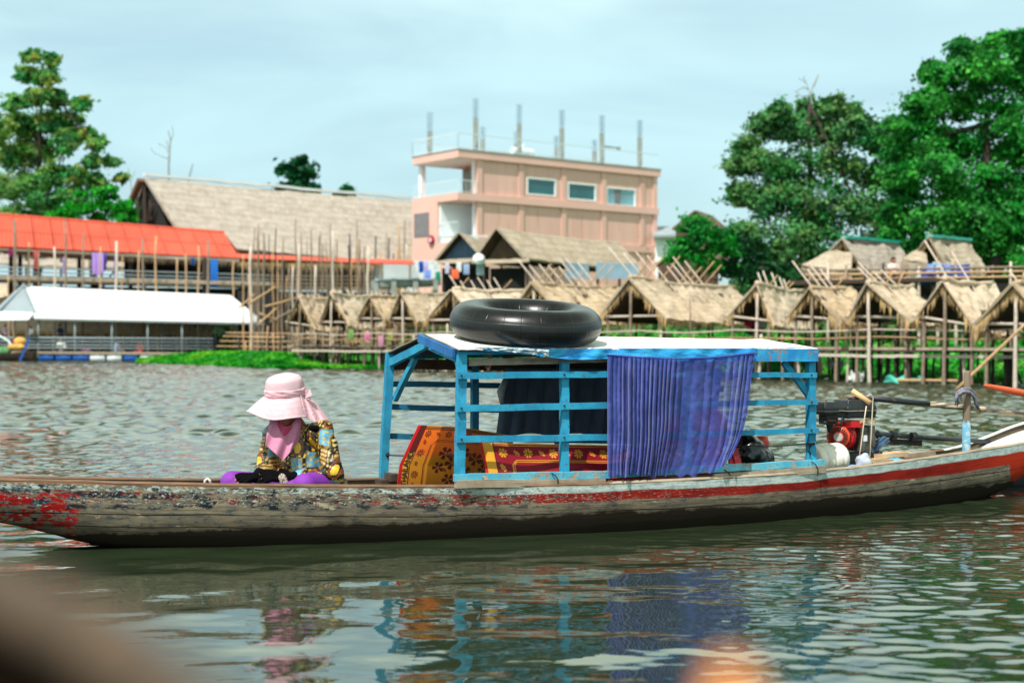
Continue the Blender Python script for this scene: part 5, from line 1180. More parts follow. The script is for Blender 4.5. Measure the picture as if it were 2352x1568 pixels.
mb = MB(); mb.beam(BS(1038, 818, SN - .16) + E * .03, BS(1051, 858, SN - .03) + E * .03, .035, .04, UP, 6, .002); mb.build('brace', M['blue'], boat)
mb = MB(); mb.beam(BS(1800, 832, SN - .02), BS(1858, 908, SN - .02), .03, .042, E, 6, .002); mb.build('brace', M['blue'], boat)
bar('upper_plank', 1076, 832, 1400, 824, SN - .06, .02, .045, 'grey_wood')
for t in (.16, .33, .5, .67, .84, .985):
    a = RA.lerp(RB, t) - UP * .02; pn = pof(a)
    for s_ in (SN - .02, SF + .02):
        mb = MB(); zz = (1.20 if s_ > 0 else 1.165) - .02; mb.beam(a, BP(pn, s_, zz), .035, .045, UP, 3, .002); mb.build('rafter', M['dark_wood'] if t < .9 else M['blue_far'], boat)
mb = MB(); mb.beam(RA - UP * .01, RB - UP * .01, .045, .05, UP, 10, .002); mb.build('ridge_beam', M['dark_wood'], boat)
# roof skin: thin sheet, slightly buckled, torn lower edge
R0, R1 = BS(976, 767, 0), BS(1750, 779, 0); EN0, EN1 = BS(1052, 801, SN + .06), BS(1878, 799.5, SN + .06); EF0, EF1 = BS(884, 812, SF - .05), BS(1622, 806, SF - .05)
def skin(a, b, c, d):
    def f(u, v):
        p = a.lerp(b, u).lerp(c.lerp(d, u), v); return p + UP * (.006 * mnoise.noise(V3((u * 14, v * 3, a.x))) + (.008 * mnoise.noise(V3((u * 60, 3, 1))) if v > .97 else 0))
    return f
rs = MB(); f1 = skin(R0, R1, EN0, EN1); f2 = skin(R0, R1, EF0, EF1)
rs.grid(f1, 90, 12); rs.grid(lambda u, v: f1(1 - u, v) - UP * .008, 90, 12); rs.grid(f2, 60, 8); rs.grid(lambda u, v: f2(1 - u, v) - UP * .008, 60, 8)
rs.grid(lambda u, v: f1(u, 1) - UP * (.008 * v), 90, 1)
roofm = NT('cream_canvas_roof'); cc = roofm.mix(roofm.step(roofm.noise(roofm.coord(), 3, 5, .6), .45, .75), lin((236, 234, 224)), lin((216, 212, 198))); cc = roofm.mix(roofm.math('MULTIPLY', roofm.step(roofm.noise(roofm.coord(), 16, 5, .75), .66, .72), .7), cc, lin((150, 130, 106))); M['roofskin'] = roofm.done(cc, .55)
rs.build('roof_sheet', M['roofskin'], boat, smooth=True)
ul = MB(); ul.grid(lambda u, v: f1(u, v) - UP * .016, 30, 6); ul.grid(lambda u, v: f2(u, v) - UP * .016, 30, 6); ul.build('roof_lining', M['dark_wood'], boat, smooth=True)
# blue tarp valance over the eave beam
TB = catmull([1088, 1140, 1193, 1258, 1331, 1393, 1571, 1737, 1876], [803, 808, 812, 820, 826, 824, 830, 829, 829.5])
tm = NT('blue_tarpaulin'); cq = tm.mix(tm.step(tm.noise(tm.map(tm.coord(), (3, 3, 9)), 2, 5, .6, .6), .4, .62), lin((12, 122, 190)), lin((40, 158, 206))); cq = tm.mix(tm.step(tm.noise(tm.map(tm.coord(), (2, 2, 12)), 4, 5, .7), .62, .72), cq, lin((120, 190, 214)))
tm.bump(tm.noise(tm.map(tm.coord(), (3, 3, 8)), 3, 4, .6, 1.0), .8, .02); M['tarp'] = tm.done(cq, .45)
def valance(u, v):
    uu = 1110 + (1740 - 1110) * u; vt = 800.5 - .5 * u; vb = TB(uu); s = SN + .068 + .012 * mnoise.noise(V3((uu * .03, v * 2, 0))) + .006 * math.sin(uu * .11 + v * 3) + .010 * v
    return BS(uu, vt + (vb - vt) * v + 1.2 * mnoise.noise(V3((uu * .05, 9, 0))) * v, s)
vb_ = MB(); vb_.grid(valance, 130, 8); vb_.grid(lambda u, v: valance(1 - u, v) - Nn * .006, 130, 8); vb_.build('tarp_valance', M['tarp'], boat, smooth=True)
eb = MB(); eb.beam(BS(1725, 815, SN + .045), BS(1876, 815, SN + .045), .04, .088, UP, 10, .003); eb.build('valance_board', wood('chipped_blue_board', (150, 104, 76), (168, 120, 90), (96, 66, 50), paint=(14, 122, 184), paint2=(40, 160, 206), chips=.60), boat)
cr = MB()
def crump(u, v):
    uu = 1096 + 165 * u; vt = 797 + 6 * u; vb = TB(uu) - 1 - 3 * (1 - u)
    nn = mnoise.noise(V3((uu * .06, v * 2.5, 4))) + .6 * mnoise.noise(V3((uu * .15, v * 5, 9)))
    return BS(uu, vt + (vb - vt) * v + nn * 1.5, SN + .085 + .02 * nn)
cr.grid(crump, 60, 10); cr.grid(lambda u, v: crump(1 - u, v) - Nn * .004, 60, 10); cr.build('crumpled_tarp', simple('silver_tarp_back', (176, 190, 196), .45, .25, 12, dirt=(110, 140, 160)), boat, smooth=True)
# cord across the open end
mb = MB(); q = [BS(884, 1045, SF), BS(950, 1047, -.2), BS(1005, 1046, .2), BS(1052, 1043, SN - .02)]; mb.tube(q, .005, 6); mb.ell(BS(890, 1044, SF + .02), .018, 8, 6); mb.build('tie_cord', M['shade'], boat, smooth=True)
for u, v0, v1 in ((1279, 1086, 1116), (1675, 1078, 1104), (1876, 1060, 1092)):
    mb = MB(); mb.tube([BS(u - 12, v0, SN + .05), BS(u - 3, v0 + 6, SN + .066), BS(u + 3, (v0 + v1) / 2, SN + .07), BS(u + 2, v1, SN + .085)], .004, 6); mb.build('tie_wire', M['shade'], boat, smooth=True)
mb = MB(); mb.tube([BS(1862, 1016, SN + .03), BS(1862, 1021, SN + .032)], .034, 10); mb.tube([BS(1862, 1020, SN + .03), BS(1858, 1036, SN + .04), BS(1862, 1044, SN + .04)], .006, 6); mb.tube([BS(1690, 1024, SN - .06), BS(1780, 1025, SN - .05), BS(1862, 1018, SN)], .004, 6); mb.build('tie_cord', M['shade'], boat, smooth=True)
# steering post
mb = MB(); mb.tube([BP(8.02, .2, .1), BS(2219.5, 1038, .2), BS(2220, 970, .2), BS(2221.5, 920, .2), BS(2222, 856, .2), BS(2222, 851, .2)], [.035, .034, .033, .028, .026, .018], 14)
pm = NT('half_painted_post'); zz = pm.sep(pm.node('ShaderNodeNewGeometry', 'Position'))[2]; kk = pm.noise(pm.map(pm.coord(), (14, 14, 4)), 1, 5, .6)
g_ = pm.mix(pm.noise(pm.map(pm.coord(), (30, 30, 3)), 1, 4), lin((92, 76, 62)), lin((140, 122, 102)))
pt = pm.mix(pm.step(pm.noise(pm.coord(), 24, 4, .7), .48, .6), lin((108, 176, 206)), lin((196, 206, 206)))
edge = pm.math('ADD', zz, pm.math('MULTIPLY', pm.math('SUBTRACT', kk, .5), .45)); pm.bump(kk, .4, .01)
mb.build('steering_post', pm.done(pm.mix(pm.step(edge, .60, .64), pt, g_), .85), boat, smooth=True)

# ------------------------------------------------------------------ things in and on the boat
def inner_tube():
    # rests on the near roof slope
    c = BS(1208, 741, .36); e1 = (R1 - R0).normalized(); dn = ((EN0 + EN1) / 2 - (R0 + R1) / 2).normalized(); up = e1.cross(dn).normalized(); up = -up if up.z < 0 else up
    up = (up + UP * .10 - V3((0, 1, 0)) * .055).normalized()
    Rm, r = .388, .125
    a = (E - up * E.dot(up)).normalized(); b = up.cross(a)
    mb = MB()
    def f(u, v):
        A_ = u * 2 * math.pi; B_ = v * 2 * math.pi; d = a * math.cos(A_) + b * math.sin(A_)
        rr = r * (1 + .012 * math.sin(3 * A_) + .01 * mnoise.noise(V3((math.cos(A_) * 2, math.sin(A_) * 2, 0))))
        # flattened where it sits
        h = math.sin(B_) * rr; h = max(h, -r * .80)
        return c + d * (Rm + math.cos(B_) * rr * 1.05) + up * h
    mb.grid(f, 112, 40, True, uvf=lambda u, v: (u, v))
    n = NT('black_rubber'); uv = n.sep(n.coord('UV'))
    l1 = n.math('ABSOLUTE', n.math('SUBTRACT', n.math('FRACT', n.math('MULTIPLY', uv[0], 26)), .5)); s1 = n.math('SUBTRACT', 1.0, n.step(l1, .02, .05))
    s2 = 0
    for pos in (.06, .31, .92):
        l2 = n.math('ABSOLUTE', n.math('SUBTRACT', uv[1], pos)); q = n.math('SUBTRACT', 1.0, n.step(l2, .002, .006)); s2 = q if isinstance(s2, int) else n.math('MAXIMUM', s2, q)
    seam = n.math('MAXIMUM', n.math('MULTIPLY', s1, .6), s2)
    dust = n.noise(n.coord(), 7, 5, .65); sp = n.noise(n.map(n.coord(), (30, 30, 90)), 1, 3, .6)
    c_ = n.mix(n.step(dust, .3, .8), lin((13, 14, 14)), lin((24, 25, 25))); c_ = n.mix(seam, c_, lin((4, 4, 5))); c_ = n.mix(n.math('MULTIPLY', n.step(sp, .71, .75), .5), c_, lin((140, 140, 132)))
    n.bump(n.math('ADD', n.math('MULTIPLY', seam, -.6), n.math('MULTIPLY', dust, .3)), .35, .006)
    m = n.done(c_, n.math('ADD', .24, n.math('MULTIPLY', dust, .16)), **{'Specular_IOR_Level': .42})
    o = mb.build('inner_tube', m, smooth=True); tag(o, 'large black rubber inner tube lying on the cream boat roof', 'inner tube')
    v = MB(); vp = c + (a * math.cos(.6) + b * math.sin(.6)) * (Rm - r); v.tube([vp, vp - (a * math.cos(.6) + b * math.sin(.6)) * .05], .009, 8); v.build('valve', M['shade'], o)
inner_tube()

# woven mats -----------------------------------------------------------------
def flower(x, y, cx, cy, r, n=8):
    dx, dy = x - cx, y - cy; d = math.hypot(dx, dy)
    if d > r: return False
    if d < r * .16: return False
    a = math.atan2(dy, dx); return abs(math.sin(a * n / 2 + .3)) > .35 + .55 * (d / r) ** 2 * .6
def leafm(x, y, cx, cy, r, rot):
    dx, dy = x - cx, y - cy; c, s = math.cos(rot), math.sin(rot); X = dx * c + dy * s; Y = -dx * s + dy * c
    w_ = .55 * r * max(0, 1 - (X / r) ** 2) * (.75 + .25 * math.cos(X / r * 9)); return abs(X) < r and abs(Y) < w_ and abs(Y) > .06 * r
OR1, OR2 = lin((222, 104, 20)), lin((200, 126, 24)); DKR = lin((92, 22, 18)); YEL = lin((226, 158, 42)); CRI = lin((140, 18, 34)); REDP = lin((196, 20, 28)); BLK = lin((26, 14, 14))
def weave(c, i, j, rng):
    k = 1 + .10 * ((i + j) % 2) - .06 + rng.uniform(-.08, .08); return tuple(max(0, x * k) for x in c[:3]) + (1,)
def mat_mesh(name, fn, nu, nv, pat, label, th=.004):
    mb = MB(); rng = random.Random(3); cols = []
    mb.grid(fn, nu, nv); cols += [weave(pat(i / nu, j / nv), i, j, rng) for j in range(nv + 1) for i in range(nu + 1)]
    def back(u, v):
        e_ = 1e-3; a = fn(u, v); n_ = (fn(min(u + e_, 1), v) - fn(max(u - e_, 0), v)).cross(fn(u, min(v + e_, 1)) - fn(u, max(v - e_, 0))).normalized(); return a - n_ * th * (1 if n_.dot(Nn) > 0 else -1)
    mb.grid(lambda u, v: back(1 - u, v), nu // 3, nv // 3); cols += [OR1] * ((nu // 3 + 1) * (nv // 3 + 1))
    mb.col = cols
    o = mb.build(name, M['mat'], smooth=True); tag(o, label, 'mat'); return o
M['mat'] = attr_mat('woven_plastic_mat', .5, .08, bump=.5, bscale=220)
# orange mat standing bent across the front of the canopy; px box 905..1180 x 970..1125
def om(u, v):     # u 0..1 left->right, v 0..1 top->bottom
    vt = interp(u, [0, .12, .34, .55, .8, 1], [976, 977, 979, 984, 993, 1001]); ul = interp(v, [0, .3, .62, 1], [961, 940, 918, 911]); ur = interp(v, [0, 1], [1180, 1170])
    uu = ul + (ur - ul) * u; vb = 1124; vv = vt + (vb - vt) * v
    s = interp(u, [0, .25, .5, 1], [.52, .46, .30, -.10]) + .05 * math.sin(v * 2.6) * (1 - u) - .10 * (1 - v) * (1 - u)
    return BS(uu, vv, s)
def opat(u, v):
    x = u * 262; y = v * 148          # display pixels, left->right, top->bottom
    if x < 7 + 0 * y: return REDP
    edge = 1.0 * (x - 7)
    if edge < 15: return DKR if y < 62 else YEL
    if edge < 17: return DKR
    if y < 9: return DKR if 3 < y < 5 or 7 < y < 9 else OR2
    col = OR1 if y < 70 else OR2
    X = edge - 17
    if y < 26 and X < 240:
        k = int(X // 27); cx = 27 * k + 13; 
        if (flower(X, y, cx, 19, 8.5) if k % 2 == 0 else leafm(X, y, cx, 19, 8, .6)): return DKR
    if X < 26 and y > 26:
        k = int((y - 26) // 25); cy = 26 + 25 * k + 12
        if (leafm(X, y, 13, cy, 8, 1.0) if k % 2 == 0 else flower(X, y, 13, cy, 9)): return DKR
    # double border line with a stepped corner
    d = min(X - 30, y - 31); d2 = (X - 30) + (y - 31) - 14; dd = min(d, d2)
    if 0 < dd < 2 or 3.6 < dd < 5: return DKR
    if dd > 8:
        for cx, cy, r in ((74, 62, 15), (96, 84, 16), (66, 96, 13), (118, 58, 14), (150, 72, 16), (130, 104, 15), (174, 96, 14), (92, 124, 14), (160, 130, 14), (196, 60, 13)):
            if flower(X, y, cx, cy, r, 5) or leafm(X, y, cx + r * 1.1, cy + 5, r * .7, .5): return DKR
    return col
orange_mat = mat_mesh('woven_mat', om, 230, 120, opat, 'orange woven mat with dark flowers standing bent at the open front of the canopy')
# lettering along the left strip, reading upwards
def mat_text():
    cu = bpy.data.curves.new('lettering', 'FONT'); cu.body = 'THAILAND'; cu.size = 1; cu.resolution_u = 3; cu.space_character = 1.0; cu.offset = .035
    ob = bpy.data.objects.new('lettering', cu); C.objects.link(ob); bpy.context.view_layer.update()
    me = ob.evaluated_get(bpy.context.evaluated_depsgraph_get()).to_mesh(); vs = [v.co.copy() for v in me.vertices]; fs = [tuple(p.vertices) for p in me.polygons]
    bpy.data.objects.remove(ob)
    x0 = min(v.x for v in vs); x1 = max(v.x for v in vs); y0 = min(v.y for v in vs); y1 = max(v.y for v in vs); mb = MB(); out = []
    for v in vs:
        a = (v.x - x0) / (x1 - x0); b = (v.y - y0) / (y1 - y0); uu = (8 + 13.5 * (1 - b) ) / 262; vv = (140 - 80 * a) / 148
        out.append(om(uu, vv) + Nn * .004 - E * .003)
    mb.add(out, fs); mb.build('lettering', simple('dark_woven_letters', (52, 16, 14), .7, .1, 9), orange_mat)
mat_text()
def rm(u, v):
    ul = interp(v, [0, 1], [1102, 1120]); uu = ul + (1660 - ul) * u; vt = interp(uu, [1100, 1180, 1395, 1660], [1015, 1018, 1022, 1020]); vb = interp(uu, [1100, 1395, 1660], [1100, 1100, 1086]); vv = vt + (vb - vt) * v
    return BS(uu, vv, .56 + .09 * v + .012 * math.sin(uu * .035))
def rpat(u, v):
    x = u * 545; y = v * 82
    if x < 5: return REDP
    if x < 30: return YEL if (x < 28) else DKR
    X = x - 30
    if y < 2.5 or 4.5 < y < 6.5: return YEL
    if y < 8: return CRI
    if y < 34 and X > 8:
        k = int((X - 8) // 28.5); cx = 8 + 28.5 * k + 9
        if (flower(X, y, cx, 22, 10.5) if k % 2 == 0 else leafm(X, y, cx + 3, 22, 9, .7)): return YEL
    if X < 28 and y > 38 and leafm(X, y, 12, 56, 11, 1.1): return YEL
    d = min(X - 34, y - 37); d2 = (X - 34) + (y - 37) - 12; dd = min(d, d2)
    if 0 < dd < 2.4 or 4.6 < dd < 6.4: return YEL
    return CRI
mat_mesh('woven_mat', rm, 330, 60, rpat, 'crimson woven mat with yellow flowers standing behind the near slats')
def lm(u, v):
    uu = 1388 + 262 * u; vv = 1098 - 2 * u + 20 * v - 8 * u * v; return BS(uu, vv, SN + .03 + .02 * v)
def lpat(u, v):
    x = u * 262; k = int(x // 30); return YEL if leafm(x, v * 18, k * 30 + 14, 8 + (k % 3) * 3, 8, .5 + k) else DKR if (int(x / 2) % 2) else CRI
mat_mesh('woven_mat', lm, 130, 14, lpat, 'dark red edge of a woven mat showing on the gunwale below the purple curtain')

# curtains ---------------------------------------------------------------------
def curtain_front():
    TOP = catmull([1394, 1480, 1571, 1650, 1734], [816.5, 822, 825, 821, 812]); rng = random.Random(6)
    ph = []; x = 0
    while x < 1: ph.append(x); x += rng.uniform(.016, .040) if x < .46 else rng.uniform(.035, .10) if x < .8 else rng.uniform(.02, .05)
    amp = [rng.uniform(.25, 1.7) if a < .46 or a > .8 else rng.uniform(.2, .9) for a in ph]
    RE = catmull([0, .3, .55, .8, .92, 1], [1734, 1724, 1716, 1700, 1686, 1678])
    def f(u, v):
        u0 = u; u = min(1, max(0, u + (.016 * mnoise.noise(V3((u * 5, v * 2.2, 3))) + .008 * mnoise.noise(V3((u * 14, v * 4, 8)))) * v))
        k = int(np.searchsorted(ph, u, side='right')) - 1; a = ph[k]; b = ph[k + 1] if k + 1 < len(ph) else 1.0; t = (u - a) / (b - a)
        fold = (math.sin(math.pi * t) ** .8) * amp[k] - .5
        loose = 1 - .55 * smooth(.55, .95, v) * smooth(.30, .5, u)
        ul, ur = 1395, RE(v); uu = ul + (ur - ul) * (u0 + .010 * v * math.sin(u * 9)); vt = TOP(1394 + 340 * u); vb = 1091 + 3 * math.sin(u * 21) - (6 if u > .72 else 0) - 30 * smooth(.86, .97, u) + 5 * math.sin(u * 55)
        vb -= 0
        s = SN + .096 + .042 * fold * loose * (.45 + .55 * smooth(0, .12, v)) + .02 * smooth(.4, 1, v) * math.sin(u * 7 + 1) + .004 * mnoise.noise(V3((u * 30, v * 22, 0))) + .05 * smooth(.72, 1, u) * v
        return BS(uu, vt + (vb - vt) * v, s)
    mb = MB(); mb.grid(f, 340, 60, uvf=lambda u, v: (u * 1.0, v * .8))
    n = NT('sheer_purple_cloth'); c = n.mix(n.step(n.noise(n.coord(), 5, 4), .35, .7), lin((58, 78, 162)), lin((92, 106, 192)))
    n.done(c, .75, **{'Specular_IOR_Level': .25, 'Sheen_Weight': .3}); n.bump(n.noise(n.map(n.coord(), (1, 1, 1)), 34, 4, .6), .35, .008)
    t = n.node('ShaderNodeBsdfTranslucent', 0, None, Color=c); tr = n.node('ShaderNodeBsdfTransparent', 0)
    ux = n.sep(n.coord('UV'))[0]; sheer = n.math('ADD', .10, n.math('MULTIPLY', .20, n.math('MULTIPLY', n.step(ux, .34, .50), n.math('SUBTRACT', 1.0, n.step(ux, .78, .95)))))
    s1 = n.node('ShaderNodeMixShader', 0, None, _0=.30, _1=n.b.outputs[0], _2=t); n.surf(n.node('ShaderNodeMixShader', 0, None, _0=sheer, _1=s1, _2=tr))
    o = mb.build('curtain', n.m, smooth=True); tag(o, 'sheer purple blue curtain gathered along the near eave of the boat', 'curtain')
    hd = MB(); pts = [f(i / 120, 0) + UP * .004 for i in range(121)]; hd.tube(pts, .007, 6); hd.build('gathered_hem', n.m, o, smooth=True)
curtain_front()
def curtain_back():
    def f(u, v):
        uu = interp(v, [0, 1], [1160, 1140]) + 500 * u; vv = 846 + (998 - 846) * v + 3 * math.sin(u * 30) * v
        k = abs(math.sin(u * 46 + .6 * math.sin(u * 11))) ; return BS(uu, vv, SF + .10 + .030 * k)
    mb = MB(); mb.grid(f, 260, 20, uvf=lambda u, v: (u, v)); mb.grid(lambda u, v: f(1 - u, v) - Nn * .006, 130, 10)
    o = mb.build('curtain', simple('slate_blue_cloth', (64, 80, 98), .9, .3, 14, bump=.3, bscale=60, stretch=(1, 1, .3)), smooth=True); tag(o, 'dark slate pleated curtain on the far side of the canopy', 'curtain')
    tw_ = MB(); tw_.tube([BS(1161, 872, SF + .18), BS(1150, 900, SF + .19), BS(1152, 925, SF + .18)], [.02, .03, .014], 8); tw_.build('tied_corner', M['tin_grey'], o, smooth=True)
curtain_back()
ng = MB()
for i in range(5):
    ng.tube([BS(1112 + i * 4, 806, SN - .10), BS(1110 + i * 5, 830, SN - .10), BS(1120 + i, 850, SN - .10), BS(1131 - i * 2, 832, SN - .10), BS(1130 - i * 2, 806, SN - .10)], .003, 5)
tag(ng.build('net_bag', simple('pink_net', (190, 120, 110), .8, .2, 9)), 'small pinkish net loop hanging under the near eave at the front', 'net')

# cargo ---------------------------------------------------------------------------
mb = MB(); c = BS(1592, 1000, .25); mb.ell(c, (.26, .16, .17), 24, 16); mb.ell(c + V3((.12, 0, .08)), (.13, .12, .13), 16, 10); k = remeshed(mb, .02, 6)
k.v = [tuple(V3(p) + V3((0, 0, .018 * mnoise.noise(V3(p) * 9)))) for p in k.v]; tag(k.build('cushion', simple('pink_cushion', (206, 96, 132), .9, .25, 6), smooth=True), 'pink cushion bundle showing through the purple curtain', 'cushion')
mb = MB(); mb.beam(BS(1520, 1045, .2), BS(1640, 1042, .2), .3, .26, UP, 6, .01); k = remeshed(mb, .02, 5); tag(k.build('folded_quilt', simple('deep_rose_quilt', (186, 70, 104), .9, .3, 8), smooth=True), 'rose folded quilt under the pink cushion behind the curtain', 'quilt')
mb = MB(); c = BS(1722, 1040, .45); mb.ell(c, (.12, .12, .13), 20, 14); mb.ell(c + V3((-.03, 0, .1)), (.06, .06, .07)); mb.ell(c + V3((.07, 0, -.05)), (.11, .1, .09)); k = remeshed(mb, .014, 3)
k.v = [tuple(V3(p) + (V3(p) - c).normalized() * (.014 * mnoise.noise(V3(p) * 16) + .008 * mnoise.noise(V3(p) * 40))) for p in k.v]; tag(k.build('plastic_sack', simple('black_plastic', (16, 18, 18), .25, .2, 9, spec=.7), smooth=True), 'crumpled black plastic sack right of the purple curtain', 'sack')
mb = MB(); mb.lathe([(.0, 0), (.05, 0), (.058, .12), (.05, .16), (.0, .165)], BS(1748, 1052, .35), n=16); tag(mb.build('red_jar', simple('red_orange_plastic', (216, 64, 36), .4, .1, 9), smooth=True), 'red orange plastic jar half hidden behind the black sack', 'jar')
mb = MB(); mb.beam(BS(1686, 1030, .62), BS(1694, 1066, .64), .03, .05, E, 4, .003); mb.beam(BS(1676, 1040, .61), BS(1680, 1068, .63), .02, .03, E, 4, .002); k2 = mb.build('woven_basket', simple('red_woven_strip', (168, 30, 40), .6, .4, 40), ); tag(k2, 'red woven strip standing between the curtain edge and the black sack', 'basket')
for i, (a, b, c_, d) in enumerate(((1030, 0, 0, 0),)): pass
# engine on its bracket --------------------------------------------------------------
def engine():
    S = .0; ec = BS(1952, 1000, S); pe = pof(ec); ze = ec.z
    def L(dp, ds, dz): return BP(pe + dp, S + ds, ze + dz)
    root = thing('longtail_engine', L(0, 0, -.28), 'small red and black petrol engine with a long black propeller shaft on the stern', 'engine')
    red = simple('red_engine_enamel', (190, 22, 26), .35, .2, 9, dirt=(120, 26, 24)); ora = simple('orange_red_starter', (236, 74, 34), .4, .12, 9, dirt=(150, 50, 34)); blk = simple('black_engine_paint', (26, 30, 33), .42, .3, 9, dirt=(62, 58, 52)); gry = simple('cast_alloy', (112, 112, 104), .5, .35, 20, metal=.6, dirt=(52, 46, 40)); slv = simple('silver_badge', (200, 196, 190), .35, .15, 20, metal=.3)
    ax = (-E * .74 + Nn * .67).normalized()
    f0 = L(-.10, 0, -.005)                 # fan face centre, looking towards the bow
    mb = MB(); mb.lathe([(.0, -.19), (.105, -.19), (.118, -.13), (.116, -.03), (.10, 0), (.0, 0)], f0 + E * .01, ax, 32)
    k = mb.build('fan_housing', red, root, smooth=False)
    mb = MB(); mb.beam(f0 + E * .10 + UP * .10 - Nn * .11, f0 + E * .10 + UP * .10 + Nn * .10, .12, .05); mb.build('housing_flange', red, root)
    mb = MB(); mb.lathe([(.088, 0), (.088, .028), (.080, .040), (.030, .044), (.0, .044)], f0, ax, 36); st_ = mb.build('starter_cover', ora, root, smooth=True)
    a1 = UP; a2 = ax.cross(UP).normalized(); mb = MB()
    for i in range(24):
        an = 2 * math.pi * i / 24; d = a1 * math.cos(an) + a2 * math.sin(an); mb.beam(f0 + ax * .0445 + d * .042, f0 + ax * .0425 + d * .076, .0085, .004, ax)
    mb.build('cooling_slots', M['shade'], st_)
    mb = MB()
    for i in range(10):
        for r_ in range(2):
            an = 2 * math.pi * (i + .5) / 10; d = a1 * math.cos(an) + a2 * math.sin(an); t_ = ax.cross(d); c = f0 + d * .089 + ax * (.008 + .014 * r_); mb.beam(c - t_ * .018, c + t_ * .018, .007, .004, d)
    mb.build('cooling_slots', M['shade'], st_)
    mb = MB(); mb.tube([f0 + ax * .044, f0 + ax * .049], .033, 24); mb.build('badge', slv, st_)
    mb = MB(); p = f0 + a1 * .095 + Nn * .02 + ax * .03; mb.beam(p, p + UP * .055 + E * .03, .022, .014); mb.build('pull_grip', blk, root)
    mb = MB(); c = L(.055, .119, -.015); mb.beam(c - E * .02, c + E * .02, .004, .046); mb.build('sticker', M['tin_white'], root)
    mb = MB(); mb.box(L(.12, -.02, -.03), (.14, .18, .19), Matrix.Rotation(EA, 3, 'Z')); mb.box(L(.15, 0, .0), (.05, .17, .16), Matrix.Rotation(EA, 3, 'Z'))
    for i in range(6): mb.tube([L(.13, -.06 + .03 * i, .06), L(.16, -.06 + .03 * i, -.08)], .012, 6)
    for dz in (-.06, -.02, .03): mb.ell(L(.185, .07, dz), .013, 8, 6)
    mb.build('crankcase', gry, root)
    # fuel tank, two pressed halves with a lip, and cap
    tc_ = BS(1961, 938, S); tp_ = pof(tc_)
    def rbox(c, hx, hy, hz, taper=.85, vox=.008, it=4):
        m = MB(); rot = Matrix.Rotation(EA, 3, 'Z'); vs = []
        for z, t in ((-hz, .92), (0, 1), (hz, taper)):
            for x, y in ((-1, -1), (1, -1), (1, 1), (-1, 1)): vs.append(c + rot @ V3((x * hx * t, y * hy * t, z)))
        m.add(vs, [(3, 2, 1, 0), (8, 9, 10, 11)] + [(a, (a + 1) % 4 + (a // 4) * 4, (a + 1) % 4 + (a // 4) * 4 + 4, a + 4) for a in range(8)]); return remeshed(m, vox, it)
    k = rbox(tc_, .145, .11, .072); k.build('fuel_tank', blk, root, smooth=True)
    mb = MB(); mb.box(tc_ - UP * .012, (.30, .226, .006), Matrix.Rotation(EA, 3, 'Z')); mb.build('tank_lip', simple('worn_tank_lip', (150, 140, 120), .6, .4, 30), root)
    mb = MB(); mb.tube([tc_ + UP * .066 + E * .0, tc_ + UP * .082], .045, 18); mb.tube([tc_ + UP * .082, tc_ + UP * .092], [.038, .030], 18); mb.build('fuel_cap', blk, root)
    mb = MB()
    for i in range(10): an = i * .628; mb.ell(tc_ + UP * .091 + V3((math.cos(an) * .03, math.sin(an) * .03, 0)), .0075, 6, 5)
    mb.build('cap_seal', simple('rusty_orange', (200, 110, 30), .7, .2, 40), root)
    # muffler guard at tank bottom, rusty rim
    mb = MB(); mb.beam(L(.02, .09, .115), L(.17, .09, .11), .03, .02, seg=5, jit=.004); mb.build('rusty_rim', simple('rust_and_cream', (196, 166, 120), .8, .35, 30, dirt=(110, 64, 40)), root)
    # air cleaner and carburettor, towards the bow side
    ac = BS(1898, 937, S + .02); k = rbox(ac, .072, .075, .05, .86); k.build('air_cleaner', blk, root, smooth=True)
    mb = MB(); mb.box(ac - UP * .022, (.15, .158, .005), Matrix.Rotation(EA, 3, 'Z')); mb.tube([ac + UP * .05, ac + UP * .066], .004, 6); mb.build('cleaner_lip', gry, root)
    mb = MB(); mb.box(ac + UP * -.085 + E * .02, (.11, .10, .08), Matrix.Rotation(EA, 3, 'Z')); mb.tube([ac + UP * -.10 + E * .03, ac + UP * -.19 + E * .035], [.034, .018], 10); mb.tube([ac - UP * .10 - E * .03 + Nn * .05, ac - UP * .10 + E * .05 + Nn * .05], .012, 8); mb.ell(ac - UP * .11 - E * .045 + Nn * .05, .014); mb.build('carburettor', simple('grimy_black_metal', (34, 32, 30), .55, .5, 30, metal=.3, dirt=(104, 80, 56)), root)
    # stand and base
    mb = MB(); mb.box(L(.06, 0, -.165), (.30, .26, .06), Matrix.Rotation(EA, 3, 'Z')); mb.box(L(.05, 0, -.29), (.24, .18, .22), Matrix.Rotation(EA, 3, 'Z')); mb.beam(L(-.09, .11, -.20), L(.25, .12, -.20), .03, .04); mb.build('engine_stand', blk, root)
    mb = MB(); mb.lathe([(.085, 0), (.10, .02), (.085, .04)], L(.235, .03, -.21), V3(E) + V3((0, 0, .3)), 20); mb.lathe([(.060, 0), (.075, .02), (.06, .04)], L(.235, .03, -.21), V3(E) + V3((0, 0, .3)), 20); mb.build('coiled_hose', blk, root, smooth=True)
    # drive shaft and cavitation plate
    s0 = BS(2002, 996, S); s1 = BS(2120, 1004, S - .04); s2 = BS(2300, 1016, S - .30); s3 = BS(2420, 1030, S - .46)
    mb = MB(); mb.tube([L(.18, 0, .01), s0, s1, s2, s3], [.028, .024, .021, .018, .017], 12)
    mb.build('drive_shaft', simple('blue_black_tube', (34, 40, 48), .45, .4, 14, dirt=(70, 88, 110)), root, smooth=True)
    mb = MB()
    for u, v in ((2010, 997), (2052, 999), (2098, 1002)): c = BS(u, v, S - .01); mb.tube([c - E * .02, c + E * .02], .036, 12)
    mb.build('shaft_collar', blk, root)
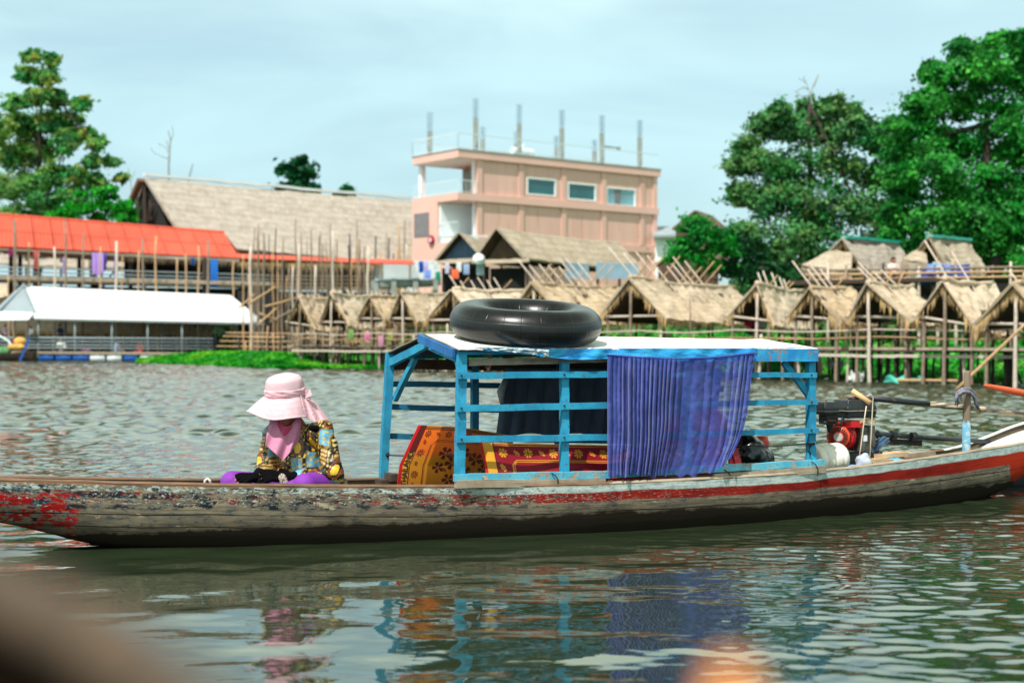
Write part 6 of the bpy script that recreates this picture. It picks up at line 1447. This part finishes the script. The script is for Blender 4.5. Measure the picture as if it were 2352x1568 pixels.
    mb = MB(); mb.beam(BS(2030, 1013, S - .01), BS(2117, 1017, S - .05), .012, .048); mb.build('splash_plate', simple('black_board', (22, 22, 24), .8, .3, 30), root)
    mb = MB(); mb.beam(BS(1996, 1030, S + .06), BS(2032, 1006, S + .02), .04, .035); mb.beam(BS(2000, 1040, S + .07), BS(2040, 1010, S + .05), .03, .028); mb.build('swivel_arm', wood('blue_chipped_steel', (60, 54, 50), (80, 70, 60), (36, 32, 30), paint=(40, 60, 84), paint2=(90, 130, 160), chips=.62), root)
    # tiller with its wooden cross handle
    t0 = BS(1990, 913.5, S + .05); t1 = BS(2220, 936, .165); t2 = BS(2420, 957, .02)
    mb = MB(); mb.tube([t0, t0.lerp(t1, .3), t0.lerp(t1, .62)], .0235, 10); mb.build('tiller', simple('blackened_pole', (30, 34, 38), .5, .4, 12, dirt=(84, 84, 80)), root, smooth=True)
    mb = MB(); mb.tube([t0.lerp(t1, .615), t1.lerp(t0, .03), t1, t2], .0225, 10)
    nn = NT('worn_black_and_bare_wood'); cc = nn.mix(nn.step(nn.noise(nn.map(nn.coord(), (6, 6, 40)), 1, 4), .48, .56), lin((196, 172, 134)), lin((92, 88, 82))); mb.build('tiller', nn.done(cc, .6), root, smooth=True)
    d = BS(2000, 926, S + .12) - BS(1958, 897, S + .02); mb = MB(); a = BS(1957.5, 897.5, S + .02); b = a + d; mb.tube([a - d * .02, a, b], [.015, .0225, .0225], 18); mb.build('handle', M['dowel'], root, smooth=True)
    return root
engine()
for i, (q, lab) in enumerate((([(1990, 932), (1985, 965), (1978, 1020), (1971, 1068)], 'thin pale cord hanging straight from the end of the wooden handle'), ([(1990, 910), (2000, 906), (2005, 912), (2004, 940), (2001, 1000), (1997, 1064)], 'thin pale cord looped over the black tiller beside the wooden handle'))):
    mb = MB(); mb.tube([BS(u, v, .13 + .03 * i) for u, v in q], .0048, 7); u, v = q[-1]; mb.ell(BS(u, v, .13 + .03 * i), .011, 8, 6); tag(mb.build('cord', simple('pale_cord%d' % i, (206, 190, 166), .9, .15, 60), smooth=True), lab, 'cord', 'cords hanging from the tiller')
def rag():
    mb = MB(); rr = random.Random(2); c = BS(2222, 905, .2)
    for i in range(7):
        o = V3((rr.uniform(-.012, .012), rr.uniform(-.012, .012), rr.uniform(-.02, .02)))
        mb.tube([BS(2198 + rr.uniform(-2, 2), 925 + rr.uniform(-10, 6), .24) + o, BS(2200, 905, .25) + o, BS(2213, 897, .26) + o, BS(2228, 898, .25) + o, BS(2240, 910, .23) + o, BS(2243, 925, .22) + o, BS(2250 + rr.uniform(-3, 3), 938 + rr.uniform(-4, 6), .21) + o], [.005, .008, .009, .009, .008, .008, .005], 7)
    for i in range(9): u = 2196 + rr.uniform(0, 12); mb.tube([BS(u, 908, .25), BS(u + rr.uniform(-3, 3), 922 + rr.uniform(0, 8), .25)], [.006, .003], 5)
    tag(mb.build('rag_rope', simple('faded_grey_rag', (126, 124, 138), .95, .5, 40, dirt=(190, 150, 156)), smooth=True), 'twisted grey rag tying the tiller to the wooden stern post', 'rope')
rag()
def jug():
    S = .40; c = BS(1900, 1054, S); ax = (E + UP * .10).normalized(); r = .112; mb = MB()
    prof = []
    for i in range(41):
        t = i / 40; h = -.14 + .29 * t; rr = r * (1 - .05 * (math.cos(t * 2 * math.pi * 4) > .72)); 
        if t < .08: rr = r * (.55 + .45 * math.sqrt(max(0, t / .08)))
        if t > .80: rr = r * (1 - .30 * ((t - .80) / .2) ** 2)
        if t > .99: rr = 0
        prof.append((rr, h))
    prof[0] = (0, -.14); mb.lathe(prof, c, ax, 36)
    n = NT('milky_plastic'); col = n.mix(n.step(n.noise(n.coord(), 9, 3), .4, .7), lin((246, 242, 230)), lin((236, 228, 206))); n.done(col, .35, **{'Subsurface_Weight': .0}); t = n.node('ShaderNodeBsdfTranslucent', 0, None, Color=col); n.surf(n.node('ShaderNodeMixShader', 0, None, _0=.12, _1=n.b.outputs[0], _2=t)); n.bump(n.noise(n.coord(), 22, 2), .25, .01)
    o = mb.build('water_jug', n.m, smooth=True); tag(o, 'milky white plastic jug lying behind the right canopy post', 'jug')
    k = MB(); k.tube([c - ax * .14, c - ax * .175], .03, 14); k.build('neck', n.m, o)
jug()
for i, (u0, v0, u1, v1, s, w_, lab) in enumerate(((2002, 1047, 2072, 1041, .1, .16, 'pale loose plank on top of the pile behind the engine'), (1998, 1058, 2066, 1058, .18, .12, 'loose plank at the bottom of the pile behind the engine'), (2066, 1046, 2140, 1040, .05, .10, 'loose grey plank lying nearest the stern post'))):
    mb = MB(); mb.beam(BS(u0, v0, s), BS(u1, v1, s), w_, .032, UP, 4, .003); mb.beam(BS(u0 + 14, v0, s - w_ * 1.05), BS(u1 + 10, v1 - 1, s - w_ * 1.05), w_ * .8, .03) if i == 0 else None
    tag(mb.build('loose_plank', M['pale_wood' if i < 2 else 'grey_wood']), lab, 'plank', 'loose planks in the stern')
def bag(label, u, v, s, w_, h_, rgb, al=.0, rough=.25, seed=1):
    c = BS(u, v, s); mb = MB(); mb.ell(c, (w_, w_ * .7, h_), 26, 18)
    mb.v = [tuple(c + (V3(p) - c) * (1 + .30 * mnoise.noise((V3(p) - c) * 18 + V3((seed, 0, 0))) + .16 * mnoise.noise((V3(p) - c) * 44 + V3((0, seed, 0))))) for p in mb.v]
    n = NT('thin_bag'); n.done(lin(rgb), rough)
    if al: n.surf(n.node('ShaderNodeMixShader', 0, None, _0=al, _1=n.b.outputs[0], _2=n.node('ShaderNodeBsdfTransparent', 0)))
    tag(mb.build('plastic_bag', n.m, smooth=True), label, 'plastic bag')
bag('clear crumpled plastic bag under the hanging cords', 1984, 1062, .28, .06, .075, (206, 214, 226), .35, seed=3)
bag('flat blue and white plastic wrapper on the gunwale beside the clear bag', 1962, 1073, .36, .10, .018, (150, 180, 226), .1, seed=5)
bag('small bright blue plastic bag on the gunwale behind the planks', 2058, 1060, .22, .07, .035, (90, 176, 222), .1, seed=7)
mb = MB(); mb.tube([BS(470, 1112, -.10), BS(471, 1103, -.10), BS(476, 1099, -.10), BS(482, 1103, -.10), BS(484, 1112, -.10)], .009, 8); tag(mb.build('rope_loop', simple('white_rope', (216, 212, 204), .9, .1, 60), smooth=True), 'small white rope loop sticking up over the bow gunwale left of the knee', 'rope')
for u0, v0, u1, v1, s in ((868, 1108, 915, 1108, -.45), (890, 1094, 918, 1095, -.40)):
    mb = MB(); mb.beam(BS(u0, v0, s), BS(u1, v1, s), .14, .05, UP, 3, .004); tag(mb.build('dark_plank', M['dark_wood']), 'dark plank lying behind the orange mat at the foot of the far canopy post' if v0 > 1100 else 'short dark wood end propped above the plank behind the orange mat', 'plank')

# ------------------------------------------------------------------ second boat, whose bow slips behind the stern
def red_boat():
    g = thing('moored_boat', BP(9.6, -.8, 0), 'red painted hull of another boat behind the stern at the right edge', 'boat'); mb = MB()
    def h(u, v):
        w_ = .30 * math.sqrt(min(1, u * 2.2)) + .001; zt = .22 + .20 * u; an = v * math.pi
        return BP(8.12 + 3.2 * u, -.62 + math.cos(an) * w_, zt - math.sin(an) ** .7 * (zt + .10))
    mb.grid(h, 40, 20, uvf=lambda u, v: (u * 3, v))
    n = NT('red_brown_hull'); z = n.sep(n.node('ShaderNodeNewGeometry', 'Position'))[2]; k = n.noise(n.map(n.coord(), (8, 8, 14)), 1, 5, .7)
    c = n.mix(n.step(n.math('ADD', z, n.math('MULTIPLY', k, .12)), .15, .19), lin((54, 58, 60)), n.mix(n.step(k, .5, .62), lin((196, 72, 62)), lin((120, 48, 46)))); mb.build('hull', n.done(c, .7), g, smooth=True)
    mb = MB(); mb.tube([h(i / 20, 0) + UP * .005 for i in range(21)], .022, 8); mb.build('gunwale', M['grey_wood'], g, smooth=True)
red_boat()
mb = MB(); a, b = BS(2262, 885, -.3), BP(11.35, -.62, .46); mb.tube([a, a.lerp(b, .02), a.lerp(b, .14), b], [.010, .020, .030, .034], 12); mb.ell(a, .011); tag(mb.build('oar_shaft', simple('varnished_orange_wood', (206, 84, 34), .35, .25, 5), smooth=True), 'varnished orange pole tip reaching in from the right edge above the stern', 'pole')
# ------------------------------------------------------------------ the woman in the bow
def woman():
    g = (-Nn * -.55 + V3((-.62, -.50, 0))).normalized(); g = V3((-.60, -.80, 0))          # the way she faces (towards bow and viewer)
    lf = V3((.80, -.60, 0))                                                                # her left
    root = thing('person', BP(2.62, 0, .16), 'woman sitting cross legged in the bow with pink sun hat, patterned shirt and black gloves', 'person')
    hc = BS(655, 938, .03)                                  # head centre
    tilt = (UP * .90 + g * .42).normalized()                # crown axis leans forward: she looks down
    fwd = (g * .90 - UP * .42).normalized()
    neck = BS(688, 990, .0); chest = BS(690, 1040, .0); pel = BS(703, 1130, -.02)
    shL = BS(742, 990, .14); shR = BS(629, 996, -.12)
    elL = BS(768, 1088, .27); wrL = BS(668, 1098, .30); haL = BS(622, 1092, .31)
    elR = BS(610, 1078, -.10); wrR = BS(592, 1095, .10); haR = BS(566, 1096, .17)
    kL = BS(700, 1114, .42); kR = BS(533, 1108, .06); hipL = BS(746, 1122, .18); hipR = pel - lf * .11 - UP * .01
    anL = BS(585, 1150, .22); anR = BS(640, 1152, .34)
    def hand(mb, w_, h, palm_n, spread, curl, tips=1.0, side=1):
        """palm + four bent fingers + thumb; w_ wrist, h knuckle centre"""
        d = (h - w_).normalized(); sd = d.cross(palm_n).normalized() * side; pn = palm_n.normalized()
        for k in range(4):
            o = sd * (.026 - .0175 * k)
            mb.cap(w_ + d * .012 + o * .7, .015, h + o, .0125, 8)
        L = (.040, .046, .042, .033); out = []
        for k in range(4):
            o = h + sd * (.030 - .020 * k); dd = (d + sd * spread * (1.5 - k)).normalized()
            a1 = curl * (.8 + .15 * k); p1 = o + (dd * math.cos(a1 * .5) - pn * math.sin(a1 * .5)) * L[k]
            p2 = p1 + (dd * math.cos(a1 * 1.2) - pn * math.sin(a1 * 1.2)) * L[k] * .72; p3 = p2 + (dd * math.cos(a1 * 1.7) - pn * math.sin(a1 * 1.7)) * L[k] * .55
            mb.cap(o, .0115, p1, .0105, 8); mb.cap(p1, .0105, p2, .0098, 8)
            out.append((p2, p3, dd)); 
            if tips: mb.cap(p2, .0098, p2.lerp(p3, tips), .0088, 8)
        t0 = w_ + d * .02 + sd * .030; t1 = t0 + (d * .7 + sd * .7 - pn * .3).normalized() * .038; t2 = t1 + (d * .95 + sd * .25 - pn * .35).normalized() * .030
        mb.cap(t0, .0145, t1, .0125, 8)
        if tips: mb.cap(t1, .0125, t1.lerp(t2, max(tips, .6)), .010, 8)
        return out
    pnL = (UP * .55 + Nn * .8).normalized(); pnR = (UP * .75 + Nn * .6).normalized()
    # ---- body: head, neck, torso, arms, hands, legs as one surface
    b = MB(); rot = Matrix((lf, fwd, tilt)).transposed()
    b.ell(hc + tilt * .03, (.076, .095, .095), 18, 12, rot); b.ell(hc - tilt * .045 + fwd * .03, (.056, .062, .068), 14, 10, rot); b.ell(hc - tilt * .10 + fwd * .055, (.026, .024, .02), 10, 8, rot)
    b.cap(hc - tilt * .018 + fwd * .085, .011, hc - tilt * .048 + fwd * .104, .0155, 8)          # nose
    b.cap(hc - tilt * .078 + fwd * .085 - lf * .018, .008, hc - tilt * .078 + fwd * .085 + lf * .018, .008, 8)   # lips
    for s in (-1, 1): b.ell(hc + lf * .076 * s - tilt * .02 - fwd * .005, (.010, .022, .032), 8, 6, rot); b.ell(hc + lf * .032 * s + tilt * .012 + fwd * .078, (.022, .012, .008), 8, 6, rot)
    b.cap(neck + UP * .02, .052, hc - tilt * .05 - fwd * .02, .05); b.cap(pel, .125, chest, .12); b.cap(chest, .115, neck - UP * .02, .07)
    for s, e_, w_ in ((shL, elL, wrL), (shR, elR, wrR)): b.cap(chest + UP * .09, .07, s, .05); b.cap(s, .046, e_, .036); b.cap(e_, .036, w_, .025)
    hand(b, wrL, haL, pnL, .10, .95, 1, 1); hand(b, wrR, haR, pnR, .16, .35, 1, -1)
    for h_, k, a in ((hipL, kL, anL), (hipR, kR, anR)): b.cap(h_, .085, k, .056); b.cap(k, .052, a, .036); b.cap(a, .034, a + (a - k).normalized() * .12 - UP * .01, .026)
    remeshed(b, .0075, 2).build('body', M['skin'], root, smooth=True)
    e_ = MB()
    for s in (-1, 1): e_.ell(hc + lf * .031 * s - tilt * .004 + fwd * .089, .0085, 8, 6)
    e_.build('eyes', M['shade'], root, smooth=True)
    hr = MB(); hr.ell(hc + tilt * .03 - fwd * .012, (.083, .098, .095), 16, 10, rot); hr.ell(hc - fwd * .07 - tilt * .05, (.06, .05, .07), 12, 8, rot); remeshed(hr, .009, 2).build('hair', simple('black_hair', (18, 16, 16), .6, .3, 30), root, smooth=True)
    # ---- leggings
    t = MB()
    for h_, k, a in ((hipL, kL, anL), (hipR, kR, anR)): t.cap(h_, .105, h_.lerp(k, .55), .098, 14); t.cap(h_.lerp(k, .55), .098, k, .078, 14); t.cap(k, .062, a, .042, 12)
    t.ell(pel - UP * .02, (.16, .15, .10)); k = remeshed(t, .009, 5); k.build('leggings', simple('purple_leggings', (122, 40, 156), .75, .06, 12, bump=.1, bscale=120), root, smooth=True)
    # ---- shirt
    s = MB(); s.cap(pel + UP * .01, .168, chest, .150, 18); s.ell(chest + UP * .08, (.15, .12, .09)); s.cap(chest + UP * .07 - g * .05, .10, neck - UP * .045 - g * .03, .068); s.ell(pel - g * .08 + UP * .02, (.17, .17, .10))
    for sh, el, wr, lim in ((shL, elL, wrL, .80), (shR, elR, wrR, .62)):
        s.cap(chest + UP * .085, .095, sh, .076); s.cap(sh, .074, el, .066, 14); s.cap(el, .066, el.lerp(wr, lim), .050, 14)
    s.cap(BS(785, 1108, .10), .045, BS(740, 1112, .18), .05); s.cap(BS(660, 1108, .22), .03, pel + g * .12, .08)
    k = remeshed(s, .0068, 4)
    # creases: long folds hanging from the shoulders and rings in the bent elbows
    P_ = [V3(p) for p in k.v]; nv = []
    me = bpy.data.meshes.new('t'); me.from_pydata(k.v, [], k.f); me.update(); nr = [v.normal.copy() for v in me.vertices]; bpy.data.meshes.remove(me)
    for p, n_ in zip(P_, nr):
        q = p - chest; d1 = mnoise.noise(V3((q.dot(lf) * 14, q.dot(g) * 14, q.z * 5))); d2 = mnoise.noise(V3((q.x * 22, q.y * 22, q.z * 22 + 5)))
        dl_ = min((p - elL).length, (p - elR).length); ring = math.sin(dl_ * 150) * max(0, 1 - dl_ / .12)
        nv.append(tuple(p + n_ * (.013 * d1 + .007 * d2 + .006 * ring)))
    k.v = nv
    BLKc = np.array(lin((16, 16, 18))[:3]); GOLD = np.array(lin((206, 170, 40))[:3]); BRN = np.array(lin((120, 62, 34))[:3]); BLU = np.array(lin((96, 156, 178))[:3]); PALE = np.array(lin((208, 170, 110))[:3]); DGO = np.array(lin((120, 88, 24))[:3]); CRM = np.array(lin((216, 204, 170))[:3])
    cols = []
    for p, n_ in zip(P_, nr):
        q = p - chest
        # unrolled cloth coordinates
        ax = (lf * .75 + Nn * .5); a = q.dot(lf) * .95 - q.dot(g) * .25; z = q.z + .25 * abs(q.dot(lf))
        a += .016 * mnoise.noise(V3((a * 9, z * 9, 1))); z += .016 * mnoise.noise(V3((a * 9, z * 9, 7)))
        cw, ch = .092, .116; i = math.floor(a / cw); j = math.floor(z / ch + .5 * (i % 2)); x = a / cw - i - .5; y = z / ch + .5 * (i % 2) - j - .5
        kind = (i + 2 * j) % 3; f = mnoise.noise(V3((a * 70, z * 70, 2))); f2 = mnoise.noise(V3((a * 150, z * 150, 5))); c = BLKc
        if kind == 0:          # gold oval in a brown ring
            r_ = math.hypot(x / .30, y / .36)
            c = GOLD * (1 + .35 * f2) if r_ < .80 + .1 * f else BLKc if r_ < .98 else BRN * (1.1 + .4 * f2) if r_ < 1.28 else (GOLD if f > .28 else BLKc)
        elif kind == 1:        # blue scrolled panel
            if abs(x) < .36 and abs(y) < .43: c = BLU * (1 + .3 * f2) if f < .22 else GOLD * .9
            elif abs(x) < .43 and abs(y) < .48: c = DGO
            else: c = GOLD if f > .2 else BLKc
        else:                  # banded column in pale gold
            if abs(x) < .26: c = PALE * (1 + .3 * f) if (int((y + .5) * 9) % 2) else DGO
            elif abs(x) < .33: c = BLKc
            else: c = CRM * .8 if f > .3 else GOLD * .7 if f > .05 else BLKc
        cols.append(tuple(np.clip(c, 0, 1)) + (1,))
    k.col = cols
    shm = NT('printed_silky_shirt'); at = shm.node('ShaderNodeAttribute', 'Color', dict(attribute_name='Col')); shm.bump(shm.noise(shm.coord(), 30, 3), .2, .006); k.build('shirt', shm.done(at, .42, **{'Specular_IOR_Level': .5}), root, smooth=True)
    cl = MB(); cl.tube([BS(742, 975, .12), BS(728, 985, .17), BS(712, 982, .2)], [.012, .026, .018], 8); cl.tube([BS(627, 975, -.05), BS(634, 980, .03)], [.008, .014], 8); cl.build('collar', M['black_cloth'], root, smooth=True)
    # ---- gloves with cut finger ends, ribbed cuffs
    for w_, h, pn, sp, cu, sd, fore in ((wrL, haL, pnL, .10, .95, 1, elL), (wrR, haR, pnR, .16, .35, -1, elR)):
        gl = MB(); sub = MB()
        d = (h - w_).normalized()
        def fat(m):
            c = MB(); hand(c, w_, h, pn, sp, cu, .25, sd); return c
        c = fat(None); dirn = (fore - w_).normalized(); c.cap(w_, .036, w_ + dirn * .075, .042, 14); c.cap(w_, .034, w_ + d * .02, .034, 12)
        r = remeshed(c, .005, 2); me = bpy.data.meshes.new('t'); me.from_pydata(r.v, [], r.f); me.update(); r.v = [tuple(v.co + v.normal * (.0042 + .0022 * max(0, math.sin((v.co - w_).dot(dirn) * 420)) * (1 if (v.co - w_).dot(dirn) > .01 else 0))) for v in me.vertices]; bpy.data.meshes.remove(me)
        r.build('glove', M['black_cloth'], root, smooth=True)
    cf = MB(); cf.cap(BS(648, 1096, .335), .026, BS(655, 1112, .335), .028, 14); cf2 = remeshed(cf, .008, 2)
    n = NT('spotted_cuff'); vo = n.node('ShaderNodeTexVoronoi', 'Distance', None, Vector=n.coord(), Scale=75.0); cf2.build('spotted_cuff', n.done(n.mix(n.step(vo, .34, .42), lin((40, 26, 20)), lin((176, 160, 144))), .8), root, smooth=True)
    # ---- hat
    gh = V3((-.86, -.51, 0)); tilt = (UP + gh * .10 + V3((.02, -.16, 0))).normalized(); fwd = (gh - tilt * gh.dot(tilt)).normalized()
    hb = BS(655, 901, .04); crown = simple('pale_pink_cotton', (212, 176, 183), .85, .05, 10, bump=.15, bscale=120)
    side = tilt.cross(fwd).normalized()
    def ringpt(an, r, h): return hb + (fwd * math.cos(an) * 1.08 + side * math.sin(an)) * r + tilt * h
    hat = MB(); prof = [(.120, -.012), (.121, .02), (.118, .045), (.113, .072), (.108, .088), (.094, .104), (.066, .116), (.03, .122), (.0, .123)]
    def cr(u, v):
        k_ = v * (len(prof) - 1); i = min(int(k_), len(prof) - 2); t_ = k_ - i; r = prof[i][0] + (prof[i + 1][0] - prof[i][0]) * t_; h = prof[i][1] + (prof[i + 1][1] - prof[i][1]) * t_
        an = u * 2 * math.pi; r *= 1 + .022 * mnoise.noise(V3((math.cos(an) * 3, math.sin(an) * 3, h * 20))) + .012 * mnoise.noise(V3((math.cos(an) * 8, math.sin(an) * 8, h * 9))); return ringpt(an, r, h)
    hat.grid(cr, 56, 32, True); hat.grid(lambda u, v: cr(1 - u, v) - tilt * .004, 40, 10, True); ho = hat.build('hat', crown, root, smooth=True)
    band = MB(); bp = [(.121, -.014), (.127, -.006), (.125, .006), (.127, .016), (.125, .024), (.127, .030), (.120, .036)]
    band.grid(lambda u, v: (lambda q: ringpt(u * 6.2832, q[0] + .0025 * math.sin(u * 43 + q[1] * 220), q[1] + .006 * math.sin(u * 12.56)))(bp[int(round(v * 6))]), 72, 6, True)
    bandm = NT('printed_pink_band'); vv = bandm.node('ShaderNodeTexVoronoi', 'Distance', None, Vector=bandm.coord(), Scale=42.0, Randomness=.4); bandm.bump(bandm.noise(bandm.map(bandm.coord(), (1, 1, 4)), 18, 3), .4, .008)
    M['pinkprint'] = bandm.done(bandm.mix(bandm.step(vv, .10, .16), lin((120, 90, 96)), lin((232, 180, 190))), .85); band.build('hat_band', M['pinkprint'], ho, smooth=True)
    BR = math.radians(112)
    def brim(u, v, dz=0.0):
        an = -BR + 2 * BR * u; k_ = abs(an) / BR; wd = .126 * (1 - .42 * k_ ** 2.6) ; drop = -.074 - .046 * math.sin(min(1.57, abs(an))) ** 2 + .008 * math.sin(an * 5 + 1)
        r = .119 + wd * v; return ringpt(an, r * (1 - .10 * k_ * v), -.010 + drop * (v ** 1.25) + dz)
    bn = NT('stitched_brim'); bv = bn.sep(bn.coord('UV'))[1]; sl_ = bn.math('ABSOLUTE', bn.math('SUBTRACT', bn.math('FRACT', bn.math('MULTIPLY', bv, 4.0)), .5))
    brimm = bn.done(bn.mix(bn.step(sl_, .0, .07), lin((190, 148, 158)), bn.mix(bn.step(bn.noise(bn.coord(), 20, 4), .3, .7), lin((204, 166, 174)), lin((218, 182, 189)))), .85)
    bm = MB(); bm.grid(brim, 64, 10); bm.grid(lambda u, v: brim(1 - u, v, -.005), 64, 10); bm.tube([brim(i / 60, 1, -.0025) for i in range(61)], .0042, 6); bm.build('hat_brim', brimm, ho, smooth=True)
    FL = [(690, 907, .15), (694, 925, .165), (698, 944, .17), (703, 959, .165)]; FR = [(699, 901, .02), (724, 924, .02), (744, 948, .03), (758, 968, .05)]
    def flap(u, v, off=0.0):
        k_ = v * 3; i = min(int(k_), 2); t_ = k_ - i; l = [FL[i][j] + (FL[i + 1][j] - FL[i][j]) * t_ for j in range(3)]; r = [FR[i][j] + (FR[i + 1][j] - FR[i][j]) * t_ for j in range(3)]
        m = [l[j] + (r[j] - l[j]) * u for j in range(3)]; return BS(m[0], m[1] + 5 * math.sin(math.pi * u) * v * v, m[2] + (.045 * math.sin(math.pi * u) + .014 * math.sin(u * 15 + v * 2)) * (.3 + .7 * v)) - Nn * off
    fp = MB(); fp.grid(flap, 44, 16); fp.grid(lambda u, v: flap(1 - u, v, .004), 44, 16); fp.build('neck_flap', M['pinkprint'], ho, smooth=True)
    bw = MB(); a = BS(698, 906, .10)
    for u1, v1, u2, v2 in ((712, 893, 717, 905), (704, 912, 712, 916)): bw.add([a + UP * .02, BS(u1, v1 + 2, .08), BS(u2, v2, .09), a - UP * .025, a + UP * .02 + Nn * .02, BS(u1, v1, .11), BS(u2, v2 + 2, .12), a - UP * .025 + Nn * .02], [(0, 1, 2, 3), (7, 6, 5, 4), (0, 4, 5, 1), (1, 5, 6, 2), (2, 6, 7, 3), (3, 7, 4, 0)])
    bw.build('bow', M['pinkprint'], ho)
    # ---- face scarf
    LE = [(622, 950), (618, 975), (612, 1000), (609, 1024)]; RE = [(691, 958), (691, 980), (690, 1000), (684, 1012)]
    def sc(u, v, off=0.0):
        k_ = v * 3; i = min(int(k_), 2); t_ = k_ - i; l = (LE[i][0] + (LE[i + 1][0] - LE[i][0]) * t_, LE[i][1] + (LE[i + 1][1] - LE[i][1]) * t_); r = (RE[i][0] + (RE[i + 1][0] - RE[i][0]) * t_, RE[i][1] + (RE[i + 1][1] - RE[i][1]) * t_)
        uu = l[0] + (r[0] - l[0]) * u; vv = l[1] + (r[1] - l[1]) * u + v * v * 40 * max(0, 1 - abs(u - .55) / .5) + (1 - v) * 26 * math.sin(math.pi * min(1, max(0, (u - .10) / .85))) ** 1.5
        bul = .085 * math.sin(math.pi * (.12 + .76 * u)) ** .7; dirf = Nn * (.105 - .055 * v) 
        p = BS(uu, vv, .045 + bul + .05 * v + .016 * math.sin(u * 15 + v * 3) * (.25 + .75 * v)); return p - Nn * off
    sf = MB(); sf.grid(sc, 50, 30); sf.grid(lambda u, v: sc(1 - u, v, .004), 50, 30)
    sm = NT('printed_mauve_scarf'); vv = sm.node('ShaderNodeTexVoronoi', 'Distance', None, Vector=sm.coord(), Scale=46.0, Randomness=.4); so_ = sf.build('face_scarf', sm.done(sm.mix(sm.step(vv, .09, .15), lin((100, 60, 80)), lin((190, 122, 150))), .85), root, smooth=True)
    pt = MB(); pt.grid(lambda u, v: sc(.24 + .48 * u + .1 * (u - .5) * 0, .02 + (.36 - .5 * abs(u - .45) ** 1.3) * v, -.004), 22, 12); pt.build('mesh_panel', simple('rose_mesh', (176, 62, 96), .9, .3, 90), so_, smooth=True)
woman()

# ------------------------------------------------------------------ the viewer's own boat, very close and out of focus
def own_boat():
    g = thing('near_boat', V3((-.5, .5, 0)), 'blurred dark wooden rail of the near boat in the lower left corner', 'boat')
    path = [P(-900, 1090, .95), P(-350, 1150, .72), P(-60, 1268, .60), P(130, 1345, .54), P(300, 1440, .50), P(470, 1580, .46), P(640, 1800, .43), P(800, 2150, .40)]
    path = [V3((0, 0, H)) + (p - V3((0, 0, H))) * .8 for p in path]; path = [V3((p.x, p.y, p.z - .010)) for p in path]
    sm_ = []
    for i in range(len(path) - 1):
        for k in range(6):
            t = k / 6; p0 = path[max(i - 1, 0)]; p1 = path[i]; p2 = path[i + 1]; p3 = path[min(i + 2, len(path) - 1)]
            sm_.append(.5 * ((2 * p1) + (p2 - p0) * t + (2 * p0 - 5 * p1 + 4 * p2 - p3) * t * t + (3 * p1 - p0 - 3 * p2 + p3) * t ** 3))
    sm_.append(path[-1])
    mb = MB(); mb.tube(sm_, .011, 16); mb.build('rail', simple('brown_varnished_rail', (72, 56, 40), .7, .2, 12, dirt=(110, 84, 60)), g, smooth=True)
    sd = MB(); sd.grid(lambda u, v: (lambda q: q + V3((.02 * v, -.004 - .12 * v, -.006 - (q.z + .1) * v)))(sm_[min(int(u * (len(sm_) - 1)), len(sm_) - 1)]), 42, 10)
    sd.build('side_planking', simple('black_tarred_planks', (20, 15, 11), 1.0, .3, 6, spec=.0), g, smooth=True)
    pr = MB(); b = P(1690, 1960, .46); pr.tube([V3((b.x, b.y, .9)), P(1690, 1720, .45), P(1682, 1610, .45)], [.009, .006, .005], 8)
    g2 = thing('marker_stick', V3((b.x, b.y, 0)), 'blurred pale orange tip close to the lens at the bottom edge', 'stick')
    pr.tube([V3((b.x, b.y, 0)), V3((b.x, b.y, .9))], .012, 8); pr.build('stick', M['pole_tan'], g2, smooth=True)
    t = MB(); c = P(1682, 1580, .45); t.ell(c, (.009, .009, .008), 14, 10); t.ell(c - UP * .009, (.011, .011, .009), 14, 10); k = remeshed(t, .0015, 3); k.build('tip', simple('orange_cloth_tip', (226, 146, 72), .9, .15, 60), g2, smooth=True)
own_boat()
print('objects', len(bpy.data.objects))
